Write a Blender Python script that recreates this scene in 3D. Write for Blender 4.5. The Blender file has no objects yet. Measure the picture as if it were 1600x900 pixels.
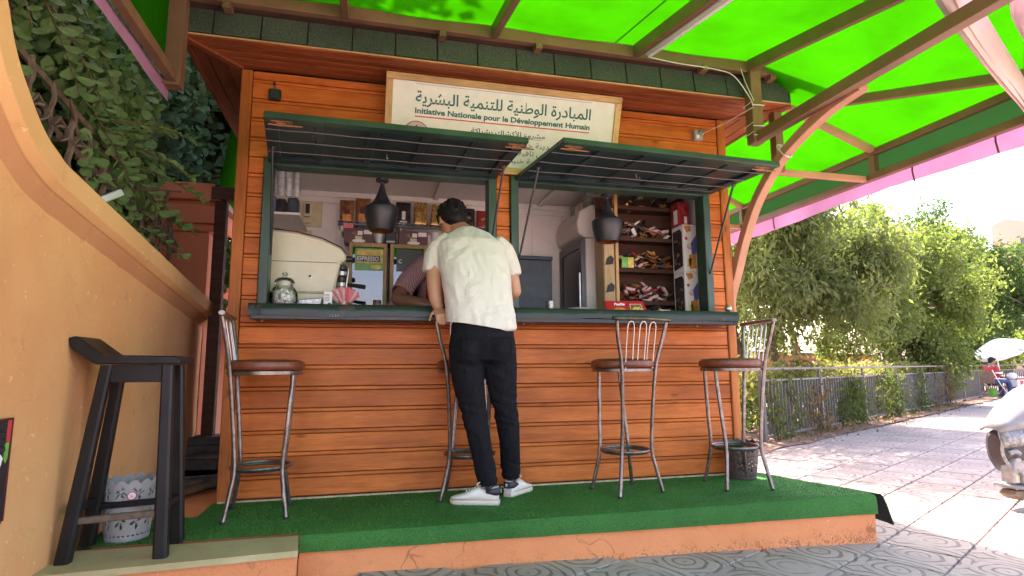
import bpy, bmesh, math, random
from mathutils import Vector as V, Matrix, noise as mnoise
import numpy as np
R = math.radians
random.seed(11); RNG = np.random.default_rng(11)
SC = bpy.context.scene
COL = SC.collection

# ---------------------------------------------------------------- camera, sky, sun, exposure
cam_d = bpy.data.cameras.new('camera'); cam = bpy.data.objects.new('camera', cam_d); COL.objects.link(cam)
yaw, pitch, roll = R(13.915), R(7.704), R(-0.348)
F = V((math.sin(yaw)*math.cos(pitch), math.cos(yaw)*math.cos(pitch), math.sin(pitch)))
Rt = V((math.cos(yaw), -math.sin(yaw), 0)); Up = Rt.cross(F)
R2 = Rt*math.cos(roll) + Up*math.sin(roll); U2 = R2.cross(F)
cam.matrix_world = Matrix(((R2.x, U2.x, -F.x, 0), (R2.y, U2.y, -F.y, 0), (R2.z, U2.z, -F.z, 1.10), (0, 0, 0, 1)))
cam_d.sensor_width = 36; cam_d.lens = 907.8/1600*36; cam_d.clip_start = 0.05; cam_d.clip_end = 2000
SC.camera = cam

SUN_EL, SUN_AZ = 53.0, 8.0            # azimuth clockwise from +y: the sun stands behind the kiosk, a little to the right
SUN_DIR = V((math.sin(R(SUN_AZ))*math.cos(R(SUN_EL)), math.cos(R(SUN_AZ))*math.cos(R(SUN_EL)), math.sin(R(SUN_EL))))
W = bpy.data.worlds.new('World'); SC.world = W; W.use_nodes = True
nt = W.node_tree; nt.nodes.clear()
sky = nt.nodes.new('ShaderNodeTexSky'); sky.sky_type = 'NISHITA'; sky.sun_disc = False
sky.sun_elevation = R(SUN_EL); sky.sun_rotation = R(SUN_AZ); sky.air_density = 1.0; sky.dust_density = 3.0; sky.ozone_density = 1.0
bg = nt.nodes.new('ShaderNodeBackground'); bg.inputs['Strength'].default_value = 0.15
wo = nt.nodes.new('ShaderNodeOutputWorld')
nt.links.new(sky.outputs[0], bg.inputs[0]); nt.links.new(bg.outputs[0], wo.inputs[0])
sl = bpy.data.lights.new('sun', 'SUN'); sl.energy = 4.2; sl.angle = R(0.53); sl.color = (1, 0.95, 0.87)
sun = bpy.data.objects.new('sun', sl); COL.objects.link(sun)
sun.rotation_euler = SUN_DIR.to_track_quat('Z', 'Y').to_euler()
SC.view_settings.view_transform = 'Standard'; SC.view_settings.look = 'None'
SC.view_settings.exposure = 2.92; SC.view_settings.gamma = 1.0; SC.view_settings.use_curve_mapping = False
SC.view_settings.use_white_balance = True; SC.view_settings.white_balance_temperature = 7000; SC.view_settings.white_balance_tint = 31
SC.cycles.max_bounces = 10; SC.cycles.diffuse_bounces = 6; SC.cycles.transparent_max_bounces = 12
SC.cycles.use_denoising = True

# ---------------------------------------------------------------- materials
MATS = {}
class NB:
    def __init__(s, name):
        s.m = bpy.data.materials.new(name); s.m.use_nodes = True; s.t = s.m.node_tree; s.t.nodes.clear()
        s.out = s.n('ShaderNodeOutputMaterial'); MATS[name] = s.m
    def n(s, ty, **kw):
        o = s.t.nodes.new(ty)
        for k, v in kw.items(): setattr(o, k, v)
        return o
    def l(s, a, b): s.t.links.new(a, b)
    def val(s, sock, v): sock.default_value = v
    def pos(s, scale=(1, 1, 1), rot=(0, 0, 0), rand=0.0, obj=False):
        if obj: src = s.n('ShaderNodeTexCoord').outputs['Object']
        else: src = s.n('ShaderNodeNewGeometry').outputs['Position']
        mp = s.n('ShaderNodeMapping'); mp.inputs['Scale'].default_value = scale; mp.inputs['Rotation'].default_value = rot
        if rand:
            oi = s.n('ShaderNodeObjectInfo'); mu = s.n('ShaderNodeMath', operation='MULTIPLY'); mu.inputs[1].default_value = rand
            s.l(oi.outputs['Random'], mu.inputs[0])
            ad = s.n('ShaderNodeVectorMath', operation='ADD'); s.l(src, ad.inputs[0]); s.l(mu.outputs[0], ad.inputs[1]); src = ad.outputs[0]
        s.l(src, mp.inputs[0]); return mp.outputs[0]
    def noise(s, vec, scale, detail=4, rough=0.55, dist=0.0):
        o = s.n('ShaderNodeTexNoise'); s.l(vec, o.inputs['Vector']); o.inputs['Scale'].default_value = scale
        o.inputs['Detail'].default_value = detail; o.inputs['Roughness'].default_value = rough; o.inputs['Distortion'].default_value = dist
        return o.outputs['Fac']
    def ramp(s, fac, stops):
        o = s.n('ShaderNodeValToRGB'); e = o.color_ramp.elements
        while len(e) < len(stops): e.new(0.5)
        for k, (p, c) in enumerate(stops):
            e[k].position = p; e[k].color = (*c, 1) if len(c) == 3 else c
        s.l(fac, o.inputs[0]); return o.outputs['Color']
    def mix(s, fac, a, b, mode='MIX'):
        o = s.n('ShaderNodeMix', data_type='RGBA', blend_type=mode)
        for sock, v in ((o.inputs[0], fac), (o.inputs[6], a), (o.inputs[7], b)):
            if isinstance(v, (int, float)): sock.default_value = v
            elif isinstance(v, tuple): sock.default_value = (*v, 1) if len(v) == 3 else v
            else: s.l(v, sock)
        return o.outputs[2]
    def math(s, op, a, b=None):
        o = s.n('ShaderNodeMath', operation=op)
        for sock, v in ((o.inputs[0], a), (o.inputs[1], b)):
            if v is None: continue
            if isinstance(v, (int, float)): sock.default_value = v
            else: s.l(v, sock)
        return o.outputs[0]
    def bump(s, h, strength=0.3, dist=0.01):
        o = s.n('ShaderNodeBump'); o.inputs['Strength'].default_value = strength; o.inputs['Distance'].default_value = dist
        s.l(h, o.inputs['Height']); return o.outputs[0]
    def principled(s, col, rough=0.6, metal=0.0, normal=None, spec=None, link=True, **kw):
        p = s.n('ShaderNodeBsdfPrincipled')
        for sock, v in ((p.inputs['Base Color'], col), (p.inputs['Roughness'], rough), (p.inputs['Metallic'], metal)):
            if isinstance(v, (int, float)): sock.default_value = v
            elif isinstance(v, tuple): sock.default_value = (*v, 1)
            else: s.l(v, sock)
        if spec is not None: p.inputs['Specular IOR Level'].default_value = spec
        if normal: s.l(normal, p.inputs['Normal'])
        for k, v in kw.items(): p.inputs[k].default_value = v
        if link: s.l(p.outputs[0], s.out.inputs[0])
        return p

def simple(name, col, rough=0.6, metal=0.0, var=0.15, scale=12, bump=0.08, bscale=60, spec=None, rand=0.0):
    b = NB(name); p = b.pos(rand=rand)
    n = b.noise(p, scale, 5)
    lo = tuple(max(0, c*(1-var)) for c in col); hi = tuple(min(1, c*(1+var)) for c in col)
    c = b.ramp(n, [(0.3, lo), (0.7, hi)])
    nrm = b.bump(b.noise(p, bscale, 3), bump, 0.004) if bump else None
    r = b.ramp(b.noise(p, scale*1.7, 3), [(0.3, (rough*0.85,)*3), (0.7, (min(1, rough*1.15),)*3)])
    b.principled(c, r, metal, nrm, spec); return b.m

def wood(name, dark, mid, light, axis='X', rough=0.45, knots=0.55):
    b = NB(name); st = {'X': (0.9, 13, 13), 'Y': (13, 0.9, 13), 'Z': (13, 13, 0.9)}[axis]
    v = b.pos(st, rand=7.0); base = b.pos((1, 1, 1), rand=7.0)
    g = b.noise(v, 2.2, 6, 0.62, 0.6)
    c = b.ramp(g, [(0.28, dark), (0.5, mid), (0.72, light)])
    fine = b.noise(b.pos(tuple(x*4 for x in st), rand=7.0), 3.0, 3)
    c = b.mix(0.35, c, b.ramp(fine, [(0.35, tuple(x*0.55 for x in mid)), (0.65, light)]))
    oi = b.n('ShaderNodeObjectInfo')
    c = b.mix(1.0, c, b.ramp(oi.outputs['Random'], [(0.0, (0.88, 0.84, 0.82)), (0.5, (1, 1, 1)), (1.0, (1.10, 1.10, 1.08))]), 'MULTIPLY')
    patch = b.noise(base, 1.6, 4)
    c = b.mix(1.0, c, b.ramp(patch, [(0.3, (0.66, 0.60, 0.56)), (0.65, (1.08, 1.08, 1.08))]), 'MULTIPLY')
    if knots:
        vo = b.n('ShaderNodeTexVoronoi'); b.l(b.pos({'X': (2.3, 6, 6), 'Y': (6, 2.3, 6), 'Z': (6, 6, 2.3)}[axis], rand=7.0), vo.inputs['Vector']); vo.inputs['Scale'].default_value = 1.0
        k = b.ramp(vo.outputs['Distance'], [(0.03, (1, 1, 1)), (0.10, (0, 0, 0))])
        c = b.mix(b.math('MULTIPLY', k, knots), c, tuple(x*0.18 for x in dark))
    nrm = b.bump(b.math('ADD', g, fine), 0.18, 0.003)
    b.principled(c, b.ramp(fine, [(0.3, (rough*0.8,)*3), (0.7, (rough*1.3,)*3)]), 0, nrm, 0.25); return b.m

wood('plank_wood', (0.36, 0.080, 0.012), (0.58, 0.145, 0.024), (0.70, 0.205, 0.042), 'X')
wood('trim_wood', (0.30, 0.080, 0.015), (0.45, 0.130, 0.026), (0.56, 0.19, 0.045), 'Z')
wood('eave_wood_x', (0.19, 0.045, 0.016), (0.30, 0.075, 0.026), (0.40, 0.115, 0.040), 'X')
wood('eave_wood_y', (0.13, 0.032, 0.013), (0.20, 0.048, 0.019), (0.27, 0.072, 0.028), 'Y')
wood('pale_wood', (0.42, 0.22, 0.08), (0.60, 0.36, 0.15), (0.72, 0.48, 0.23), 'X', knots=0.3)
wood('pale_wood_z', (0.42, 0.22, 0.08), (0.60, 0.36, 0.15), (0.72, 0.48, 0.23), 'Z', knots=0.3)
wood('cabinet_wood', (0.30, 0.19, 0.08), (0.45, 0.31, 0.15), (0.55, 0.40, 0.22), 'Z', knots=0.2)
wood('dark_shelf_wood', (0.045, 0.020, 0.014), (0.085, 0.040, 0.028), (0.13, 0.065, 0.045), 'X', 0.85, knots=0)
wood('bark', (0.06, 0.038, 0.024), (0.13, 0.085, 0.055), (0.22, 0.15, 0.10), 'Z', 0.85, 0.3)

def plaster(name, a, b2, dirt, scale=1.4, crack=0.0, bump=0.35):
    b = NB(name); p = b.pos(); n1 = b.noise(p, scale, 6, 0.6); n2 = b.noise(p, 9, 5, 0.65); n3 = b.noise(p, 90, 4, 0.6)
    c = b.ramp(n1, [(0.32, a), (0.68, b2)])
    c = b.mix(b.ramp(n2, [(0.60, (0, 0, 0)), (0.78, (0.5, 0.5, 0.5))]), c, dirt)
    c = b.mix(b.ramp(b.noise(p, 28, 4), [(0.66, (0, 0, 0)), (0.74, (0.7, 0.7, 0.7))]), c, tuple(min(1, x*1.35+0.05) for x in b2))
    h = b.math('ADD', b.math('MULTIPLY', n2, 1.2), b.math('MULTIPLY', n3, 0.5))
    if crack:
        vo = b.n('ShaderNodeTexVoronoi', feature='DISTANCE_TO_EDGE')
        wv = b.n('ShaderNodeVectorMath', operation='ADD'); nz = b.n('ShaderNodeTexNoise'); b.l(p, nz.inputs['Vector']); nz.inputs['Scale'].default_value = 6
        sc = b.n('ShaderNodeVectorMath', operation='SCALE'); sc.inputs['Scale'].default_value = 0.35; b.l(nz.outputs['Color'], sc.inputs[0])
        b.l(p, wv.inputs[0]); b.l(sc.outputs[0], wv.inputs[1]); b.l(wv.outputs[0], vo.inputs['Vector']); vo.inputs['Scale'].default_value = 3.2
        k = b.ramp(vo.outputs['Distance'], [(0.0, (1, 1, 1)), (0.022, (0, 0, 0))])
        k = b.math('MULTIPLY', k, b.ramp(b.noise(p, 2.6, 2), [(0.50, (0, 0, 0)), (0.60, (1, 1, 1))]))
        c = b.mix(b.math('MULTIPLY', k, crack), c, tuple(x*0.3 for x in dirt))
        sep = b.n('ShaderNodeSeparateXYZ'); b.l(p, sep.inputs[0])
        low = b.ramp(b.math('ADD', sep.outputs['Z'], b.math('MULTIPLY', b.noise(p, 16, 4), 0.16)), [(0.10, (1, 1, 1)), (0.17, (0, 0, 0))])
        spots = b.ramp(b.noise(p, 85, 4), [(0.50, (0, 0, 0)), (0.60, (1, 1, 1))])
        c = b.mix(b.math('MULTIPLY', b.math('MULTIPLY', low, spots), 0.7), c, (0.10, 0.055, 0.035))
    b.principled(c, 0.85, 0, b.bump(h, bump, 0.012), 0.25); return b.m
plaster('orange_plaster', (0.68, 0.305, 0.120), (0.74, 0.395, 0.165), (0.48, 0.19, 0.08), crack=0.12)
plaster('platform_plaster', (0.70, 0.235, 0.085), (0.78, 0.29, 0.11), (0.46, 0.15, 0.07), 2.0, crack=0.55, bump=0.6)
plaster('cap_plaster', (0.68, 0.36, 0.14), (0.74, 0.43, 0.18), (0.40, 0.19, 0.08))
plaster('red_plaster', (0.50, 0.15, 0.07), (0.58, 0.20, 0.10), (0.32, 0.10, 0.055))
plaster('moulding_plaster', (0.50, 0.22, 0.095), (0.58, 0.28, 0.12), (0.40, 0.16, 0.07))
plaster('pink_plaster', (0.62, 0.40, 0.27), (0.70, 0.47, 0.33), (0.45, 0.28, 0.19))
plaster('ledge_paint', (0.40, 0.31, 0.15), (0.50, 0.41, 0.21), (0.26, 0.18, 0.08), 3)
plaster('far_plaster', (0.52, 0.30, 0.20), (0.60, 0.37, 0.26), (0.42, 0.25, 0.17), 0.2)
plaster('soil', (0.13, 0.075, 0.048), (0.24, 0.15, 0.10), (0.07, 0.04, 0.025), 3)

simple('interior_wall', (0.82, 0.77, 0.74), 0.55, var=0.05)
simple('interior_ceiling', (0.72, 0.67, 0.65), 0.6, var=0.05)
simple('dark_floor', (0.12, 0.10, 0.09), 0.6)
simple('green_paint', (0.022, 0.058, 0.038), 0.38, var=0.35, scale=5, bump=0.12)
simple('shutter_paint', (0.016, 0.030, 0.034), 0.32, var=0.3, scale=4, bump=0.1)
simple('frame_brown', (0.21, 0.105, 0.058), 0.5, var=0.18, scale=5)
simple('brace_brown', (0.46, 0.22, 0.13), 0.5, var=0.15, scale=5)
simple('black_metal', (0.014, 0.015, 0.017), 0.38, var=0.2)
simple('lamp_black', (0.020, 0.022, 0.026), 0.42, var=0.2, bump=0.03)
simple('lamp_gold', (0.60, 0.24, 0.06), 0.35, 0.8)
simple('chrome_dark', (0.20, 0.165, 0.145), 0.36, 0.85, var=0.35, scale=30, bump=0.1, bscale=160)
simple('seat_leather', (0.17, 0.045, 0.020), 0.4, var=0.3, scale=25, bump=0.3, bscale=70)
simple('rubber', (0.02, 0.02, 0.02), 0.7)
simple('black_wood', (0.011, 0.010, 0.010), 0.42, var=0.3, scale=6, bump=0.15, spec=0.3)
simple('worn_edge', (0.13, 0.09, 0.06), 0.6, var=0.4, scale=25)
simple('steel', (0.42, 0.40, 0.38), 0.35, 0.85, var=0.1, bump=0.03)
simple('rust', (0.28, 0.13, 0.06), 0.6, 0.3, var=0.4, scale=40)
simple('white_plastic', (0.78, 0.76, 0.72), 0.4, var=0.04)
simple('wire_white', (0.62, 0.60, 0.55), 0.5)
simple('grey_plastic', (0.32, 0.305, 0.285), 0.6, var=0.08)
simple('brown_plastic', (0.07, 0.045, 0.04), 0.5, var=0.2)
simple('machine_cream', (0.66, 0.60, 0.42), 0.32, var=0.05, bump=0.02)
simple('fridge_grey', (0.52, 0.46, 0.42), 0.38, var=0.1, scale=3, bump=0.02)
simple('fridge_inside', (0.40, 0.36, 0.30), 0.6)
simple('navy_panel', (0.030, 0.050, 0.070), 0.5, var=0.2)
simple('cream_card', (0.62, 0.55, 0.36), 0.6)
simple('white_card', (0.76, 0.74, 0.72), 0.5, var=0.05)
simple('black_card', (0.025, 0.022, 0.024), 0.35)
simple('gold_foil', (0.50, 0.33, 0.10), 0.28, 0.6, var=0.35, scale=30, bump=0.5, bscale=35)
simple('brown_foil', (0.26, 0.11, 0.045), 0.32, 0.2, var=0.6, scale=24, bump=0.5, bscale=30)
simple('black_foil', (0.03, 0.026, 0.028), 0.28, 0.0, var=0.3, bump=0.5, bscale=35)
simple('red_foil', (0.30, 0.03, 0.03), 0.3, 0.0, var=0.5, scale=25, bump=0.4, bscale=35)
simple('maroon_card', (0.10, 0.022, 0.022), 0.35, var=0.3)
simple('red_card', (0.50, 0.025, 0.025), 0.3, var=0.15)
simple('blue_card', (0.10, 0.13, 0.38), 0.4)
simple('orange_card', (0.62, 0.25, 0.06), 0.4, var=0.4, scale=40)
simple('yellow_card', (0.62, 0.47, 0.10), 0.4, var=0.3, scale=30)
simple('green_card', (0.13, 0.38, 0.06), 0.4, var=0.3, scale=30)
simple('pink_card', (0.68, 0.17, 0.19), 0.45, var=0.1)
simple('pale_pink', (0.62, 0.42, 0.40), 0.45, var=0.2, scale=50)
simple('sugar', (0.82, 0.80, 0.74), 0.6)
simple('tin_grey', (0.30, 0.30, 0.28), 0.35, 0.7, var=0.5, scale=70)
simple('copper_jar', (0.30, 0.10, 0.06), 0.3, 0.2, var=0.5, scale=50)
simple('cable', (0.02, 0.02, 0.02), 0.5)
simple('paper_white', (0.72, 0.70, 0.66), 0.7, var=0.06)
simple('teal_ink', (0.0, 0.115, 0.115), 0.6, var=0.1)
simple('dark_ink', (0.04, 0.05, 0.06), 0.6, var=0.1)
simple('red_ink', (0.58, 0.05, 0.05), 0.6, var=0.1)
simple('pink_ink', (0.60, 0.38, 0.42), 0.6)
simple('white_ink', (0.8, 0.8, 0.78), 0.6, var=0.02)
simple('skin', (0.48, 0.235, 0.135), 0.5, var=0.10, scale=14, bump=0.05)
simple('skin_dark', (0.24, 0.105, 0.06), 0.5, var=0.10, scale=14, bump=0.05)
simple('hair_black', (0.010, 0.008, 0.008), 0.65, var=0.5, scale=60, bump=1.0, bscale=130, spec=0.25)
simple('shoe_white', (0.74, 0.69, 0.60), 0.5, var=0.06)
simple('shoe_sole', (0.66, 0.57, 0.45), 0.6, var=0.08)
simple('shoe_black', (0.022, 0.022, 0.026), 0.5)
simple('apron_red', (0.27, 0.012, 0.022), 0.8, var=0.2)
simple('fence_grey', (0.125, 0.118, 0.108), 0.5, var=0.2)
simple('umbrella_white', (0.80, 0.78, 0.72), 0.7)
simple('jeans_blue', (0.035, 0.06, 0.13), 0.8)
simple('shirt_red', (0.36, 0.03, 0.03), 0.8)
simple('scooter_white', (0.22, 0.21, 0.20), 0.4, var=0.12)
simple('scooter_dark', (0.035, 0.03, 0.033), 0.35, var=0.2)
simple('scooter_silver', (0.27, 0.25, 0.23), 0.4, 0.3, var=0.35, scale=18)
simple('scooter_lip', (0.24, 0.23, 0.21), 0.4, 0.2, var=0.6, scale=45)  # strong tone mottle puts the lip's reflections into its colour
simple('debris', (0.07, 0.055, 0.048), 0.8, var=0.4)
simple('scrap_wood', (0.17, 0.11, 0.065), 0.8, var=0.3)
simple('iron_rust', (0.13, 0.085, 0.06), 0.75, 0.1, var=0.4, scale=20, bump=0.3)
simple('bead_cream', (0.60, 0.45, 0.26), 0.7, var=0.25, scale=20)

def fabric(name, diff, trans, amount, var=0.12, sc=3.0, spots=False):
    b = NB(name); p = b.pos(); n = b.noise(p, sc, 5)
    d = b.n('ShaderNodeBsdfDiffuse'); t = b.n('ShaderNodeBsdfTranslucent'); mx = b.n('ShaderNodeMixShader'); mx.inputs[0].default_value = amount
    lo, hi = (1-var,)*3, (1+var,)*3
    f = b.ramp(n, [(0.3, lo), (0.7, hi)])
    if spots:
        f = b.mix(b.ramp(b.noise(p, 55, 2), [(0.70, (0, 0, 0)), (0.74, (0.6, 0.6, 0.6))]), f, (0.35, 0.35, 0.3))
    b.l(b.mix(1.0, f, diff, 'MULTIPLY'), d.inputs[0]); b.l(b.mix(1.0, f, trans, 'MULTIPLY'), t.inputs[0])
    nr = b.bump(n, 0.4, 0.03); b.l(nr, d.inputs['Normal'])
    b.l(d.outputs[0], mx.inputs[1]); b.l(t.outputs[0], mx.inputs[2]); b.l(mx.outputs[0], b.out.inputs[0]); return b.m
fabric('green_fabric', (0.012, 0.20, 0.006), (0.005, 0.150, 0.0), 0.55, 0.20, 2.2, True)
fabric('green_strip', (0.03, 0.15, 0.04), (0.02, 0.09, 0.02), 0.4, 0.08, 1.2)
fabric('pink_fabric', (0.60, 0.30, 0.46), (0.50, 0.22, 0.38), 0.4, 0.10, 4)
fabric('pale_pink_fabric', (0.76, 0.52, 0.52), (0.55, 0.34, 0.36), 0.3, 0.10, 5)

def cloth(name, col, var=0.1, wr=0.5, sc=9, rough=0.9):
    b = NB(name); p = b.pos((1, 1, 0.45)); n = b.noise(p, sc, 3, 0.5, 1.2); fine = b.noise(b.pos(), 240, 2)
    c = b.ramp(n, [(0.3, tuple(x*(1-var) for x in col)), (0.7, tuple(min(1, x*(1+var)) for x in col))])
    h = b.math('ADD', n, b.math('MULTIPLY', fine, 0.06))
    b.principled(c, rough, 0, b.bump(h, wr, 0.02), 0.2, **{'Sheen Weight': 0.15 if col[0] > 0.1 else 0.0}); return b.m
cloth('white_tshirt', (0.62, 0.575, 0.50), 0.03, 0.9, 8)
cloth('black_jeans', (0.007, 0.007, 0.009), 0.3, 0.8, 14)

def plaid():
    b = NB('plaid_cloth'); p = b.pos(obj=True)
    def chk(s, rot):
        w = b.n('ShaderNodeTexWave', wave_type='BANDS', bands_direction='X'); b.l(b.pos((s, s, s), rot), w.inputs[0]); w.inputs['Scale'].default_value = 1
        return b.ramp(w.outputs['Fac'], [(0.76, (0, 0, 0)), (0.84, (1, 1, 1))])
    f = b.math('MAXIMUM', b.math('MULTIPLY', chk(34, (0.3, 0, 0.5)), 0.75), b.math('MULTIPLY', chk(34, (0.2, 1.2, 0.2)), 0.75))
    b.principled(b.mix(f, (0.18, 0.018, 0.035), (0.55, 0.42, 0.44)), 0.85, 0, None, 0.2)
plaid()

def leafmat(name, dark, light, trans=0.4, sc=3.0):
    b = NB(name); p = b.pos(rand=5.0); n = b.noise(p, sc, 4, 0.7); n2 = b.noise(p, sc*14, 2)
    c = b.ramp(b.math('ADD', b.math('MULTIPLY', n, 0.6), b.math('MULTIPLY', n2, 0.4)), [(0.34, dark), (0.66, light)])
    pr = b.principled(c, 0.65, 0, None, 0.08, link=False)
    t = b.n('ShaderNodeBsdfTranslucent'); b.l(b.mix(1.0, c, (1.25, 1.5, 0.6), 'MULTIPLY'), t.inputs[0])
    mx = b.n('ShaderNodeMixShader'); mx.inputs[0].default_value = trans
    b.l(pr.outputs[0], mx.inputs[1]); b.l(t.outputs[0], mx.inputs[2]); b.l(mx.outputs[0], b.out.inputs[0])
leafmat('leaf_shrub', (0.075, 0.150, 0.050), (0.190, 0.290, 0.115), 0.25)
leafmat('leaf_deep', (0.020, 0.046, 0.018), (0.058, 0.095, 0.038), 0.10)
leafmat('leaf_drooping', (0.090, 0.112, 0.045), (0.23, 0.26, 0.12), 0.48, 1.2)
leafmat('leaf_bright', (0.080, 0.112, 0.036), (0.190, 0.230, 0.085), 0.45, 1.0)
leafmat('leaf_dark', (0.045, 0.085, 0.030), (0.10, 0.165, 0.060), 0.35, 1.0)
leafmat('leaf_pale', (0.09, 0.14, 0.055), (0.18, 0.24, 0.10), 0.4, 1.0)
leafmat('leaf_dry', (0.13, 0.075, 0.035), (0.28, 0.19, 0.09), 0.3, 2.0)
leafmat('leaf_ivy', (0.050, 0.075, 0.022), (0.13, 0.16, 0.055), 0.35, 2.0)
leafmat('leaf_hedge', (0.13, 0.13, 0.040), (0.30, 0.27, 0.11), 0.35, 1.5)

def turfmat(name, a, b2):
    b = NB(name); p = b.pos(); n = b.noise(p, 130, 3, 0.7); n2 = b.noise(p, 2.0, 4)
    c = b.mix(1.0, b.ramp(n, [(0.3, a), (0.7, b2)]), b.ramp(n2, [(0.3, (0.75, 0.78, 0.75)), (0.7, (1.2, 1.15, 1.1))]), 'MULTIPLY')
    c = b.mix(b.ramp(b.noise(p, 42, 3), [(0.70, (0, 0, 0)), (0.76, (0.35, 0.35, 0.35))]), c, (0.25, 0.25, 0.16))
    b.principled(c, 0.75, 0, b.bump(n, 0.9, 0.006), 0.15)
turfmat('turf', (0.018, 0.105, 0.018), (0.056, 0.22, 0.052))
turfmat('turf_blade', (0.018, 0.115, 0.018), (0.070, 0.26, 0.062))
turfmat('shingle', (0.022, 0.038, 0.026), (0.105, 0.135, 0.105))

def paving(name, joints):
    b = NB(name); rot = (0, 0, -R(28.4)); p = b.pos((1, 1, 1), rot); n2 = b.noise(b.pos(), 1.3, 5); 
    w = b.n('ShaderNodeTexWave', wave_type='RINGS', rings_direction='SPHERICAL', wave_profile='SIN')
    # embossed curls: rings about each tile's own warped centre
    fr = b.n('ShaderNodeVectorMath', operation='FRACTION'); sc = b.n('ShaderNodeVectorMath', operation='SCALE'); sc.inputs['Scale'].default_value = 2.5
    b.l(p, sc.inputs[0]); b.l(sc.outputs[0], fr.inputs[0])
    sub = b.n('ShaderNodeVectorMath', operation='SUBTRACT'); sub.inputs[1].default_value = (0.35, 0.6, 0); b.l(fr.outputs[0], sub.inputs[0])
    flat = b.n('ShaderNodeVectorMath', operation='MULTIPLY'); flat.inputs[1].default_value = (1, 1, 0); b.l(sub.outputs[0], flat.inputs[0])
    b.l(flat.outputs[0], w.inputs['Vector']); w.inputs['Scale'].default_value = 2.1; w.inputs['Distortion'].default_value = 3.4; w.inputs['Detail'].default_value = 0.0; w.inputs['Detail Scale'].default_value = 1.3
    groove = b.ramp(w.outputs['Fac'], [(0.08, (1, 1, 1)), (0.24, (0, 0, 0))])
    gm = b.ramp(b.noise(p, 3.1, 2), [(0.36, (0, 0, 0)), (0.46, (1, 1, 1))])
    groove = b.math('MULTIPLY', groove, gm)
    n = b.noise(b.pos(), 35, 4)
    c = b.ramp(n2, [(0.3, (0.31, 0.262, 0.210)), (0.7, (0.41, 0.355, 0.295))])
    c = b.mix(b.ramp(n, [(0.4, (0, 0, 0)), (0.7, (0.4, 0.4, 0.4))]), c, (0.22, 0.185, 0.16))
    oi = b.n('ShaderNodeObjectInfo'); c = b.mix(1.0, c, b.ramp(oi.outputs['Random'], [(0, (0.9, 0.89, 0.87)), (1, (1.08, 1.06, 1.06))]), 'MULTIPLY')
    c = b.mix(b.math('MULTIPLY', groove, 0.62), c, (0.075, 0.055, 0.042))
    h = b.math('SUBTRACT', b.math('MULTIPLY', n, 0.15), groove)
    if joints:
        sep = b.n('ShaderNodeSeparateXYZ'); b.l(fr.outputs[0], sep.inputs[0])
        def edge(o): return b.math('LESS_THAN', b.math('ABSOLUTE', b.math('SUBTRACT', o, 0.5)), 0.49)
        j = b.math('MULTIPLY', edge(sep.outputs['X']), edge(sep.outputs['Y']))
        c = b.mix(b.math('MULTIPLY', b.math('SUBTRACT', 1.0, j), 0.4), c, (0.07, 0.055, 0.045))
        h = b.math('ADD', h, j)
    b.principled(c, 0.75, 0, b.bump(h, 0.5, 0.006), 0.3)
paving('paving', True); paving('paving_tile', False)
simple('grout', (0.09, 0.075, 0.06), 0.9, var=0.3)

def oilcloth():
    b = NB('oilcloth'); p = b.pos((3.4, 3.4, 3.4)); vo = b.n('ShaderNodeTexVoronoi', feature='F1'); b.l(p, vo.inputs['Vector']); vo.inputs['Scale'].default_value = 1.0; vo.inputs['Randomness'].default_value = 0.75
    sub = b.n('ShaderNodeVectorMath', operation='SUBTRACT'); b.l(p, sub.inputs[0]); b.l(vo.outputs['Position'], sub.inputs[1])
    sep = b.n('ShaderNodeSeparateXYZ'); b.l(sub.outputs[0], sep.inputs[0])
    ang = b.math('ARCTAN2', sep.outputs['Z'], sep.outputs['X'])
    pet = b.math('ABSOLUTE', b.math('SINE', b.math('MULTIPLY', ang, 9)))
    line = b.math('GREATER_THAN', pet, 0.93)
    rad = b.math('MULTIPLY', b.math('LESS_THAN', vo.outputs['Distance'], 0.20), b.math('GREATER_THAN', vo.outputs['Distance'], 0.05))
    m = b.math('MULTIPLY', b.math('MULTIPLY', line, rad), 0.35)
    c = b.mix(m, (0.022, 0.034, 0.026), (0.40, 0.40, 0.37))
    leafm = b.ramp(b.noise(b.pos(), 9, 2), [(0.66, (0, 0, 0)), (0.68, (0.4, 0.4, 0.4))])
    c = b.mix(leafm, c, (0.13, 0.075, 0.055))
    b.principled(c, 0.30, 0, b.bump(b.noise(b.pos(), 7, 3), 0.35, 0.02), 0.3)
oilcloth()

def glass(name, tint=(0.9, 0.92, 0.9), rough=0.02, mixv=0.25):
    b = NB(name); g = b.n('ShaderNodeBsdfGlossy'); g.inputs['Roughness'].default_value = rough
    t = b.n('ShaderNodeBsdfTransparent'); t.inputs[0].default_value = (*tint, 1)
    fz = b.n('ShaderNodeFresnel'); fz.inputs[0].default_value = 1.45
    mx = b.n('ShaderNodeMixShader'); b.l(b.math('MINIMUM', b.math('ADD', fz.outputs[0], mixv*0.2), 1.0), mx.inputs[0])
    b.l(t.outputs[0], mx.inputs[1]); b.l(g.outputs[0], mx.inputs[2]); b.l(mx.outputs[0], b.out.inputs[0])
glass('clear_glass'); glass('door_glass', (0.55, 0.55, 0.55)); glass('plastic_film', (0.80, 0.82, 0.84), 0.15, 1.0)
simple('window_dark', (0.03, 0.035, 0.045), 0.15)
simple('cup_plastic', (0.60, 0.62, 0.64), 0.25, var=0.3, scale=30)
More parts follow.
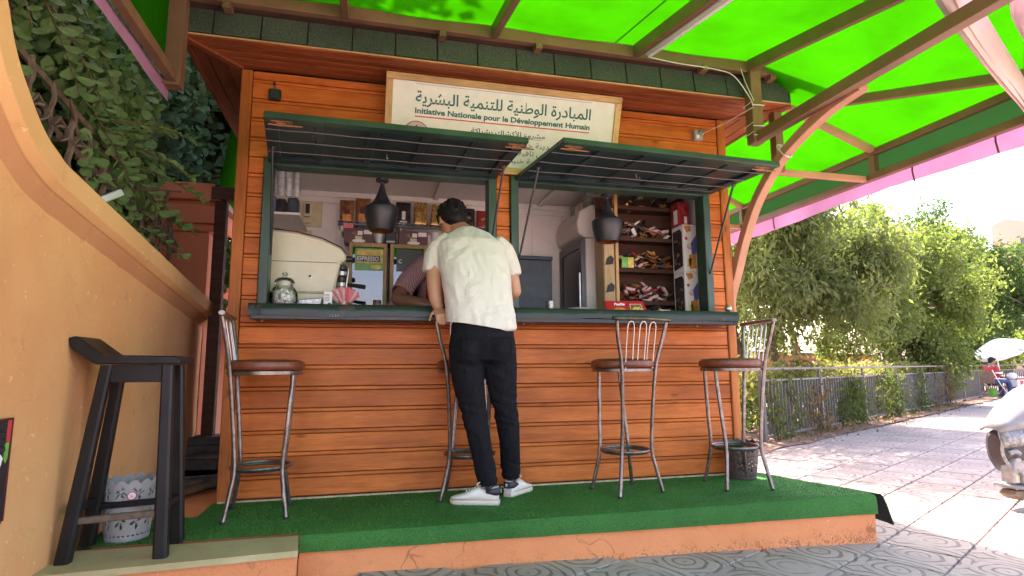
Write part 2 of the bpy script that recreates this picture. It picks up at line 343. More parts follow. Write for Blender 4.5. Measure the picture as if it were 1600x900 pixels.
# ---------------------------------------------------------------- mesh helpers
class MB:
    def __init__(s): s.v = []; s.f = []; s.sm = []
    def add(s, vs, fs, smooth=False):
        o = len(s.v); s.v += [V(p) for p in vs]; s.f += [[i+o for i in f] for f in fs]; s.sm += [smooth]*len(fs); return s
    def box(s, a, b, M=None):
        (x0, y0, z0), (x1, y1, z1) = a, b
        vs = [V(p) for p in ((x0,y0,z0),(x1,y0,z0),(x1,y1,z0),(x0,y1,z0),(x0,y0,z1),(x1,y0,z1),(x1,y1,z1),(x0,y1,z1))]
        if M is not None: vs = [M @ p for p in vs]
        return s.add(vs, [(0,3,2,1),(4,5,6,7),(0,1,5,4),(1,2,6,5),(2,3,7,6),(3,0,4,7)])
    def bar(s, p0, p1, w, h, up=(0, 0, 1), w2=None, h2=None):
        p0, p1, up = V(p0), V(p1), V(up); d = (p1-p0).normalized(); x = d.cross(up)
        if x.length < 1e-4: x = d.cross(V((0, 1, 0)))
        x.normalize(); z = x.cross(d); w2 = w2 or w; h2 = h2 or h
        vs = [p0-x*w/2-z*h/2, p0+x*w/2-z*h/2, p0+x*w/2+z*h/2, p0-x*w/2+z*h/2, p1-x*w2/2-z*h2/2, p1+x*w2/2-z*h2/2, p1+x*w2/2+z*h2/2, p1-x*w2/2+z*h2/2]
        return s.add(vs, [(0,1,2,3),(7,6,5,4),(0,4,5,1),(1,5,6,2),(2,6,7,3),(3,7,4,0)])
    def loft(s, rings, cap=True, smooth=True, closed=True):
        n = len(rings[0]); vs = [p for r in rings for p in r]; fs = []
        for i in range(len(rings)-1):
            for j in range(n if closed else n-1):
                k = (j+1) % n; fs.append((i*n+j, i*n+k, (i+1)*n+k, (i+1)*n+j))
        s.add(vs, fs, smooth)
        if cap and closed:
            s.add(rings[0], [tuple(reversed(range(n)))]); s.add(rings[-1], [tuple(range(n))])
        return s
    def tube(s, pts, r, seg=8, cap=True, rz=1.0):
        pts = [V(p) for p in pts]; rs = r if isinstance(r, (list, tuple)) else [r]*len(pts); rings = []
        d0 = (pts[1]-pts[0]).normalized(); up = V((0, 0, 1)) if abs(d0.z) < 0.9 else V((0, 1, 0)); x = d0.cross(up).normalized()
        for i, p in enumerate(pts):
            d = (pts[min(i+1, len(pts)-1)]-pts[max(i-1, 0)]).normalized()
            x = (x - d*x.dot(d)).normalized(); y = d.cross(x)
            rings.append([p+x*math.cos(2*math.pi*k/seg)*rs[i]+y*math.sin(2*math.pi*k/seg)*rs[i]*rz for k in range(seg)])
        return s.loft(rings, cap)
    def lathe(s, prof, c=(0, 0, 0), seg=24, cap=True, M=None):
        c = V(c); rings = []
        for r, z in prof:
            ring = [V((math.cos(2*math.pi*k/seg)*r, math.sin(2*math.pi*k/seg)*r, z)) for k in range(seg)]
            rings.append([(M @ p if M is not None else p)+c for p in ring])
        return s.loft(rings, cap)
    def ell(s, c, r, seg=14, rows=9, M=None):
        c = V(c); rings = []
        for i in range(rows+1):
            t = math.pi*i/rows; rr = max(math.sin(t), 0.02)
            ring = [V((math.cos(2*math.pi*k/seg)*rr*r[0], math.sin(2*math.pi*k/seg)*rr*r[1], -math.cos(t)*r[2])) for k in range(seg)]
            rings.append([(M @ p if M is not None else p)+c for p in ring])
        return s.loft(rings)
    def prism(s, poly, d, smooth=False):   # poly: 3D points, extruded by d
        d = V(d); n = len(poly); a = [V(p) for p in poly]; b = [p+d for p in a]
        return s.add(a+b, [tuple(reversed(range(n))), tuple(range(n, 2*n))]+[(i, (i+1) % n, (i+1) % n+n, i+n) for i in range(n)])
    def sheet(s, grid, smooth=True):       # grid rows of points
        n = len(grid[0]); vs = [p for r in grid for p in r]
        return s.add(vs, [(i*n+j, i*n+j+1, (i+1)*n+j+1, (i+1)*n+j) for i in range(len(grid)-1) for j in range(n-1)], smooth)
    def mesh(s, name, off):
        me = bpy.data.meshes.new(name); me.from_pydata([tuple(p-off) for p in s.v], [], s.f)
        me.polygons.foreach_set('use_smooth', s.sm); me.validate(); me.update(); return me
    def build(s, name, mat, parent=None, bevel=0.0, origin=None, fixn=True, sharp=True, solid=0.0):
        if parent is None:
            lo = V([min(p[i] for p in s.v) for i in range(3)]); hi = V([max(p[i] for p in s.v) for i in range(3)])
            org = V(origin) if origin is not None else V(((lo.x+hi.x)/2, (lo.y+hi.y)/2, lo.z)); off = org
        else:
            off = wloc(parent); org = V((0, 0, 0))
            if origin is not None: org = V(origin)-off; off = V(origin)
        me = s.mesh(name, off)
        if fixn or bevel:
            bm = bmesh.new(); bm.from_mesh(me)
            if fixn: bmesh.ops.recalc_face_normals(bm, faces=bm.faces)
            if bevel:
                es = [e for e in bm.edges if len(e.link_faces) == 2 and e.calc_face_angle(0) > 0.6]
                bmesh.ops.bevel(bm, geom=es, offset=bevel, segments=1, affect='EDGES', clamp_overlap=True)
            bm.to_mesh(me); bm.free()
        if sharp and any(s.sm): me.set_sharp_from_angle(angle=R(40))
        ob = bpy.data.objects.new(name, me); ob.location = org; COL.objects.link(ob)
        me.materials.append(MATS[mat] if isinstance(mat, str) else mat)
        if parent is not None: ob.parent = parent
        return ob
def wloc(o):
    p = V((0, 0, 0))
    while o is not None: p = p+o.location; o = o.parent
    return p
def tag(o, label=None, cat=None, group=None, kind=None):
    if label: o['label'] = label
    if cat: o['category'] = cat
    if group: o['group'] = group
    if kind: o['kind'] = kind
    return o
def thing(name, loc, label, cat, group=None):
    o = bpy.data.objects.new(name, None); o.empty_display_size = 0.1; o.location = loc; COL.objects.link(o)
    return tag(o, label, cat, group)
KIDS = None
def copy_tree(o, parent=None):
    c = o.copy(); COL.objects.link(c)
    if parent is not None: c.parent = parent
    for ch in [x for x in COL.objects if x.parent == o]: copy_tree(ch, c)
    return c
def rotz(a, c=(0, 0, 0)):
    c = V(c); return Matrix.Translation(c) @ Matrix.Rotation(a, 4, 'Z') @ Matrix.Translation(-c)
def inst(name, me, parent, loc, rot=(0, 0, 0), scale=(1, 1, 1)):
    o = bpy.data.objects.new(name, me); o.location = V(loc)-wloc(parent); o.rotation_euler = rot; o.scale = scale
    COL.objects.link(o); o.parent = parent; return o
def unit_mesh(name, mb, mat):
    me = mb.mesh(name, V((0, 0, 0))); bm = bmesh.new(); bm.from_mesh(me); bmesh.ops.recalc_face_normals(bm, faces=bm.faces); bm.to_mesh(me); bm.free()
    me.materials.append(MATS[mat]); return me
def voxel(mb, name, mat, parent, vs=0.01, smooth=4, wrinkle=None):
    ob = mb.build(name, mat, parent, sharp=False)
    m = ob.modifiers.new('r', 'REMESH'); m.mode = 'VOXEL'; m.voxel_size = vs
    m2 = ob.modifiers.new('s', 'SMOOTH'); m2.factor = 0.5; m2.iterations = smooth
    dg = bpy.context.evaluated_depsgraph_get(); me = bpy.data.meshes.new_from_object(ob.evaluated_get(dg))
    ob.modifiers.clear(); old = ob.data; ob.data = me; bpy.data.meshes.remove(old)
    if not me.materials: me.materials.append(MATS[mat])
    if wrinkle:
        me.update(); nn = [v.normal.copy() for v in me.vertices]
        for v, n in zip(me.vertices, nn): v.co += n*wrinkle(v.co+wloc(ob), n)
    me.polygons.foreach_set('use_smooth', [True]*len(me.polygons)); me.update()
    return ob
def ering(c, u, v, ru, rv, n=20, sq=2.0):
    c, u, v = V(c), V(u).normalized(), V(v).normalized(); out = []
    for k in range(n):
        a = 2*math.pi*k/n; ca, sa = math.cos(a), math.sin(a)
        out.append(c+u*ru*math.copysign(abs(ca)**(2/sq), ca)+v*rv*math.copysign(abs(sa)**(2/sq), sa))
    return out
_fonts = {}
def text_mesh(body, size, mat, parent, org, xdir, ydir, align='CENTER', width=None, depth=0.0015, name='lettering', shear=0.0, bold=0.0, height=None):
    cu = bpy.data.curves.new('t', 'FONT'); cu.body = body; cu.size = size; cu.align_x = align; cu.extrude = depth/2; cu.offset = bold; cu.shear = shear; cu.resolution_u = 3
    ob = bpy.data.objects.new('t', cu); COL.objects.link(ob)
    dg = bpy.context.evaluated_depsgraph_get(); me = bpy.data.meshes.new_from_object(ob.evaluated_get(dg))
    bpy.data.objects.remove(ob); bpy.data.curves.remove(cu)
    xs = [v.co.x for v in me.vertices]; ys = [v.co.y for v in me.vertices]
    k = width/(max(xs)-min(xs)) if width else 1.0; ky = height/(max(ys)-min(ys)) if height else k
    cx = (max(xs)+min(xs))/2 if align == 'CENTER' else (max(xs) if align == 'RIGHT' else min(xs))
    x, y = V(xdir).normalized(), V(ydir).normalized(); z = x.cross(y); off = wloc(parent)
    for v in me.vertices:
        c = v.co.copy(); v.co = V(org)-off + x*(c.x-cx)*k + y*c.y*ky + z*c.z
    me.materials.append(MATS[mat]); me.update()
    o = bpy.data.objects.new(name, me); COL.objects.link(o); o.parent = parent; return o
def lerp(a, b, t): return a+(b-a)*t
def arc(p0, p1, p2, n=8):   # quadratic bezier
    p0, p1, p2 = V(p0), V(p1), V(p2); return [p0*(1-t)**2+p1*2*t*(1-t)+p2*t*t for t in [i/n for i in range(n+1)]]
def spline(pts, n=6):       # catmull-rom
    P = [V(p) for p in pts]; out = []
    for i in range(len(P)-1):
        a, b, c, d = P[max(i-1, 0)], P[i], P[i+1], P[min(i+2, len(P)-1)]
        for k in range(n):
            t = k/n; out.append(0.5*((2*b)+(c-a)*t+(2*a-5*b+4*c-d)*t*t+(3*b-a-3*c+d)*t**3))
    out.append(P[-1]); return out
# leaves, as one mesh of folded quads: positions, sizes, droop
def leaf_cloud(pts, size, droop=0.0, aspect=0.5, seed=1, rnd=0.4, fold=0.25):
    rg = np.random.default_rng(seed); n = len(pts); P = np.asarray(pts, float)
    d = rg.normal(size=(n, 3)); d[:, 2] -= droop*2.2; d /= np.linalg.norm(d, axis=1)[:, None]
    q = rg.normal(size=(n, 3)); q[:, 2] += 0.6*(droop < 0.3)*2
    w = np.cross(d, q); w /= np.linalg.norm(w, axis=1)[:, None]+1e-9; nn = np.cross(w, d)
    L = (size*(1+rnd*rg.normal(size=n).clip(-1.5, 1.5)))[:, None] if np.isscalar(size) else size[:, None]
    a = P; b = P+d*L*0.5+w*L*aspect/2+nn*L*fold*0.3; c = P+d*L; e = P+d*L*0.5-w*L*aspect/2+nn*L*fold*0.3
    vs = np.stack([a, b, c, e], 1).reshape(-1, 3); fs = np.arange(4*n).reshape(n, 4)
    return vs, fs
def cloud_obj(name, vs, fs, mat, parent=None, kind=None, origin=None):
    off = wloc(parent) if parent is not None else V(origin or (0, 0, 0))
    me = bpy.data.meshes.new(name); n = len(vs); k = fs.shape[1]
    me.vertices.add(n); me.vertices.foreach_set('co', (vs-np.array(off)).astype(np.float32).ravel())
    me.loops.add(fs.size); me.loops.foreach_set('vertex_index', fs.astype(np.int32).ravel())
    me.polygons.add(len(fs)); me.polygons.foreach_set('loop_start', np.arange(0, fs.size, k, dtype=np.int32)); 
    me.update(calc_edges=True); me.validate()
    me.materials.append(MATS[mat]); ob = bpy.data.objects.new(name, me); COL.objects.link(ob)
    if parent is not None: ob.parent = parent
    else: ob.location = off
    if kind: ob['kind'] = kind
    return ob
# ---------------------------------------------------------------- the setting: ground
def gz(x, y=0): return 0.03*min(4.2, max(0.0, 3.1-x))
TA = R(28.4); TX = V((math.cos(TA), math.sin(TA), 0)); TY = V((-math.sin(TA), math.cos(TA), 0)); TO = V((3.157, 3.143, 0))
mb = MB()
xs = [-400, -60, -20, -8, -4, -2, -1.1, 0, 1, 2, 3.1, 4, 6, 10, 16, 30, 60, 400]; ys = [-400, -60, -20, -8, -3, 0, 1, 2, 3, 4, 5, 6, 8, 12, 20, 40, 100, 400]
mb.sheet([[V((x, y, gz(x)-0.016)) for x in xs] for y in ys], False)
pave = mb.build('pavement', 'paving', origin=(0, 0, 0)); tag(pave, kind='structure')
pave['label'] = 'embossed grey stone paving with curling relief in front of the kiosk'
cells = []
for i in range(-14, 30):
    for j in range(-10, 22):
        c = TO+TX*(0.4*(i+0.5))+TY*(0.4*(j+0.5))
        if c.y < 1.9: continue
        v = c-V((0, 0, 1.1)); zc = v.dot(F); px = 800+907.8*v.dot(R2)/zc; py = 450-907.8*v.dot(U2)/zc
        if not (-60 < px < 1700 and 560 < py < 985): continue
        if c.y > 3.3 and c.x < 3.05: continue
        if c.x < 0.2 and c.y > 2.9: continue
        cells.append((v.length, c))
cells.sort(key=lambda t: t[0])
tl = MB(); g = 0.196
tl.add([V((sx*g, sy*g, -0.012)) for sx, sy in ((-1,-1),(1,-1),(1,1),(-1,1))]+[V((sx*(g-0.004), sy*(g-0.004), 0.0)) for sx, sy in ((-1,-1),(1,-1),(1,1),(-1,1))],
       [(4,5,6,7),(0,1,5,4),(1,2,6,5),(2,3,7,6),(3,0,4,7)])
tile_me = unit_mesh('paving_tile', tl, 'paving_tile')
for _, c in cells[:290]:
    s = 0.03 if c.x < 3.1 else 0.0
    o = inst('paving_tile', tile_me, pave, (c.x, c.y, gz(c.x)+random.uniform(-0.002, 0.002)))
    o.rotation_euler = (Matrix.Rotation(math.atan(s), 4, 'Y') @ Matrix.Rotation(TA, 4, 'Z')).to_euler()
# soil strip along the railing
mb = MB()
FA, FB = V((5.55, 7.42, 0)), V((19.4, 14.95, 0)); FD = (FB-FA).normalized(); FN = V((-FD.y, FD.x, 0))
mb.sheet([[FA-FD*1.5+FD*(t*19)+FN*w+V((0, 0, 0.012+0.02*mnoise.noise(V((t*30, w*5, 0))))) for w in (-0.45-0.12*mnoise.noise(V((t*25, 1, 0))), -0.2, 0.05, 0.3)] for t in [i/60 for i in range(61)]])
tag(mb.build('soil_strip', 'soil'), kind='structure')
mb = MB(); mb.sheet([[FA-FD*3+FD*(t*30)+FN*w+V((0, 0, 0.006)) for w in (0.3, 6, 14, 30)] for t in (0, 0.3, 0.6, 1)], False)
tag(mb.build('garden_soil', 'soil'), kind='structure')

# ---------------------------------------------------------------- platform, step, turf
ZT = 0.296
pl = thing('platform', (1.0, 4.2, 0), 'rendered orange plinth block under the green turf and the kiosk', 'platform')
def rough_block(mb, poly, z0, z1, nz=5, step=0.06, amp=0.006, skip=()):
    n = len(poly); ring = []
    for k in range(n):
        a, b = V((*poly[k], 0)), V((*poly[(k+1) % n], 0)); m = max(1, int((b-a).length/step)) if k not in skip else 1
        ring += [a.lerp(b, i/m) for i in range(m)]
    rings = []
    for q in range(nz+1):
        z = lerp(z0, z1, q/nz); r = []
        for p in ring:
            d = V((mnoise.noise(V((p.x*9, p.y*9, z*9))), mnoise.noise(V((p.x*9+50, p.y*9, z*9))), 0))*amp
            r.append(V((p.x+d.x, p.y+d.y-(0.008 if q == 0 else 0), z)))
        rings.append(r)
    mb.loft(rings, cap=False, smooth=True); mb.add(rings[-1], [tuple(range(len(ring)))]); return mb
mb = MB(); rough_block(mb, [(-0.300, 3.145), (3.115, 3.145), (3.02, 3.6), (2.80, 4.3), (2.80, 5.7), (-1.27, 5.7), (-1.27, 3.2), (-0.302, 3.2)], -0.05, 0.284, skip=(3, 4, 5, 6, 7))
mb.build('plinth', 'platform_plaster', pl)
st = thing('concrete_step', (-0.8, 3.0, 0), 'low orange step with worn olive painted top under the black stool', 'step')
mb = MB(); rough_block(mb, [(-1.27, 2.82), (-0.285, 2.90), (-0.306, 3.14), (-1.27, 3.14)], -0.05, 0.262, step=0.05); mb.build('step_block', 'platform_plaster', st)
mb = MB(); rough_block(mb, [(-1.275, 2.812), (-0.281, 2.892), (-0.303, 3.142), (-1.275, 3.142)], 0.263, 0.288, nz=2, step=0.05, amp=0.004); mb.build('step_top', 'ledge_paint', st, bevel=0)
tf = thing('turf_carpet', (1.0, 3.5, ZT-0.012), 'green artificial turf carpet laid over the plinth and folded down its front', 'turf')
def turf_prof(x):
    w = 0.004*mnoise.noise(V((x*5, 0, 0))); d = 0.085+0.035*max(0, min(1, (x+0.3)/3.4))
    b = 3.128+w+0.004*math.sin(x*3)
    return [(3.96, ZT), (3.7, ZT), (3.4, ZT), (3.20, ZT), (b+0.03, ZT-0.001), (b+0.009, ZT-0.008), (b, ZT-0.024), (b-0.004, ZT-0.06), (b-0.003+w, ZT-d)]
rows = []
for i in range(72):
    x = lerp(-0.298, 3.118, i/71); pr = turf_prof(x); row = []
    for (y, z) in pr:
        lim = 3.116-(y-3.13)*0.27 if y > 3.13 else 3.118
        row.append(V((lerp(-0.298, lim, i/71), y, z)))
    rows.append(row)
mb = MB(); mb.sheet(rows); mb.sheet([[V((x, y, ZT)) for x in (-1.262, -1.1, -0.88)] for y in (3.15, 3.3, 3.5, 3.63)]); mb.sheet([[V((x, y, ZT)) for x in (-0.88, -0.6, -0.297)] for y in (3.15, 3.3, 3.5, 3.75, 3.958)])
mb.build('turf_sheet', 'turf', tf)
# loose corner flap at the right end, with its black backing
flap = []; back = []
for i in range(13):
    t = i/12; row = []; rb = []
    for k in range(9):
        f = k/8; y = lerp(3.128-0.055*t*t, 3.56, f); bx = 3.112-max(0, y-3.13)*0.27
        x = bx+0.072*math.sin(min(1, t*1.5)*math.pi/2)*(1-0.35*f); z = ZT+0.0012-0.012*t-0.165*max(0, t-0.28)/0.72*(1-0.35*f)
        row.append(V((x, y, z))); rb.append(V((x-0.005, y+0.002, z-0.005)))
    flap.append(row); back.append(rb)
mb = MB(); mb.sheet(flap); mb.build('corner_flap', 'turf', tf); mb = MB(); mb.sheet(back); mb.build('backing', 'rubber', tf)
# pile of the turf
pts = []
for _ in range(30000):
    x = random.uniform(-0.29, 3.1); s = random.random()
    pr = turf_prof(x)
    if s < 0.72: y = random.uniform(3.14, 3.93); p = (x-(y-3.13)*0.27*max(0, x/3.1)*1.0, y, ZT)
    else:
        k = random.randint(4, 7); t = random.random(); p = (x, lerp(pr[k][0], pr[k+1][0], t), lerp(pr[k][1], pr[k+1][1], t))
    pts.append((p, s >= 0.72))
for _ in range(8000): pts.append(((lambda q: (q, random.uniform(3.155, 3.62 if q < -0.88 else 3.93), ZT))(random.uniform(-1.25, -0.29)), False))
vs = []; 
for (x, y, z), fr in pts:
    d = V((random.gauss(0, 0.4), random.gauss(0, 0.4)-(1.0 if fr else 0.1), 0.2 if fr else 1)).normalized(); w = V((random.gauss(0, 1), random.gauss(0, 1), 0)).normalized()*0.0016
    p = V((x, y, z)); L = random.uniform(0.007, 0.013); vs += [p-w, p+w, p+d*L]
vs = np.array([tuple(v) for v in vs]); cloud_obj('turf_pile', vs, np.arange(len(vs)).reshape(-1, 3), 'turf_blade', tf, 'stuff')

# ---------------------------------------------------------------- kiosk
KX0, KX1, KY, KB = -0.86, 2.76, 3.955, 5.45
kio = thing('wooden_kiosk', (0.95, 4.7, 0.284), 'wooden snack kiosk of orange varnished planks with green framed serving windows', 'kiosk')
PITCH = 0.1345
def planks(x0, x1, z0, z1, y=KY):
    z = z0; k = 0
    while z < z1-0.02:
        h = min(0.106, z1-z)
        mb = MB(); e = random.uniform(-0.0015, 0.0015)
        mb.box((x0+0.001, y+e, z), (x1-0.001, y+0.02, z+h)); mb.build('plank', 'plank_wood', kio, bevel=0.004)
        z += h+0.0035
        if z+0.018 < z1:
            mb = MB(); mb.box((x0+0.001, y+0.003+e, z), (x1-0.001, y+0.02, z+0.0205)); mb.build('bead_board', 'plank_wood', kio, bevel=0.003)
        z += 0.0205+0.0045
planks(-0.789, 2.689, 0.312, 1.425)
for a, b in ((-0.789, -0.693), (0.867, 0.967), (2.583, 2.689)): planks(a, b, 1.425, 2.478)
planks(-0.789, 2.689, 2.478, 3.068)
mb = MB(); mb.box((KX0, KY-0.012, 0.297), (-0.791, KY+0.05, 3.07)); mb.build('corner_board', 'trim_wood', kio, bevel=0.005)
mb = MB(); mb.box((2.691, KY-0.012, 0.297), (KX1, KY+0.05, 3.07)); mb.build('corner_board', 'trim_wood', kio, bevel=0.005)
mb = MB(); mb.box((-0.85, KY-0.02, 0.285), (2.75, KY-0.002, 0.305)); mb.build('base_bead', 'bead_cream', kio)
# walls (front lining split round the openings), back, sides
mb = MB()
yf0, yf1 = KY+0.022, KY+0.075
for a in (((-0.85, yf0, 0.29), (2.75, yf1, 1.40)), ((-0.85, yf0, 2.49), (2.75, yf1, 3.06)), ((-0.85, yf0, 1.402), (-0.695, yf1, 2.488)), ((0.868, yf0, 1.402), (0.966, yf1, 2.488)), ((2.585, yf0, 1.402), (2.75, yf1, 2.488))): mb.box(*a)
mb.build('front_lining', 'dark_shelf_wood', kio)
mb = MB(); mb.box((-0.84, 5.25, 0.30), (2.74, 5.30, 2.90)); mb.build('back_wall', 'interior_wall', kio)
for x0, x1 in ((-0.842, -0.80), (2.70, 2.742)):
    mb = MB(); mb.box((x0, yf1+0.001, 0.30), (x1, 5.249, 2.90)); mb.build('side_wall', 'interior_wall', kio)
for i in range(20):
    z = 0.30+i*0.139
    for x0, x1 in ((KX0+0.001, -0.8435), (2.7435, KX1-0.001)):
        mb = MB(); mb.box((x0, KY+0.052, z), (x1, KB, z+0.133)); mb.build('side_plank', 'eave_wood_y', kio)
mb = MB(); mb.box((-0.84, KB-0.05, 0.30), (2.74, KB, 3.06)); mb.build('rear_wall', 'eave_wood_x', kio)
mb = MB(); mb.box((-0.80, yf1+0.002, 2.655), (2.70, 5.248, 2.68)); mb.build('ceiling_panel', 'interior_ceiling', kio)
for x in (0.55, 1.55):
    mb = MB(); mb.box((x, yf1+0.01, 2.628), (x+0.05, 5.24, 2.654)); mb.build('ceiling_batten', 'interior_ceiling', kio, bevel=0.004)
for z, h, d in ((2.60, 0.05, 0.02), (2.545, 0.015, 0.012)):
    mb = MB(); mb.box((-0.799, 5.249-d, z), (2.699, 5.249, z+h)); mb.build('cornice_strip', 'interior_wall', kio, bevel=0.003)
for x in [-0.6+0.3*i for i in range(11)]:
    mb = MB(); mb.box((x, 5.242, 1.3), (x+0.006, 5.2495, 2.54)); mb.build('panel_joint', 'interior_ceiling', kio)
mb = MB(); mb.box((-0.80, yf1+0.002, 0.286), (2.70, 5.248, 0.30)); mb.build('floor_boards', 'dark_floor', kio)
# window frames
for a, b in ((-0.690, 0.864), (0.970, 2.580)):
    fr = MB(); fr.box((a, KY-0.022, 1.43), (a+0.058, KY+0.10, 2.478)); f1 = fr.build('window_frame', 'green_paint', kio, bevel=0.004)
    for bx in (((b-0.058, KY-0.022, 1.43), (b, KY+0.10, 2.478)), ((a+0.060, KY-0.020, 2.42), (b-0.060, KY+0.10, 2.476))):
        q = MB(); q.box(*bx); q.build('frame_rail', 'green_paint', f1, bevel=0.004)
# counters with oilcloth
def counter(x0, x1, y0):
    mb = MB(); mb.box((x0, y0, 1.392), (x1, 4.42, 1.424)); mb.box((x0+0.01, y0+0.03, 1.424), (x1-0.01, 4.42, 1.488)); c = mb.build('counter', 'black_metal', kio, bevel=0.004)
    for x in (x0+0.06, x1-0.3): 
        q = MB(); q.lathe([(0.001, -0.014), (0.008, -0.012), (0.008, 0.0)], (x, y0+0.05, 1.392), 10); q.build('bolt', 'rust', c)
    return c
counter(-0.690, 0.875, 3.735); counter(0.955, 2.62, 3.735)
def oil(x0, x1, y0, label):
    rows = []
    n = int((x1-x0)/0.035)
    for i in range(n+1):
        x = lerp(x0, x1, i/n); s = 0.006*mnoise.noise(V((x*4, 3, 0)))+0.004*mnoise.noise(V((x*13, 1, 0)))
        d = 0.062+0.014*mnoise.noise(V((x*2.3, 8, 0)))
        rows.append([V((x, 4.40, 1.4915)), V((x, 3.9, 1.4915)), V((x, y0+0.03, 1.4925+s*0.3)), V((x, y0+0.006, 1.489)), V((x, y0-0.006+s*0.3, 1.478)), V((x, y0-0.012+s, 1.478-d*0.5)), V((x, y0-0.010+s*1.5, 1.478-d))])
    mb = MB(); mb.sheet(rows); o = mb.build('oilcloth', 'oilcloth'); tag(o, label, 'tablecloth', 'oilcloths on the serving counters'); return o
oil(-0.700, 0.882, 3.732, 'dark green oilcloth with pale daisies on the left counter under the jar')
oil(0.950, 2.632, 3.732, 'dark green oilcloth with brown leaves on the right counter under the red carton')
# eaves: soffit boards, fascia shingles
EX0, EX1, EY0, EY1, EZ = -1.140, 3.115, 3.60, 5.80, 3.075
def soff(poly, mat):
    mb = MB(); mb.prism([V((*p, EZ)) for p in poly], (0, 0, 0.018)); return mb.build('soffit_board', mat, kio, bevel=0.003)
nb = 5; w = (KY-EY0)/nb
for i in range(nb):
    ya, yb = EY0+i*w+0.003, EY0+(i+1)*w-0.007; ta, tb = (ya-EY0)/(KY-EY0), (yb-EY0)/(KY-EY0)
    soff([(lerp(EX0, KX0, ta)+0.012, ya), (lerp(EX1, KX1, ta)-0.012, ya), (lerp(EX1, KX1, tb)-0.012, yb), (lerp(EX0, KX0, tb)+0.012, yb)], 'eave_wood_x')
for sx, ex, kx in ((0, EX0, KX0), (1, EX1, KX1)):
    n2 = 3
    for i in range(n2):
        ta, tb = (i+0.02)/n2, (i+0.97)/n2; xa, xb = lerp(ex, kx, ta), lerp(ex, kx, tb); yo = 0.012
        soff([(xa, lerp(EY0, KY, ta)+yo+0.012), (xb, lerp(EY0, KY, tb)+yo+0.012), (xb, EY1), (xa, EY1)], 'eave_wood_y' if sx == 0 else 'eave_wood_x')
    mb = MB(); mb.bar((ex, EY0, EZ-0.008), (kx, KY-0.014, EZ-0.008), 0.045, 0.014); mb.build('hip_batten', 'eave_wood_x', kio)
mb = MB()
for a in (((EX0-0.01, EY0-0.006, 3.082), (EX1+0.01, EY0+0.002, 3.0925)),): mb.box(*a)
mb.build('eave_trim', 'pale_wood', kio, bevel=0.003)
for x in (EX0-0.008, EX1-0.024):
    mb = MB(); mb.box((x, EY0+0.032, 3.071), (x+0.032, EY1, 3.091)); mb.build('eave_trim', 'eave_wood_y', kio)
x = EX0-0.005; k = 0
while x < EX1:
    wv = 0.270 if k else 0.192
    mb = MB(); x2 = min(x+wv-0.008, EX1+0.005); dy = random.uniform(0, 0.006)
    if x2-x > 0.03:
        mb.prism([V((x, EY0-0.012-dy, 3.094+random.uniform(-0.003, 0.003))), V((x2, EY0-0.012-dy, 3.094+random.uniform(-0.003, 0.003))), V((x2, EY0+0.012, 3.262)), V((x, EY0+0.012, 3.262))], (0, 0.014, 0))
        mb.build('shingle', 'shingle', kio, bevel=0.002)
    x += wv; k += 1
for xx, sgn in ((EX0-0.012, 1), (EX1+0.002, 1)):
    y = EY0+0.02
    while y < EY1:
        mb = MB(); mb.box((xx, y, 3.094), (xx+0.012, y+0.26, 3.262)); mb.build('shingle', 'shingle', kio); y += 0.27
mb = MB(); mb.box((EX0, EY0+0.028, 3.093), (EX1, EY0+0.06, 3.28)); mb.build('fascia_board', 'dark_shelf_wood', kio)
mb = MB(); mb.box((EX0, 3.572, 3.268), (EX1, 3.626, 3.345)); mb.build('gap_filler_board', 'dark_shelf_wood', kio)  # added dark board closes the sky slit where a brown shadow strip lies
mb = MB(); cx, cy = (EX0+EX1)/2, (EY0+EY1)/2+0.1
rz0 = 3.284
mb.add([V((EX0, EY0+0.03, rz0)), V((EX1, EY0+0.03, rz0)), V((EX1, EY1, rz0)), V((EX0, EY1, rz0)), V((cx-0.8, cy, 4.05)), V((cx+0.8, cy, 4.05))], [(0,1,5,4),(1,2,5),(2,3,4,5),(3,0,4),(3,2,1,0)])
mb.build('hip_roof', 'shingle', kio)
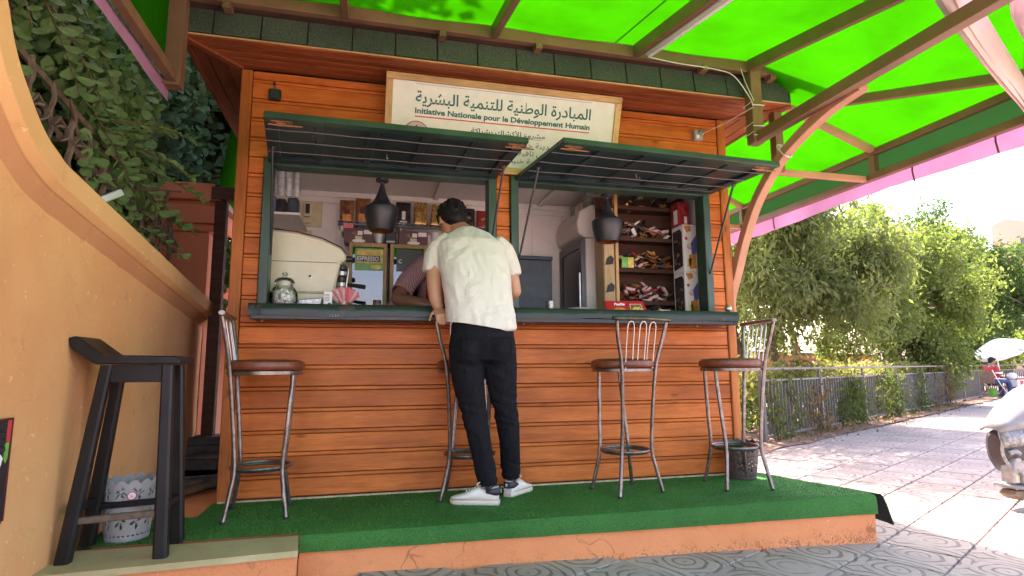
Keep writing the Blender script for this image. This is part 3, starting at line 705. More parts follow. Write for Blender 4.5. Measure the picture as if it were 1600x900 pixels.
# shutters
def shutter(h0, h1, o0, o1, gas_left, gas_right, latchs):
    h0, h1, o0, o1 = map(V, (h0, h1, o0, o1)); dn = (h1-h0).cross(o0-h0).normalized()
    if dn.z > 0: dn = -dn                                      # points down: the side we see
    P = lambda u, v, w=0: h0.lerp(h1, u).lerp(o0.lerp(o1, u), v)+dn*w
    def strip(u0, u1, v0, v1, w0, w1):
        m = MB(); a = [P(u0, v0, w0), P(u1, v0, w0), P(u1, v1, w0), P(u0, v1, w0)]; m.prism(a, dn*(w1-w0)); return m
    s = strip(0.005, 0.995, 0.01, 0.985, 0.0, 0.012).build('shutter', 'shutter_paint', kio)
    for a in ((0, 1, 0.90, 1.0, -0.004, 0.032), (0, 1, 0.0, 0.10, -0.004, 0.032), (0, 0.05, 0.102, 0.898, -0.004, 0.031), (0.95, 1, 0.102, 0.898, -0.004, 0.031)):
        strip(*a).build('frame_rail', 'green_paint' if a[2] == 0.90 else 'shutter_paint', s, bevel=0.004)
    for i in range(1, 5): strip(i/5-0.016, i/5+0.016, 0.102, 0.898, 0.0125, 0.026).build('stile', 'shutter_paint', s, bevel=0.003)
    strip(0.052, 0.948, 0.10, 0.125, 0.0127, 0.024).build('stile', 'shutter_paint', s, bevel=0.003)
    strip(0.052, 0.948, 0.875, 0.898, 0.0127, 0.024).build('stile', 'shutter_paint', s, bevel=0.003)
    for v in (0.30, 0.54, 0.78):
        m = MB(); m.tube([P(u/12, v, 0.036+0.002*math.sin(u*2)) for u in range(0, 13)], 0.0032, 6); m.build('grille_rod', 'fence_grey', s)
    for u in latchs:
        m = MB(); a = P(u, 0.93, 0.034); b = P(u+0.075, 0.93, 0.034); m.bar(a, b, 0.022, 0.006, dn); m.tube([P(u-0.01, 0.905, 0.045), P(u+0.11, 0.905, 0.045)], 0.005, 6); m.bar(P(u+0.02, 0.90, 0.04), P(u+0.05, 0.90, 0.04), 0.03, 0.012, dn); m.build('latch', 'rust', s)
    m = MB(); m.tube([P(0.47, 0.45, 0.036), P(0.47, 0.45, 0.07), P(0.472, 0.5, 0.075)], 0.003, 6); m.build('hook', 'steel', s)
    for u, end in ((0.022, gas_left), (0.978, gas_right)):
        if end is None: continue
        top = P(u, 0.42, 0.036); e = V(end); m = MB(); m.tube([top, top.lerp(e, 0.5), e], [0.008, 0.0085, 0.006], 8)
        m.tube([top+V((0.018*math.cos(a), 0, 0.018*math.sin(a))) for a in [i*0.63 for i in range(11)]], 0.003, 5, False); m.build('stay_rod', 'black_metal', s)
    return s
shutter((-0.66, 3.925, 2.462), (0.862, 3.925, 2.462), (-0.592, 3.28, 2.505), (0.925, 3.28, 2.488), (-0.62, 3.93, 1.82), (0.80, 3.93, 1.80), (0.025, 0.945-0.02))
shutter((1.00, 3.925, 2.462), (2.585, 3.925, 2.462), (1.148, 3.28, 2.512), (2.712, 3.28, 2.478), (1.02, 3.93, 1.83), (2.55, 3.93, 1.80), (0.02, 0.90))

# ---------------------------------------------------------------- canopy
can = thing('canopy', (1.2, 3.5, 2.5), 'green fabric canopy on brown metal beams with pink valance over the kiosk front', 'canopy')
SL = 0.198; YB = 3.545; ZB = 3.315; YF = 0.80
zr = lambda y: ZB-SL*(YB-y)
def bar(name, p0, p1, w, h, mat='frame_brown', par=None, bev=0.003):
    m = MB(); m.bar(p0, p1, w, h); return m.build(name, mat, par or can, bevel=bev)
bar('ledger_beam', (-1.165, YB, ZB), (3.28, YB, ZB-0.015), 0.05, 0.085)
for x in (-0.87, 0.42, 1.07, 2.33, 2.90):
    m = MB(); m.box((x-0.025, YB-0.004+0.036, ZB-0.085), (x+0.025, YB+0.042, ZB-0.035)); m.box((x-0.022, YB-0.034, ZB-0.088), (x+0.022, YB+0.0315, ZB-0.046)); cl = m.build('clip', 'frame_brown', can)
    m = MB(); m.lathe([(0.001, 0), (0.008, 0.001), (0.008, 0.006)], (x, YB-0.034, ZB-0.067), 8, M=Matrix.Rotation(R(90), 4, 'X')); m.build('screw', 'steel', cl)
for x in (-1.13, -0.19, 0.762, 1.785, 2.70):
    bar('rafter', (x, YB-0.027, zr(YB)-0.012), (x, YF, zr(YF)-0.012), 0.045, 0.085)
for x in (-1.13, 2.735):
    bar('hanging_post', (x, YB-0.002, ZB-0.045), (x, YB-0.002, 2.71), 0.088, 0.085)
    bar('tie_beam', (x+(0.012 if x > 0 else 0.0), YB+0.05, 2.755), (x+(0.012 if x > 0 else 0.0), YF, 2.755), 0.07 if x > 0 else 0.05, 0.075 if x > 0 else 0.06)
bar('front_beam', (-1.2, YF, zr(YF)-0.06), (3.0, YF, zr(YF)-0.06), 0.05, 0.08)
bar('hanging_post', (3.06, 3.72, 3.06), (3.06, 3.72, 2.58), 0.07, 0.07)
br = [(3.99, 1.500), (3.985, 1.62), (3.894, 1.79), (3.76, 2.05), (3.576, 2.31), (3.281, 2.535), (2.888, 2.672), (2.60, 2.706)]
k = 1.022
pts = spline([V((2.75*k, y*k, 1.1+(z-1.1)*k)) for y, z in br], 5); m = MB(); rings = []
for i, p in enumerate(pts):
    d = (pts[min(i+1, len(pts)-1)]-pts[max(0, i-1)]).normalized(); n = V((1, 0, 0)).cross(d).normalized(); a = V((0.034, 0, 0)); b = n*0.034
    rings.append([p-a-b, p+a-b, p+a+b, p-a+b])
m.loft(rings, smooth=False); brace = m.build('curved_brace', 'brace_brown', can, bevel=0.004)
m = MB(); pk = V((2.75*k, 3.281*k-0.02, 1.1+(2.544-1.1)*k)); 
for i in range(4): m.tube([pk+V((0.042*math.cos(a), 0.03*math.sin(a)+0.01*i, 0.042*math.sin(a)*1.1+0.012*i)) for a in [j*0.7 for j in range(10)]], 0.004, 5)
m.build('wire_tie', 'wire_white', brace)
# right wing
PX = 3.90
bar('perimeter_beam', (PX, 2.30, 2.785), (PX, 7.2, 2.785), 0.05, 0.05); bar('perimeter_beam', (PX, 2.30, 2.590), (PX, 7.2, 2.590), 0.05, 0.055)
for y in (3.66, 5.35, 7.0): bar('perimeter_post', (PX+0.002, y, 2.615), (PX+0.002, y, 2.762), 0.052, 0.052)
bar('wing_tie', (2.78, 3.73, 2.585), (PX-0.027, 3.73, 2.585), 0.045, 0.045, 'brace_brown')
bar('wing_rafter', (3.02, 3.70, 3.165), (PX-0.02, 3.64, 2.80), 0.05, 0.05, 'brace_brown')
bar('wing_rafter', (2.98, 5.32, 3.165), (PX-0.02, 5.32, 2.80), 0.05, 0.05, 'brace_brown')
bar('wing_tie', (2.80, 5.38, 2.585), (PX-0.027, 5.38, 2.585), 0.045, 0.045, 'brace_brown')
bar('hip_rafter', (3.20, 3.55, 3.05), (3.78, 2.40, 2.80), 0.05, 0.06)
# fabric
def sag(p, a=0.012): return p+V((0, 0, a*mnoise.noise(p*1.7)))
m = MB(); xs_ = [lerp(-1.16, 2.72, i/40) for i in range(41)]; ys_ = [lerp(YF-0.03, YB+0.05, j/24) for j in range(25)]
def bay(x):
    b = [-1.13, -0.19, 0.762, 1.785, 2.72]
    for a, c in zip(b, b[1:]):
        if a <= x <= c: t = (x-a)/(c-a); return -0.020*math.sin(math.pi*t)**2
    return 0
fz = lambda x, y: zr(y)+0.040+bay(x)
m.sheet([[V((x, y, fz(x, y)+0.006*mnoise.noise(V((x*2, y*2, 0))))) for x in xs_] for y in ys_]); m.build('fabric_roof', 'green_fabric', can)
for x, y0, y1 in ((1.62, 1.6, 3.50), (-0.75, 1.0, 3.5)):
    m = MB(); m.sheet([[V((x+dx, lerp(y0, y1, j/10), fz(x, lerp(y0, y1, j/10))-0.009)) for dx in (-0.006, 0.006)] for j in range(11)]); m.build('seam', 'green_strip', can)
m = MB(); rows = []
for j in range(41):
    y = lerp(2.02, 7.2, j/40)
    if y < YB: xa, za = 2.72, zr(y)+0.040
    else: xa, za = lerp(2.72, 3.10, min(1, (y-YB)/0.12)), lerp(zr(YB)+0.04, 3.245, min(1, (y-YB)/0.12))
    rows.append([sag(V((lerp(xa, PX+0.03, i/12), y, lerp(za, 2.815, i/12)-0.012*math.sin(math.pi*i/12))), 0.010) for i in range(13)])
m.sheet(rows); m.build('fabric_wing', 'green_fabric', can)
m = MB(); m.sheet([[V((PX+0.031, y, z)) for z in (2.60, 2.70, 2.80)] for y in [lerp(2.3, 7.2, i/20) for i in range(21)]]); m.build('fabric_strip', 'green_strip', can)
m = MB(); m.sheet([[V((PX+0.040+0.012*mnoise.noise(V((y*3, z*4, 0))), y, z if z > 2.5 else 2.455+0.015*math.sin(y*2.1)+0.008*mnoise.noise(V((y*6, 0, 0))))) for z in (2.60, 2.56, 2.45)] for y in [lerp(2.3, 7.2, i/70) for i in range(71)]]); val = m.build('valance', 'pink_fabric', can)
for y in (2.75, 3.35, 4.9):
    m = MB(); m.tube([V((PX+0.030, y, 2.61)), V((PX+0.026, y+0.004, 2.53)), V((PX+0.028, y-0.006, 2.45))], 0.006, 6); m.build('tie_strap', 'maroon_card', val)
# left side: gusset fabric and pink valance
m = MB(); m.sheet([[V((-1.172, y, z)) for z in (2.76, (zr(y)+2.80)/2, zr(y)+0.035)] for y in [lerp(0.9, YB+0.0, i/12) for i in range(13)]]); m.build('fabric_side', 'green_fabric', can)
m = MB(); m.sheet([[V((-1.176+0.008*mnoise.noise(V((y*4, z*4, 7))), y, z)) for z in (2.745, 2.70, 2.655+0.008*math.sin(y*5))] for y in [lerp(0.9, YB+0.06, i/30) for i in range(31)]]); m.build('valance', 'pink_fabric', can)
# left wing behind the kiosk corner
bar('perimeter_beam', (-1.20, 5.0, 2.46), (-1.20, 7.4, 2.46), 0.05, 0.05); 
m = MB(); m.sheet([[V((x, y, lerp(2.46, 3.10, t))) for t, x in ((0, -1.22), (0.5, -1.18), (1, -1.14))] for y in (5.0, 6, 7.4)]); m.build('fabric_wing', 'green_fabric', can)
m = MB(); m.sheet([[V((-1.228, y, z)) for z in (2.46, 2.36, 2.27)] for y in [5+0.2*i for i in range(13)]]); m.build('valance', 'pink_fabric', can)
bar('back_post', (-1.18, 5.02, 0.3), (-1.18, 5.02, 2.44), 0.085, 0.085, 'dark_shelf_wood'); bar('back_tie', (-1.25, 5.0, 2.50), (-0.87, 5.0, 2.50), 0.09, 0.10, 'dark_shelf_wood')
# bunched pink cloth at the front corner of the wing
def bunch(pts, w, seed, name):
    P = spline(pts, 8); m = MB(); rows = []
    for i, p in enumerate(P):
        t = i/(len(P)-1); d = (P[min(i+1, len(P)-1)]-P[max(i-1, 0)]).normalized(); n = V((d.y, -d.x, 0)).normalized(); row = []
        for k in range(11):
            s = k/10; f = 0.030*mnoise.noise(V((s*4.2+seed, t*1.6, seed)))
            row.append(p+V((0, 0, -w*s*(1+0.15*math.sin(t*9))))+n*(f+0.05*math.sin(math.pi*s)))
        rows.append(row)
    m.sheet(rows); return m.build(name, 'pale_pink_fabric', can)
def drape(Lp, Rp, seed):
    A, B = spline(Lp, 8), spline(Rp, 8); rows = []
    for i, (a, b) in enumerate(zip(A, B)):
        t = i/(len(A)-1); row = []
        for k in range(15):
            s = k/14; p = a.lerp(b, s); f = 0.028*mnoise.noise(V((s*5+seed, t*1.4, seed)))+0.012*mnoise.noise(V((s*11, t*3, seed)))
            row.append(p+V((0, 0, -0.07*math.sin(math.pi*s)+f)))
        rows.append(row)
    m = MB(); m.sheet(rows); m.build('bunched_valance', 'pale_pink_fabric', can)
drape([(2.15, 1.80, 2.93), (2.64, 2.05, 2.86), (3.22, 2.28, 2.73), (3.66, 2.42, 2.61), (3.88, 2.52, 2.55)], [(2.45, 1.78, 3.00), (2.93, 2.05, 2.91), (3.36, 2.24, 2.80), (3.70, 2.38, 2.70), (3.93, 2.50, 2.62)], 3)
drape([(2.75, 1.70, 2.90), (3.02, 1.98, 2.83), (3.40, 2.16, 2.74), (3.75, 2.34, 2.66)], [(2.90, 1.66, 2.96), (3.16, 1.94, 2.90), (3.52, 2.12, 2.81), (3.85, 2.30, 2.71)], 9)
# strip light, wires
t = thing('strip_light', (1.83, 3.0, 3.1), 'long white tube light fixed along a canopy rafter', 'light')
m = MB(); m.bar((1.838, 3.44, zr(3.44)-0.048), (1.838, 2.0, zr(2.0)-0.048), 0.045, 0.03); m.build('housing', 'white_plastic', t, bevel=0.004)
m = MB(); m.bar((1.838, 3.43, zr(3.43)-0.068), (1.838, 2.0, zr(2.0)-0.068), 0.03, 0.014); m.build('diffuser', 'white_card', t, bevel=0.003)
w = thing('electric_wire', (2.5, 3.5, 2.8), 'thin pale cable running from the strip light to the post with wraps round it', 'cable')
m = MB(); m.tube(spline([(1.84, 3.45, 3.23), (2.1, 3.505, 3.245), (2.4, 3.51, 3.24), (2.55, 3.50, 3.20), (2.66, 3.49, 3.05), (2.69, 3.49, 2.98)], 6), 0.004, 6); m.tube(spline([(2.62, 3.51, 3.27), (2.64, 3.49, 3.15), (2.70, 3.49, 3.02)], 5), 0.003, 6); m.build('cable_run', 'wire_white', w)
for z in (2.99, 2.83, 2.76):
    m = MB(); m.tube([(2.735+0.052*sx, YB-0.002+0.05*sy, z+0.006*k) for k, (sx, sy) in enumerate(((-1, -1), (1, -1), (1, 1), (-1, 1), (-1, -1)))], 0.004, 6)
    m.build('cable_wrap', 'wire_white', w)
m = MB(); m.tube(spline([(2.69, 3.49, 2.97), (2.6, 3.7, 2.93), (2.53, 3.92, 2.92)], 5), 0.003, 6); m.build('cable_run', 'wire_white', w)
# ---------------------------------------------------------------- left boundary wall, pillar, grille, shrub
bw = thing('boundary_wall', (-1.4, 3.6, 0), 'orange rendered boundary wall with raised coping rising steeply at its near end', 'wall')
prof = [(1.30, 3.8), (1.58, 3.2), (1.80, 2.75), (1.95, 2.45), (2.06, 2.24), (2.15, 2.10), (2.25, 2.00), (2.37, 1.905), (2.50, 1.845), (2.68, 1.805), (3.3, 1.725), (4.0, 1.632), (5.3, 1.47)]
pp = spline([V((0, y, z)) for y, z in prof], 6)
mb = MB(); fr = []; bk = []
zs = [0.0]+[i/24 for i in range(1, 25)]
for p in pp:
    fr.append([V((-1.275+0.005*mnoise.noise(V((p.y*7, p.z*f*7, 1))), p.y, p.z*f)) for f in zs]); 
mb.sheet(fr); mb.sheet([[V((-1.275, p.y, p.z)), V((-1.50, p.y, p.z)), V((-1.50, p.y, 0))] for p in pp], False)
mb.sheet([[V((x, 5.3, z)) for x in (-1.50, -1.275)] for z in (0, 1.47)], False)
mb.build('wall_face', 'orange_plaster', bw)
mb = MB(); rings = []
for i, p in enumerate(pp):
    d = (pp[min(i+1, len(pp)-1)]-pp[max(i-1, 0)]).normalized(); n = V((0, -d.z, d.y)); w = 0.004*mnoise.noise(V((0, p.y*9, p.z*9)))
    def q(x, h): return V((x, p.y, p.z))+n*h
    rings.append([q(-1.52, 0.0), q(-1.232+w, -0.012), q(-1.196+w, 0.012+w), q(-1.190+w, 0.098), q(-1.205, 0.112+w), q(-1.52, 0.118)])
mb.loft(rings, smooth=False); mb.build('coping', 'cap_plaster', bw, bevel=0.003)
mb = MB(); rings = []
for i, p in enumerate(pp):
    d = (pp[min(i+1, len(pp)-1)]-pp[max(i-1, 0)]).normalized(); n = V((0, -d.z, d.y))
    rings.append([V((-1.28, p.y, p.z))+n*-0.085, V((-1.235, p.y, p.z))+n*-0.014, V((-1.28, p.y, p.z))+n*-0.012])
mb.loft(rings, smooth=False); mb.build('coping_moulding', 'moulding_plaster', bw)
# meter hatch with painted front at the near end
ht = thing('meter_hatch', (-1.27, 2.35, 0.56), 'black meter cupboard door with red, green and white paint at the left edge', 'hatch')
mb = MB(); mb.box((-1.272, 2.0, 0.55), (-1.262, 2.562, 0.925)); mb.build('hatch_door', 'black_card', ht, bevel=0.003)
for i, z in enumerate((0.89, 0.862, 0.835, 0.808)):
    mb = MB(); mb.box((-1.2615, 2.02, z), (-1.2575, 2.525, z+0.016)); mb.build('louvre', 'rubber', ht)
mb = MB(); mb.box((-1.2613, 2.532, 0.84), (-1.2600, 2.556, 0.918)); mb.build('red_paint', 'red_ink', ht)
mb = MB(); mb.prism([V((-1.2612, y, z)) for y, z in ((2.528, 0.838), (2.552, 0.838), (2.550, 0.78), (2.538, 0.765), (2.525, 0.785))], (0.0012, 0, 0)); mb.build('green_paint_patch', 'green_card', ht)
for pl2 in ([(2.47, 0.80), (2.555, 0.80), (2.572, 0.785), (2.555, 0.74), (2.565, 0.72), (2.545, 0.705), (2.52, 0.74), (2.53, 0.765), (2.5, 0.78)], [(2.40, 0.80), (2.46, 0.795), (2.48, 0.76), (2.455, 0.715), (2.42, 0.73), (2.44, 0.76)]):
    mb = MB(); mb.prism([V((-1.2611, y-0.05, z)) for y, z in pl2], (0.0012, 0, 0)); mb.build('white_paint', 'white_ink', ht)
mb = MB(); mb.box((-1.262, 2.557, 0.56), (-1.258, 2.563, 0.925)); mb.box((-1.262, 2.1, 0.919), (-1.258, 2.556, 0.926)); mb.build('hatch_rim', 'maroon_card', ht)
# pillar with stepped courses
pil = thing('gate_pillar', (-1.5, 5.35, 0), 'terracotta pillar with stepped cap courses behind the shrub', 'pillar')
for x1, z0, z1, e in ((-1.27, 0, 2.19, 0), (-1.235, 2.192, 2.25, 0.03), (-1.20, 2.252, 2.40, 0.06), (-1.24, 2.402, 2.44, 0.02), (-1.19, 2.442, 2.50, 0.07), (-1.25, 2.502, 2.60, 0.0)):
    mb = MB(); mb.box((-1.66-e, 5.05-e, z0), (x1, 5.45+e, z1)); mb.build('course', 'red_plaster', pil, bevel=0.006)
gw = thing('pale_wall', (-1.3, 6.1, 0), 'sunlit pale pink wall end glimpsed in the gap left of the kiosk', 'wall')
mb = MB(); mb.box((-1.62, 6.05, 0), (-0.9, 6.3, 1.47)); mb.build('wall_face', 'pink_plaster', gw, bevel=0.004)
rg = thing('rear_grille', (-1.3, 6.6, 1.47), 'curled iron grille seen through the gap left of the kiosk', 'grille')
for x in (-1.55, -1.42, -1.29, -1.16, -1.03):
    mb = MB(); mb.tube([V((x+0.03*math.sin(a*2.2), 6.15, 1.47+a*0.16)) for a in [i*0.4 for i in range(12)]], 0.014, 6); mb.build('grille_bar', 'iron_rust', rg)
for i, (x, y, z, sx, sy, sz, rz) in enumerate(((-1.12, 4.55, 0.29, 0.30, 0.30, 0.10, 0.2), (-1.10, 4.75, 0.39, 0.26, 0.3, 0.09, -0.2), (-1.14, 5.0, 0.29, 0.30, 0.25, 0.30, 0.1))):
    mb = MB(); mb.box((x-sx/2, y-sy/2, z), (x+sx/2, y+sy/2, z+sz), rotz(rz, (x, y, 0))); mb.box((x-sx/2-0.012, y-sy/2-0.012, z+sz*0.8), (x+sx/2+0.012, y+sy/2+0.012, z+sz*0.8+0.02), rotz(rz, (x, y, 0)))
    o = mb.build('old_crate', 'debris', None, bevel=0.01); tag(o, ('low dark crate on the floor in the gap beside the kiosk', 'dark crate lying on top of another in the gap beside the kiosk', 'tall dark crate at the back of the gap beside the kiosk')[i], 'crate', 'crates in the gap by the kiosk')
mb = MB(); mb.bar((-1.22, 4.05, 0.31), (-0.95, 4.5, 0.335), 0.07, 0.025); mb.bar((-1.2, 4.2, 0.335), (-1.0, 4.55, 0.36), 0.05, 0.02); tag(mb.build('scrap_board', 'scrap_wood', None, bevel=0.003, origin=(-1.1, 4.3, 0.29)), 'loose grey boards lying on the floor in the gap by the kiosk', 'board')
# ornate iron grille on the wall
ig = thing('iron_grille', (-1.42, 3.2, 1.85), 'rusty wrought iron grille with twisted bars and scrolls on top of the boundary wall', 'grille')
def scroll(c, r, turns, sgn, tilt=0):
    pts = []
    for i in range(22):
        t = i/21; a = sgn*t*turns*2*math.pi+tilt; rr = r*(1-0.75*t); pts.append(V((c[0]+0.012*math.sin(i), c[1]+rr*math.cos(a), c[2]+rr*math.sin(a))))
    return pts
y = 2.70; k = 0
while y < 4.6:
    zb = 1.90-0.12*(y-2.7); h = 0.50 if y < 3.2 else 0.45
    mb = MB(); tw = [V((-1.40+0.006*math.cos(i*1.4), y+0.006*math.sin(i*1.4), zb+h*i/16)) for i in range(17)]; mb.tube(tw, 0.012 if k % 2 else 0.016, 6); mb.build('twisted_bar', 'iron_rust', ig)
    for c, r, s, t0 in (((-1.39, y+0.080, zb+0.12), 0.078, 1, math.pi), ((-1.39, y+0.065, zb+0.30), 0.070, -1, math.pi)):
        P = scroll(c, r, 1.3, s, t0); mb = MB(); rings = []
        for i, p in enumerate(P):
            d = (P[min(i+1, len(P)-1)]-P[max(i-1, 0)]).normalized(); n = V((1, 0, 0)); b = d.cross(n).normalized()
            rings.append([p-n*0.011-b*0.005, p+n*0.011-b*0.005, p+n*0.011+b*0.005, p-n*0.011+b*0.005])
        mb.loft(rings, smooth=False); mb.build('scroll', 'iron_rust', ig)
    y += 0.185; k += 1
for z in (1.95, 2.40):
    mb = MB(); mb.bar((-1.41, 2.58, z), (-1.41, 4.6, z-0.24), 0.03, 0.012, (1, 0, 0)); mb.build('rail', 'iron_rust', ig)
mb = MB(); mb.bar((-1.28, 3.05, 1.87), (-1.20, 3.15, 1.96), 0.045, 0.035); tag(mb.build('floodlight_bracket', 'steel', None, bevel=0.004), 'small pale metal bracket sticking up on the wall coping', 'bracket')
# shrub over the wall
sh = thing('shrub', (-1.9, 3.4, 0), 'round leaved green shrub spilling over the boundary wall', 'shrub')
for P, r in (([(-1.55, 2.75, 1.2), (-1.53, 2.8, 1.9), (-1.50, 2.72, 2.5), (-1.62, 2.6, 3.2)], 0.028), ([(-1.55, 3.6, 1.2), (-1.50, 3.5, 1.9), (-1.45, 3.45, 2.4), (-1.6, 3.2, 3.0), (-1.8, 3.1, 3.6)], 0.035),
             ([(-1.5, 3.5, 1.95), (-1.42, 3.2, 2.2), (-1.36, 2.95, 2.33)], 0.014), ([(-1.48, 3.5, 2.0), (-1.34, 3.75, 2.15), (-1.14, 3.86, 2.18)], 0.012), ([(-1.48, 3.45, 2.4), (-1.35, 3.6, 2.45), (-1.10, 3.55, 2.42)], 0.012), ([(-1.55, 4.4, 1.4), (-1.45, 4.4, 2.0), (-1.35, 4.3, 2.3)], 0.022)):
    mb = MB(); pts = spline(P, 5); mb.tube(pts, [r*(1-0.6*i/len(pts)) for i in range(len(pts))], 7); mb.build('branch', 'bark', sh)
lm = MB(); ring = [(0, 0), (0.22, 0.28), (0.42, 0.62), (0.38, 0.88), (0.16, 1.0), (0.0, 0.95), (-0.16, 1.0), (-0.38, 0.88), (-0.42, 0.62), (-0.22, 0.28)]
lm.add([V((0, 0.5, -0.05))]+[V((x, y2, 0.10*abs(x)+0.05*math.sin(y2*3))) for x, y2 in ring], [(0, i+1, (i+1) % 10+1) for i in range(10)])
leaf_me = unit_mesh('leaf', lm, 'leaf_shrub')
rs = random.Random(5)
def inside_view(p): return True
sprays = []
# near leafy twigs: hand-placed sprays hanging in front of the grille and the pillar
for base, tip, n in (((-1.40, 2.62, 2.75), (-1.32, 2.95, 2.35), 16), ((-1.45, 2.45, 2.9), (-1.35, 2.6, 2.45), 14), ((-1.40, 2.8, 2.7), (-1.30, 3.15, 2.38), 16), ((-1.45, 2.4, 2.6), (-1.40, 2.62, 2.2), 12),
                     ((-1.40, 3.4, 2.42), (-1.00, 3.52, 2.40), 18), ((-1.35, 3.6, 2.36), (-1.02, 3.62, 2.20), 18), ((-1.36, 3.7, 2.28), (-1.00, 3.82, 2.12), 16), ((-1.38, 3.5, 2.25), (-1.20, 3.7, 2.0), 14),
                     ((-1.42, 3.2, 2.45), (-1.28, 3.45, 2.12), 14), ((-1.38, 3.8, 2.2), (-1.14, 3.95, 1.98), 14), ((-1.36, 3.9, 2.05), (-1.08, 4.0, 1.96), 10), ((-1.40, 3.3, 2.3), (-1.20, 3.55, 2.42), 14),
                     ((-1.45, 2.7, 3.0), (-1.33, 2.95, 2.65), 16), ((-1.42, 2.9, 2.95), (-1.32, 3.2, 2.6), 14), ((-1.35, 3.85, 1.95), (-1.16, 4.05, 1.80), 10)):
    b, t = V(base), V(tip); mb = MB(); mid = b.lerp(t, 0.5)+V((0, 0, 0.05)); pts = arc(b, mid, t, 6); mb.tube(pts, [0.005]*3+[0.003]*4, 5); mb.build('twig', 'bark', sh)
    sprays.append((pts, n))
cnt = 0
for pts, n in sprays:
    for i in range(n):
        f = (i+0.5)/n*6; k = min(int(f), 5); p = pts[k].lerp(pts[k+1], f-k); d = (pts[k+1]-pts[k]).normalized()
        side = V((d.y, -d.x, 0)).normalized()*(1 if i % 2 else -1); o = inst('leaf', leaf_me, sh, p+V((0, 0, rs.uniform(-0.01, 0.01))))
        dirv = (side*1.0+d*0.7+V((0.4, -0.3, -0.15))*rs.uniform(0, 1)).normalized(); nz = V((0.5+rs.gauss(0, 0.3), -0.8+rs.gauss(0, 0.3), 0.6)).normalized()
        x = dirv.cross(nz).normalized(); nz = x.cross(dirv); s = rs.uniform(0.055, 0.085)
        o.rotation_euler = Matrix((x, dirv, nz)).transposed().to_euler(); o.scale = (s, s, s); cnt += 1
pts = []
for _ in range(5200):
    y = rs.uniform(2.0, 4.3); z = rs.uniform(2.45, 3.8) if y < 3.2 else rs.uniform(2.3, 3.4); x = -1.42-abs(rs.gauss(0, 0.22))
    if z < 2.75 and y < 3.1 and rs.random() < 0.5: continue
    if mnoise.noise(V((x*3, y*3, z*3))) < -0.18: continue
    pts.append((x, y, z))
for _ in range(700):
    t = rs.random(); pts.append((-1.36-abs(rs.gauss(0, 0.12)), rs.uniform(3.2, 4.2), rs.uniform(1.85, 2.5)))
def round_leaves(pts, smin, smax, seed):
    rr = random.Random(seed); ring6 = [V((0, 0, 0)), V((0.36, 0.4, 0.07)), V((0.36, 0.85, 0.05)), V((0, 1, 0)), V((-0.36, 0.85, 0.05)), V((-0.36, 0.4, 0.07))]; vs = []; fs = []
    for p in pts:
        d = V((rr.gauss(0, 1), rr.gauss(0, 1), rr.gauss(-0.4, 0.8))).normalized(); nz = V((rr.gauss(0.4, 0.7), rr.gauss(-0.5, 0.7), rr.gauss(0.5, 0.5))).normalized()
        x = d.cross(nz).normalized(); nz = x.cross(d); s = rr.uniform(smin, smax); b = len(vs)
        vs += [tuple(V(p)+(x*q.x+d*q.y+nz*q.z)*s) for q in ring6]; fs.append(list(range(b, b+6)))
    return np.array(vs), np.array(fs)
v_, f_ = round_leaves(pts, 0.055, 0.085, 3); cloud_obj('foliage', v_, f_, 'leaf_shrub', sh, 'stuff')
pts = [(-1.75-abs(rs.gauss(0, 0.45)), rs.uniform(1.5, 8.0), rs.uniform(1.2, 6.5)) for _ in range(52000)]
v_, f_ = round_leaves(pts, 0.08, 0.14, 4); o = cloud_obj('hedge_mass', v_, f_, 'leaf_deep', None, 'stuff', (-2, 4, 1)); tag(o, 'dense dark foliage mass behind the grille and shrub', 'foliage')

gb = thing('garden_building', (-3.2, 9.6, 0), 'plain reddish building wall beyond the gap left of the kiosk', 'building')
mb = MB(); mb.box((-7, 9.5, 0), (-0.4, 9.8, 2.9)); mb.build('wall', 'red_plaster', gb); mb = MB(); mb.box((-7.05, 9.42, 2.9), (-0.35, 9.85, 3.02)); mb.build('parapet', 'moulding_plaster', gb)
# ---------------------------------------------------------------- right: railing, plants, trees
fe = thing('railing', tuple(FA), 'long grey metal railing with close upright fins along the paved walk', 'railing')
L = (FB-FA).length; nv = int(L/0.118)
b1 = MB(); b1.box((-0.008, -0.014, 0.09), (0.008, 0.014, 0.855)); bar_me = unit_mesh('fin', b1, 'fence_grey')
for i in range(nv):
    o = inst('fin', bar_me, fe, FA+FD*(0.08+i*0.118)); o.rotation_euler = (0, 0, math.atan2(FD.y, FD.x))
b1 = MB(); b1.box((-0.035, -0.035, 0.0), (0.035, 0.035, 0.90)); b1.box((-0.014, -0.014, 0.901), (0.014, 0.014, 1.03)); post_me = unit_mesh('post', b1, 'fence_grey')
for i in range(int(L/2.2)+1):
    o = inst('post', post_me, fe, FA+FD*(i*2.2)); o.rotation_euler = (0, 0, math.atan2(FD.y, FD.x))
for z, w, h in ((1.045, 0.05, 0.035), (0.875, 0.05, 0.03), (0.075, 0.05, 0.03)):
    mb = MB(); mb.bar(FA+V((0, 0, z)), FB+V((0, 0, z)), w, h); mb.build('rail', 'fence_grey', fe, bevel=0.004)
f2 = thing('railing', tuple(FB), 'far grey railing continuing behind the seated vendor and parasol', 'railing')
G0, G1 = FB+V((0.6, 1.2, 0)), FB+V((11, 3.0, 0)); gd = (G1-G0).normalized()
for i in range(80):
    o = inst('fin', bar_me, f2, G0+gd*(i*0.13)); o.rotation_euler = (0, 0, math.atan2(gd.y, gd.x))
for z in (1.045, 0.875, 0.075):
    mb = MB(); mb.bar(G0+V((0, 0, z)), G1+V((0, 0, z)), 0.05, 0.03); mb.build('rail', 'fence_grey', f2)
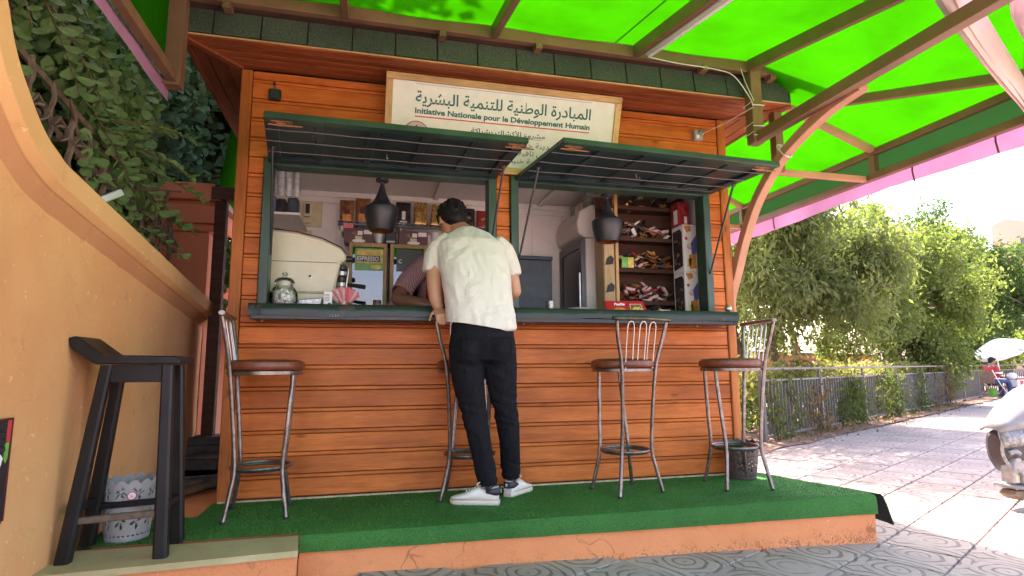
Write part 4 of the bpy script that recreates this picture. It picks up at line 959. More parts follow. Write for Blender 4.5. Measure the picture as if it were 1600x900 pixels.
def climber(t0, t1, h, n, mat, label, seed):
    rg = random.Random(seed); P = []; c = FA+FD*((t0+t1)/2); th = thing('climbing_plant', tuple(c), label, 'plant', 'plants climbing the railing')
    for s in range(5):
        a = FA+FD*rg.uniform(t0, t1); pts = [a+FN*rg.uniform(-0.14, -0.03)]
        for k in range(5): pts.append(pts[-1]+FD*rg.gauss(0, 0.12)+V((0, 0, h/5))+FN*rg.uniform(-0.03, 0.03))
        mb = MB(); mb.tube(pts, 0.007, 5); mb.build('stem', 'bark', th)
        for _ in range(n//5):
            k = rg.randint(0, 4); p = pts[k].lerp(pts[k+1], rg.random()); q = p+V((rg.gauss(0, 0.09), rg.gauss(0, 0.09), rg.gauss(0, 0.09)))
            if q.z > 0.02: P.append(tuple(q))
    vs, fs = leaf_cloud(P, 0.085, 0.5, 0.42, seed); cloud_obj('foliage', vs, fs, mat, th, 'stuff')
climber(0.35, 0.9, 0.9, 300, 'leaf_ivy', 'green creeper with brown leaves on the near end of the railing', 1)
climber(1.6, 2.1, 0.75, 260, 'leaf_dry', 'withered brown creeper on the railing beside the bushy green one', 2)
climber(2.9, 4.2, 0.8, 900, 'leaf_ivy', 'broadest bushy green creeper spreading at the foot of the railing', 3)
climber(4.9, 6.6, 0.95, 700, 'leaf_ivy', 'tall green creeper halfway along the railing', 4)
climber(7.0, 8.6, 0.95, 450, 'leaf_ivy', 'loose green creeper past the middle of the railing', 5)
climber(9.6, 11.5, 0.95, 350, 'leaf_dry', 'sparse brownish creeper near the far end of the railing', 6)
# low hedge behind the railing
hp = []
rg = random.Random(9)
for _ in range(9000):
    t = rg.uniform(-1.0, 15.5); h = 1.12+0.16*mnoise.noise(V((t*1.3, 0, 0)))+0.08*mnoise.noise(V((t*5, 2, 0)))
    hp.append(tuple(FA+FD*t+FN*(0.60+rg.gauss(0, 0.22))+V((0, 0, h*rg.random()**0.4))))
vs, fs = leaf_cloud(hp, 0.10, 0.2, 0.45, 8); o = cloud_obj('low_hedge', vs, fs, 'leaf_hedge', None, 'stuff', tuple(FA+FN*0.5)); tag(o, 'low straggly yellowish hedge growing behind the railing', 'hedge')
hq = [tuple(FA+FD*rg.uniform(-1.5, 16)+FN*(0.75+abs(rg.gauss(0, 0.2)))+V((0, 0, rg.uniform(0, 1.0)))) for _ in range(15000)]
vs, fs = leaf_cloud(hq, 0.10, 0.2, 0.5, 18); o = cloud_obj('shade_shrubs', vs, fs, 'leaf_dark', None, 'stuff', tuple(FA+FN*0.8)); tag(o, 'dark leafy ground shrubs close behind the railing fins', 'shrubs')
lp = [tuple(FA+FD*rg.uniform(0, 11)+FN*(-abs(rg.gauss(0, 0.28)))+V((0, 0, 0.02))) for _ in range(700)]
vs, fs = leaf_cloud(lp, 0.06, 0, 0.5, 12); o = cloud_obj('leaf_litter', vs, fs, 'leaf_dry', None, 'stuff', tuple(FA)); tag(o, 'dry fallen leaves along the foot of the railing', 'leaves')
bwall = thing('brick_wall', (15.5, 18.6, 0), 'low reddish garden wall behind the trees', 'wall')
mb = MB(); mb.bar((8.5, 15.4, 0.75), (25, 24.5, 0.75), 0.25, 1.5); mb.build('wall_face', 'red_plaster', bwall); mb = MB(); mb.bar((8.5, 15.4, 1.54), (25, 24.5, 1.54), 0.36, 0.08); mb.build('coping', 'debris', bwall)
def tree(loc, label, trunk, clumps, mat, nleaf, size, droop, aspect, seed, limbs=6):
    rg = random.Random(seed); npg = np.random.default_rng(seed); loc = V(loc); th = thing('tree', tuple(loc), label, 'tree', 'trees behind the railing')
    P = spline([loc+V(p) for p in trunk], 5); n = len(P); r0 = trunk_r
    mb = MB(); mb.tube(P, [r0*(1-0.6*i/n) for i in range(n)], 9); tk = mb.build('trunk', 'bark', th)
    cl = [(loc+V(c), V(r)) for c, r in clumps]
    for c, r in cl[:limbs]:
        s = P[min(n-1, int(n*rg.uniform(0.45, 0.95)))]; m = s.lerp(c, 0.5)+V((rg.gauss(0, 0.15), rg.gauss(0, 0.15), 0.2)); a = arc(s, m, c, 7)
        mb = MB(); mb.tube(a, [r0*0.45*(1-0.8*i/8) for i in range(8)], 6); mb.build('limb', 'bark', th)
    vol = np.array([r.x*r.y+r.y*r.z+r.x*r.z for _, r in cl]); cntv = (nleaf*vol/vol.sum()).astype(int); A = []
    for (c, r), k in zip(cl, cntv):
        sub = max(5, k//80)                                   # twigs: leaves cluster round them, gaps stay between
        d = npg.normal(size=(sub, 3)); d /= np.linalg.norm(d, axis=1)[:, None]; rad = npg.uniform(0.35, 1.05, size=(sub, 1))**0.6
        tw = np.array(c)+d*rad*np.array(r); idx = npg.integers(0, sub, size=k); sp = 0.125+0.05*npg.random()
        q = tw[idx]+npg.normal(size=(k, 3))*np.array([sp, sp, sp*(1.0+1.2*droop)])-np.array([0, 0, 0.25*droop])
        A.append(q)
    A = np.concatenate(A); vs, fs = leaf_cloud(A, size, droop, aspect, seed); cloud_obj('crown', vs, fs, mat, th, 'stuff')
    return th
def ball(c, R3, n, r, seed, flat=0.8):
    rg = random.Random(seed); out = []
    for i in range(n):
        while True:
            p = V((rg.uniform(-1, 1), rg.uniform(-1, 1), rg.uniform(-1, 1)))
            if 0.25 < p.length < 1: break
        k = rg.uniform(0.75, 1.25)*r; out.append((tuple(c[j]+p[j]*R3[j] for j in range(3)), (k, k, k*flat)))
    return out
trunk_r = 0.13
tree((7.75, 9.75, 0), 'feathery tree with drooping olive leaves nearest the kiosk', [(0, 0, 0), (0.05, 0, 0.8), (-0.1, 0.1, 1.5), (0.25, 0.1, 2.1), (0.35, 0, 2.7)], ball((0.35, -0.2, 2.95), (2.0, 1.5, 1.15), 30, 0.55, 21), 'leaf_drooping', 34000, 0.125, 0.5, 0.30, 21)
trunk_r = 0.15
tree((6.9, 9.9, 0), 'olive leaved tree half hidden behind the kiosk corner', [(0, 0, 0), (0.1, 0, 1.0), (0.0, 0.1, 2.0), (0.3, 0.1, 3.2)], ball((0.3, -0.1, 5.3), (2.5, 2.3, 1.4), 30, 0.66, 22)+ball((-0.6, -0.8, 5.2), (1.8, 1.5, 1.2), 22, 0.6, 34), 'leaf_drooping', 32000, 0.14, 0.8, 0.24, 22)
tree((14.6, 13.3, 0), 'bright yellow green round tree with several limbs in the middle', [(0, 0, 0), (0.1, 0, 0.7), (-0.1, 0.1, 1.3), (0.2, 0.1, 2.0), (0.2, 0, 2.8)], ball((0.1, 0.2, 3.3), (2.5, 1.9, 2.4), 44, 0.68, 23), 'leaf_bright', 46000, 0.12, 0.3, 0.42, 23, 9)
trunk_r = 0.2
tree((22.0, 17.9, 0), 'tall darker tree with an uneven top and loose upper branches at the right', [(0, 0, 0), (0.1, 0, 1.0), (-0.1, 0.1, 2.0), (0.1, 0.1, 3.4), (0.0, 0, 5.2)], ball((0.3, 0.2, 4.0), (3.2, 2.1, 2.4), 34, 0.8, 24)+ball((-0.3, 0.2, 6.6), (1.0, 1.0, 1.5), 10, 0.5, 25)+ball((2.4, 0, 5.4), (1.3, 1.0, 0.9), 8, 0.5, 28), 'leaf_dark', 34000, 0.15, 0.3, 0.42, 24, 12)
tree((18.3, 22.0, 0), 'pale green tree rising behind the bright one', [(0, 0, 0), (0.1, 0, 1.5), (-0.1, 0.1, 3.0), (0.1, 0.1, 5.0)], ball((1.5, 0.2, 6.6), (2.8, 2.0, 2.6), 26, 0.95, 26), 'leaf_pale', 28000, 0.22, 0.3, 0.42, 26, 9)
tree((31, 22.5, 0), 'broad green tree beyond the parasol at the far right', [(0, 0, 0), (0.1, 0, 1.0), (-0.1, 0.1, 2.0), (0.1, 0.1, 3.4)], ball((1.0, 0.2, 3.4), (4.2, 2.5, 2.6), 30, 0.95, 27), 'leaf_dark', 16000, 0.20, 0.3, 0.42, 27, 9)
tree((24.5, 19.0, 0), 'small bright bush like tree beside the white parasol', [(0, 0, 0), (0.1, 0, 0.6), (-0.1, 0.1, 1.2), (0.1, 0.1, 1.8)], ball((0.2, 0.2, 1.6), (1.4, 1.2, 1.0), 14, 0.6, 29), 'leaf_bright', 9000, 0.14, 0.3, 0.42, 29, 5)
trunk_r = 0.22
tree((-1.6, 8.3, 0), 'dark leafy tree added behind the kiosk at the left to block the sun', [(0, 0, 0), (0.1, 0, 1.5), (-0.1, 0.1, 3.0), (0.1, 0.1, 4.5)], ball((0.1, -0.2, 5.4), (2.6, 1.9, 2.6), 34, 0.9, 33)+ball((0.0, -0.6, 8.2), (2.8, 2.2, 2.0), 30, 0.9, 35), 'leaf_deep', 52000, 0.17, 0.2, 0.6, 33, 9)  # added tree: its crown keeps the sun off the gap and the shrub
trunk_r = 0.18
tree((8.3, 19.0, 0), 'grey green tree filling the gap behind the drooping tree', [(0, 0, 0), (0.1, 0, 1.5), (-0.1, 0.1, 3.0), (0.1, 0.1, 4.0)], ball((2.0, 0.2, 3.4), (4.6, 1.6, 2.6), 26, 0.95, 30), 'leaf_pale', 13000, 0.20, 0.4, 0.40, 30, 9)
# far building
ab = thing('apartment_building', (62, 42, 0), 'pale terracotta apartment block with dark windows beyond the trees', 'building')
mb = MB(); mb.prism([V((55.2, 40.0, 0)), V((75, 40.0, 0)), V((75, 40, 14.0)), V((57.0, 40, 14.4)), V((55.2, 40, 13.6))], (17.5, 12, 0)); mb.build('wall', 'far_plaster', ab)
mb = MB(); mb.box((55.1, 39.7, 9.6), (75, 39.98, 9.9)); mb.build('string_course', 'pink_plaster', ab)
for i in range(4):
    for z in (2.6, 5.6, 8.2-1.5, 11.2):
        x = 58.6+i*3.6; mb = MB(); mb.box((x, 39.95, z), (x+1.4, 40.05, z+1.5)); wf = mb.build('window', 'window_dark', ab)
        mb = MB(); mb.box((x-0.1, 39.88, z-0.12), (x+1.5, 39.99, z-0.002)); mb.build('sill', 'pink_plaster', wf)
# ---------------------------------------------------------------- stools
def metal_stool(label):
    t = thing('bar_stool', (0, 0, 0), label, 'stool', 'metal bar stools along the counter')
    def leg(pts, r=0.0125):
        m = MB(); P = spline(pts, 5); m.tube(P, r, 9); o = m.build('leg', 'chrome_dark', t)
        m = MB(); m.tube([V(pts[-1])+V((0, 0, 0.012)), V(pts[-1])], 0.0145, 9); m.build('foot_cap', 'rubber', o)
    for s in (-1, 1):
        leg([(s*0.200, -0.215, 1.085), (s*0.180, -0.195, 0.98), (s*0.138, -0.170, 0.80), (s*0.120, -0.140, 0.50), (s*0.120, -0.122, 0.27), (s*0.140, -0.135, 0.15), (s*0.170, -0.157, 0.0)])
        leg([(s*0.085, 0.150, 0.765), (s*0.088, 0.148, 0.70), (s*0.105, 0.132, 0.45), (s*0.116, 0.118, 0.27), (s*0.135, 0.130, 0.15), (s*0.166, 0.152, 0.0)])
    m = MB(); n = 28; rg = []
    for k in range(n+1): a = 2*math.pi*k/n; rg.append(V((0.155*math.cos(a), 0.155*math.sin(a), 0.262)))
    m.tube(rg, 0.010, 8, False); m.tube([p*V((1, 1, 1)).x-V((0, 0, 0)) if False else V((p.x*0.93, p.y*0.93, 0.250)) for p in rg], 0.007, 6, False); m.build('footrest', 'chrome_dark', t)
    m = MB(); m.lathe([(0.19, 0.765), (0.204, 0.768), (0.204, 0.786), (0.19, 0.789)], seg=36); m.build('seat_ring', 'chrome_dark', t)
    m = MB(); m.lathe([(0.001, 0.790), (0.195, 0.790), (0.209, 0.800), (0.214, 0.816), (0.207, 0.836), (0.18, 0.849), (0.10, 0.853), (0.001, 0.854)], seg=36); m.build('seat', 'seat_leather', t)
    m = MB(); P = arc((-0.226, -0.212, 1.100), (0, -0.245, 1.108), (0.226, -0.212, 1.100), 12); m.tube(P, [0.017]+[0.019]*11+[0.017], 10, rz=0.75); m.build('back_rail', 'chrome_dark', t)
    for cx in (-0.082, 0.0, 0.082):
        pts = []
        for x, y, z in ((-0.026, -0.178, 0.772), (-0.027, -0.20, 0.92), (-0.026, -0.222, 1.04), (-0.018, -0.228, 1.075), (0, -0.23, 1.085), (0.018, -0.228, 1.075), (0.026, -0.222, 1.04), (0.027, -0.20, 0.92), (0.026, -0.178, 0.772)): pts.append((cx*(1.0+0.25*(z-0.77))+x, y+0.012*(abs(cx)/0.08)*1.0, z))
        m = MB(); m.tube(spline(pts, 3), 0.0042, 6); m.build('back_hoop', 'steel', t)
    return t
s0 = metal_stool('bar stool with brown seat at the left end of the counter, backrest turned left')
for i, (x, y, r, lab) in enumerate(((-0.565, 3.610, -86, None), (0.645, 3.742, -12, 'bar stool with brown seat half hidden behind the standing customer'), (1.655, 3.622, 13, 'bar stool with its hooped backrest towards the viewer, right of the customer'), (2.440, 3.575, 82, 'bar stool with brown seat at the right end of the counter beside the brown basket'))):
    o = s0 if i == 0 else copy_tree(s0); o.location = (x, y, ZT); o.rotation_euler = (0, 0, R(r))
    if lab: o['label'] = lab
bs = thing('wooden_stool', (-1.05, 3.06, 0.288), 'tall black wooden stool with upturned seat end standing on the olive step', 'stool')
def leg8(p0, p1, w0, w1):
    m = MB(); p0, p1 = V(p0), V(p1); rings = []
    for p, w in ((p0, w0), (p1, w1)):
        h, c = w/2, w*0.18; rings.append([p+V(q) for q in ((h-c, -h, 0), (h, -h+c, 0), (h, h-c, 0), (h-c, h, 0), (-h+c, h, 0), (-h, h-c, 0), (-h, -h+c, 0), (-h+c, -h, 0))])
    m.loft(rings, smooth=False); return m
for (bx, by), (tx, ty) in (((-1.225, 2.965), (-1.130, 2.985)), ((-0.850, 2.950), (-0.885, 2.985)), ((-1.228, 3.190), (-1.130, 3.135)), ((-0.850, 3.175), (-0.885, 3.135))):
    leg8((bx, by, 0.288), (tx, ty, 1.118), 0.056, 0.046).build('leg', 'black_wood', bs)
m = MB(); m.box((-1.115, 2.978, 1.04), (-0.90, 2.994, 1.118)); m.build('apron', 'black_wood', bs, bevel=0.002)
m = MB(); m.box((-1.115, 3.126, 1.04), (-0.90, 3.142, 1.118)); m.build('apron', 'black_wood', bs, bevel=0.002)
m = MB(); a = [(-1.165, 1.120), (-0.83, 1.120), (-0.825, 1.142), (-0.845, 1.158), (-1.135, 1.162), (-1.245, 1.246), (-1.282, 1.236), (-1.265, 1.19)]; m.prism([V((x, 2.945, z)) for x, z in a], (0, 0.232, 0)); m.build('seat', 'black_wood', bs, bevel=0.006)
for p0, p1 in (((-1.205, 2.968, 0.455), (-0.858, 2.954, 0.475)), ((-1.205, 3.183, 0.47), (-0.858, 3.170, 0.485)), ((-1.205, 2.99, 0.50), (-1.207, 3.16, 0.50)), ((-0.856, 2.98, 0.50), (-0.856, 3.15, 0.50))):
    m = MB(); m.bar(p0, p1, 0.028, 0.028); m.build('stretcher', 'black_wood' if p0[1] != 2.968 else 'worn_edge', bs, bevel=0.004)
# baskets with real cut-outs
def basket(loc, r0, r1, h, mat, label, seed, sticker=False):
    t = thing('basket', loc, label, 'basket'); n, rows = 120, 44; c = V(loc); grid = []
    for j in range(rows+1):
        f = j/rows; row = []
        for i in range(n):
            a = 2*math.pi*i/n; top = h*(0.93+0.07*abs(math.sin(a*7))); z = f*top; r = lerp(r0, r1, f**0.9); row.append(c+V((r*math.cos(a), r*math.sin(a), z)))
        grid.append(row)
    m = MB(); fs = []
    def hole(i, j):
        f = (j+0.5)/rows; u = ((i+0.5)/n*10) % 1-0.5; A = (i+0.5)/n*10
        for v0, v1 in ((0.16, 0.56), (0.70, 0.92)):
            if v0 < f < v1:
                v = (f-(v0+v1)/2)/(v1-v0)*2; uu = u*2; q = math.hypot(uu, v); th = math.atan2(v, uu)
                if 0.22 < q < 0.74 and math.sin(th*5+1.57) > 0.40: return True
        for fr in (0.10, 0.62):
            if abs(f-fr) < 0.014 and (i % 4) < 2: return True
        return False
    for j in range(rows):
        for i in range(n):
            if j > 1 and hole(i, j): continue
            k = (i+1) % n; fs.append((j*n+i, j*n+k, (j+1)*n+k, (j+1)*n+i))
    m.add([p for r in grid for p in r], fs, True); o = m.build('basket_wall', mat, t, fixn=False, sharp=False)
    md = o.modifiers.new('solid', 'SOLIDIFY'); md.thickness = 0.0025; md.offset = -1
    m = MB(); m.lathe([(0.001, 0.004), (r0-0.003, 0.004), (r0-0.003, 0.010), (0.001, 0.010)], c, 30); m.build('base', mat, t)
    if sticker:
        m = MB(); d = V((-c.x*0-0.25+0.62, -0.90, 0)).normalized(); zc = h*0.75; rr = lerp(r0, r1, 0.78)+0.002
        Z = V((0, 0, 1)); X = Z.cross(d).normalized(); M3 = Matrix((X, Z, d)).transposed().to_4x4()
        m.lathe([(0.001, 0), (0.019, 0), (0.019, 0.002), (0.001, 0.002)], c+V((0, 0, zc))+d*rr, 20, M=M3); s = m.build('sticker', 'white_card', t)
        m = MB(); m.lathe([(0.0155, 0.0022), (0.0195, 0.0022), (0.0195, 0.003), (0.0155, 0.003)], c+V((0, 0, zc))+d*rr, 20, False, M=M3); m.build('sticker_rim', 'red_ink', s)
        m = MB()
        for q in ((-0.005, 0.004), (0.0, -0.002), (-0.003, -0.007)): m.box((q[0]-0.006, q[1]-0.001, 0.0022), (q[0]+0.008, q[1]+0.001, 0.003), Matrix.Translation(c+V((0, 0, zc))+d*rr) @ M3)
        m.build('sticker_print', 'red_ink', s)
basket((-1.100, 3.285, ZT), 0.092, 0.118, 0.285, 'grey_plastic', 'pale grey lace cut plastic basket with round price sticker behind the black stool', 1, True)
basket((2.640, 3.800, ZT), 0.094, 0.125, 0.265, 'brown_plastic', 'dark brown lace cut plastic basket behind the rightmost stool', 2)

# ---------------------------------------------------------------- sign over the shutters
S0, S1, S2 = V((0.073, 3.735, 3.058)), V((1.768, 3.735, 3.055)), V((0.066, 3.925, 2.476)); sx = (S1-S0).normalized(); sy = (S0-S2).normalized(); sn = sx.cross(sy); SW = (S1-S0).length; SH = (S0-S2).length
sg = thing('sign_board', (0.92, 3.93, 2.476), 'wood framed white sign board with Arabic and French lettering above the shutters', 'sign')
def SP(u, v, w=0): return S0+sx*u-sy*v+sn*w      # u, v in metres from the top left corner
def splate(u0, u1, v0, v1, w0, w1): m = MB(); m.prism([SP(u0, v0, w0), SP(u1, v0, w0), SP(u1, v1, w0), SP(u0, v1, w0)], sn*(w1-w0)); return m
splate(0.03, SW-0.03, 0.03, SH-0.03, -0.012, 0.0).build('panel', 'paper_white', sg)
for a, mt in (((0, SW, 0, 0.046, -0.016, 0.016), 'pale_wood'), ((0, SW, SH-0.046, SH, -0.016, 0.016), 'pale_wood'), ((0, 0.046, 0.0465, SH-0.0465, -0.016, 0.0155), 'pale_wood_z'), ((SW-0.046, SW, 0.0465, SH-0.0465, -0.016, 0.0155), 'pale_wood_z')):
    splate(*a).build('frame_board', mt, sg, bevel=0.003)
AR = {'ا': (0xFE8D, 2), 'أ': (0xFE83, 2), 'ب': (0xFE8F, 4), 'ة': (0xFE93, 2), 'ت': (0xFE95, 4), 'ج': (0xFE9D, 4), 'خ': (0xFEA5, 4), 'د': (0xFEA9, 2), 'ر': (0xFEAD, 2), 'س': (0xFEB1, 4), 'ش': (0xFEB5, 4), 'ط': (0xFEC1, 4), 'ع': (0xFEC9, 4), 'ف': (0xFED1, 4), 'ك': (0xFED9, 4), 'ل': (0xFEDD, 4), 'م': (0xFEE1, 4), 'ن': (0xFEE5, 4), 'ه': (0xFEE9, 4), 'و': (0xFEED, 2), 'ي': (0xFEF1, 4)}
def arabic(s):
    out = []; i = 0; join = False
    while i < len(s):
        c = s[i]
        if c not in AR: out.append(c); join = False; i += 1; continue
        if c == 'ل' and i+1 < len(s) and s[i+1] in 'اأ':
            base = 0xFEFB if s[i+1] == 'ا' else 0xFEF7; out.append(chr(base+(1 if join else 0))); join = False; i += 2; continue
        cp, k = AR[c]; nxt = i+1 < len(s) and s[i+1] in AR
        if k == 2: out.append(chr(cp+(1 if join else 0))); join = False
        else: out.append(chr(cp+(3 if join and nxt else 1 if join else 2 if nxt else 0))); join = nxt
        i += 1
    return ''.join(reversed(out))
uc = 0.046+0.491*(SW-0.092); wl = 0.79*(SW-0.092)
text_mesh(arabic('المبادرة الوطنية للتنمية البشرية'), 0.1, 'teal_ink', sg, SP(uc, 0.046+0.135, 0.001), sx, sy, width=wl, bold=0.0016, height=0.105)
text_mesh('Initiative Nationale pour le Développement Humain', 0.05, 'teal_ink', sg, SP(uc, 0.046+0.205, 0.001), sx, sy, width=wl, bold=0.0016, height=0.050)
splate(uc-wl/2, uc+wl/2, 0.046+0.222, 0.046+0.230, 0.0003, 0.0012).build('red_rule', 'red_ink', sg)
splate(uc-wl/2, uc+wl/2, 0.046+0.012, 0.046+0.014, 0.0003, 0.0012).build('thin_rule', 'dark_ink', sg)
text_mesh(arabic('مشروع الأكشاك بشراكة'), 0.05, 'dark_ink', sg, SP(uc+0.03, 0.046+0.300, 0.001), sx, sy, width=0.54, height=0.058, bold=0.0006)
splate(uc-0.23, uc+0.28, 0.046+0.310, 0.046+0.3125, 0.0003, 0.0012).build('thin_rule', 'dark_ink', sg)
for v, s, wd, du in ((0.372, 'جماعة مدينة خنيفرة', 0.50, 0.30), (0.428, 'جهة مكناس تافيلالت', 0.52, 0.28), (0.485, 'عمالة مدينة خنيفرة', 0.46, 0.23)):
    text_mesh(arabic(s), 0.05, 'dark_ink', sg, SP(uc+du, 0.046+v, 0.001), sx, sy, width=wd, height=0.05)
m = MB(); cc = SP(0.215, 0.046+0.345, 0.0); M3 = Matrix((sx, sy, sn)).transposed().to_4x4()
m.lathe([(0.001, 0.0004), (0.088, 0.0004), (0.088, 0.0012), (0.001, 0.0012)], cc, 30, M=M3); lg = m.build('round_logo', 'pink_ink', sg)
m = MB(); m.lathe([(0.084, 0.0013), (0.089, 0.0013), (0.089, 0.0018), (0.084, 0.0018)], cc, 30, False, M=M3); m.build('logo_rim', 'dark_ink', lg)
m = MB(); m.prism([cc+sx*x+sy*y+sn*0.0013 for x, y in ((-0.03, 0.03), (0.0, 0.062), (0.03, 0.03), (0.02, 0.03), (0, 0.05), (-0.02, 0.03))], sn*0.0006); m.build('logo_mark', 'dark_ink', lg)
# wall gadgets
fl = thing('floodlight', (-0.645, 3.93, 2.86), 'small black floodlight on the planks above the left shutter', 'lamp')
m = MB(); m.box((-0.683, 3.915, 2.865), (-0.607, 3.95, 2.940)); m.build('housing', 'black_metal', fl, bevel=0.006); m = MB(); m.box((-0.676, 3.912, 2.872), (-0.614, 3.9145, 2.933)); m.build('lens', 'window_dark', fl)
m = MB(); m.tube([(-0.645, 3.94, 2.94), (-0.648, 3.93, 2.965), (-0.655, 3.945, 3.0)], 0.006, 6); m.build('bracket', 'black_metal', fl)
jb = thing('junction_box', (2.50, 3.93, 2.87), 'small grey weathered box with a round lens high on the planks right of the sign', 'camera')
m = MB(); m.box((2.462, 3.905, 2.868), (2.535, 3.953, 2.952)); m.build('housing', 'grey_plastic', jb, bevel=0.006); m = MB(); m.lathe([(0.001, 0), (0.02, 0), (0.023, 0.02), (0.016, 0.028), (0.001, 0.028)], (2.515, 3.906, 2.925), 16, M=Matrix.Rotation(R(90), 4, 'X')); m.build('lens', 'steel', jb)
m = MB(); m.box((2.475, 3.900, 2.877), (2.50, 3.9045, 2.905)); m.build('cover_plate', 'white_plastic', jb)
cb = MB(); cb.lathe([(0.001, 0), (0.016, 0.004), (0.026, 0.018), (0.026, 0.034), (0.016, 0.048), (0.001, 0.052)], (2.600, 3.80, 1.492), 18); tag(cb.build('chrome_ball', 'steel'), 'small chrome ball at the right end of the counter by the brace foot', 'ornament')
# pendants
def pendant(x, y, label):
    t = thing('pendant_lamp', (x, y, 2.04), label, 'lamp', 'black pendant lamps in the serving windows')
    m = MB(); m.lathe([(0.001, 2.42), (0.045, 2.42), (0.045, 2.405), (0.012, 2.40), (0.010, 2.385)], (x, y, 0), 20); m.build('ceiling_cap', 'lamp_black', t)
    m = MB(); m.lathe([(0.010, 2.39), (0.016, 2.37), (0.030, 2.32), (0.050, 2.275), (0.068, 2.245), (0.105, 2.222), (0.118, 2.212), (0.121, 2.195), (0.115, 2.15), (0.100, 2.09), (0.083, 2.047), (0.080, 2.047), (0.097, 2.09), (0.110, 2.14)], (x, y, 0), 36, False); m.build('shade', 'lamp_black', t)
    m = MB(); m.lathe([(0.081, 2.052), (0.095, 2.088), (0.108, 2.14), (0.105, 2.19), (0.02, 2.20)], (x, y, 0), 30, False); m.build('inner_lining', 'lamp_gold', t)
    m = MB(); m.ell((x, y, 2.13), (0.03, 0.03, 0.04)); m.build('bulb', 'white_card', t)
pendant(0.069, 4.085, 'black bell shaped pendant lamp in the left window near the coffee packs')
pendant(1.775, 4.085, 'black bell shaped pendant lamp in the right window beside the fridge')

# ---------------------------------------------------------------- inside the kiosk
CT = 1.4925
def box_thing(name, a, b, mat, label, cat, group=None, bev=0.003, rot=0.0):
    m = MB(); c = ((a[0]+b[0])/2, (a[1]+b[1])/2, 0); m.box(a, b, rotz(rot, c)); o = m.build(name, mat, None, bevel=bev); return tag(o, label, cat, group)
wb = thing('work_bench', (0.2, 4.9, 0.30), 'long dark back bench along the rear wall carrying the glass cabinets', 'bench')
m = MB(); m.box((-0.79, 4.72, 1.44), (1.10, 5.24, 1.485)); m.build('bench_top', 'black_metal', wb, bevel=0.004)
for x in (-0.76, 0.15, 1.06):
    m = MB(); m.box((x-0.02, 4.75, 0.30), (x+0.02, 5.2, 1.44)); m.build('leg', 'black_metal', wb)
em = thing('coffee_machine', (-0.45, 4.3, CT), 'cream coffee machine seen from its side with black group head', 'coffee machine')
prof_ = [(-0.76, 1.62), (-0.245, 1.62), (-0.205, 1.842), (-0.175, 1.848), (-0.165, 1.90), (-0.20, 1.945), (-0.33, 2.005), (-0.50, 2.045), (-0.65, 2.058), (-0.76, 2.05)]
m = MB(); m.prism([V((x, 4.25, z)) for x, z in prof_], (0, 0.36, 0)); body = m.build('body', 'machine_cream', em, bevel=0.012)
m = MB(); m.prism([V((x, 4.252, z)) for x, z in [(-0.76, 1.50), (-0.295, 1.50), (-0.25, 1.617), (-0.76, 1.617)]], (0, 0.35, 0)); m.build('base', 'machine_cream', em, bevel=0.006)
m = MB(); m.box((-0.755, 4.2475, 1.836), (-0.225, 4.2495, 1.840)); m.build('panel_seam', 'maroon_card', body)
m = MB(); P = [V((x, 4.2485, z+0.003)) for x, z in [(-0.165, 1.90), (-0.20, 1.947), (-0.33, 2.008), (-0.50, 2.048), (-0.65, 2.061), (-0.76, 2.055)]]; m.tube(P, 0.0045, 6); m.build('edge_trim', 'maroon_card', body)
m = MB(); m.lathe([(0.001, 0), (0.014, 0), (0.014, 0.006), (0.001, 0.008)], (-0.405, 4.2495, 1.735), 16, M=Matrix.Rotation(R(90), 4, 'X')); k_ = m.build('badge', 'steel', em); m = MB(); m.lathe([(0.001, 0.0082), (0.008, 0.0082), (0.001, 0.010)], (-0.405, 4.2495, 1.735), 12, M=Matrix.Rotation(R(90), 4, 'X')); m.build('badge_core', 'black_card', k_)
m = MB(); m.lathe([(0.001, 0), (0.024, 0.0), (0.024, 0.03), (0.018, 0.045), (0.001, 0.045)], (-0.172, 4.36, 1.888), 16, M=Matrix.Rotation(R(90), 4, 'Y')); m.build('steam_knob', 'black_card', em)
for z, r, mt in ((1.82, 0.04, 'black_card'), (1.775, 0.046, 'steel'), (1.735, 0.038, 'black_card'), (1.695, 0.042, 'steel')):
    m = MB(); m.lathe([(0.001, -0.018), (r, -0.018), (r, 0.016), (0.001, 0.016)], (-0.195, 4.35, z), 20); m.build('group_head', mt, em, bevel=0.003)
m = MB(); m.tube([(-0.17, 4.35, 1.70), (-0.10, 4.34, 1.69), (-0.03, 4.33, 1.68)], [0.012, 0.015, 0.017], 8); m.build('portafilter_handle', 'black_card', em)
m = MB(); m.box((-0.24, 4.26, 1.50), (-0.08, 4.58, 1.55)); m.build('drip_tray', 'steel', em, bevel=0.004)
m = MB(); m.tube(spline([(-0.185, 4.27, 1.84), (-0.15, 4.262, 1.80), (-0.16, 4.262, 1.66), (-0.14, 4.262, 1.60)], 4), 0.006, 7); m.build('steam_wand', 'steel', em)
jr = thing('glass_jar', (-0.552, 4.05, CT), 'lidded round glass jar full of white sugar cubes on the left counter', 'jar')
jc = (-0.545, 4.05, CT)
m = MB(); m.lathe([(0.05, 0.0), (0.076, 0.012), (0.088, 0.05), (0.086, 0.095), (0.070, 0.128), (0.055, 0.14), (0.057, 0.158)], jc, 32, False); m.build('jar_body', 'clear_glass', jr)
m = MB(); m.lathe([(0.062, 0.160), (0.064, 0.168), (0.060, 0.178), (0.045, 0.195), (0.014, 0.203), (0.012, 0.213), (0.020, 0.222), (0.012, 0.234), (0.001, 0.236)], jc, 28, False); m.build('jar_lid', 'clear_glass', jr)
m = MB(); rs = random.Random(2)
cu = MB(); cu.box((-0.008, -0.006, -0.006), (0.008, 0.006, 0.006)); cube_me = unit_mesh('sugar_cube', cu, 'sugar')
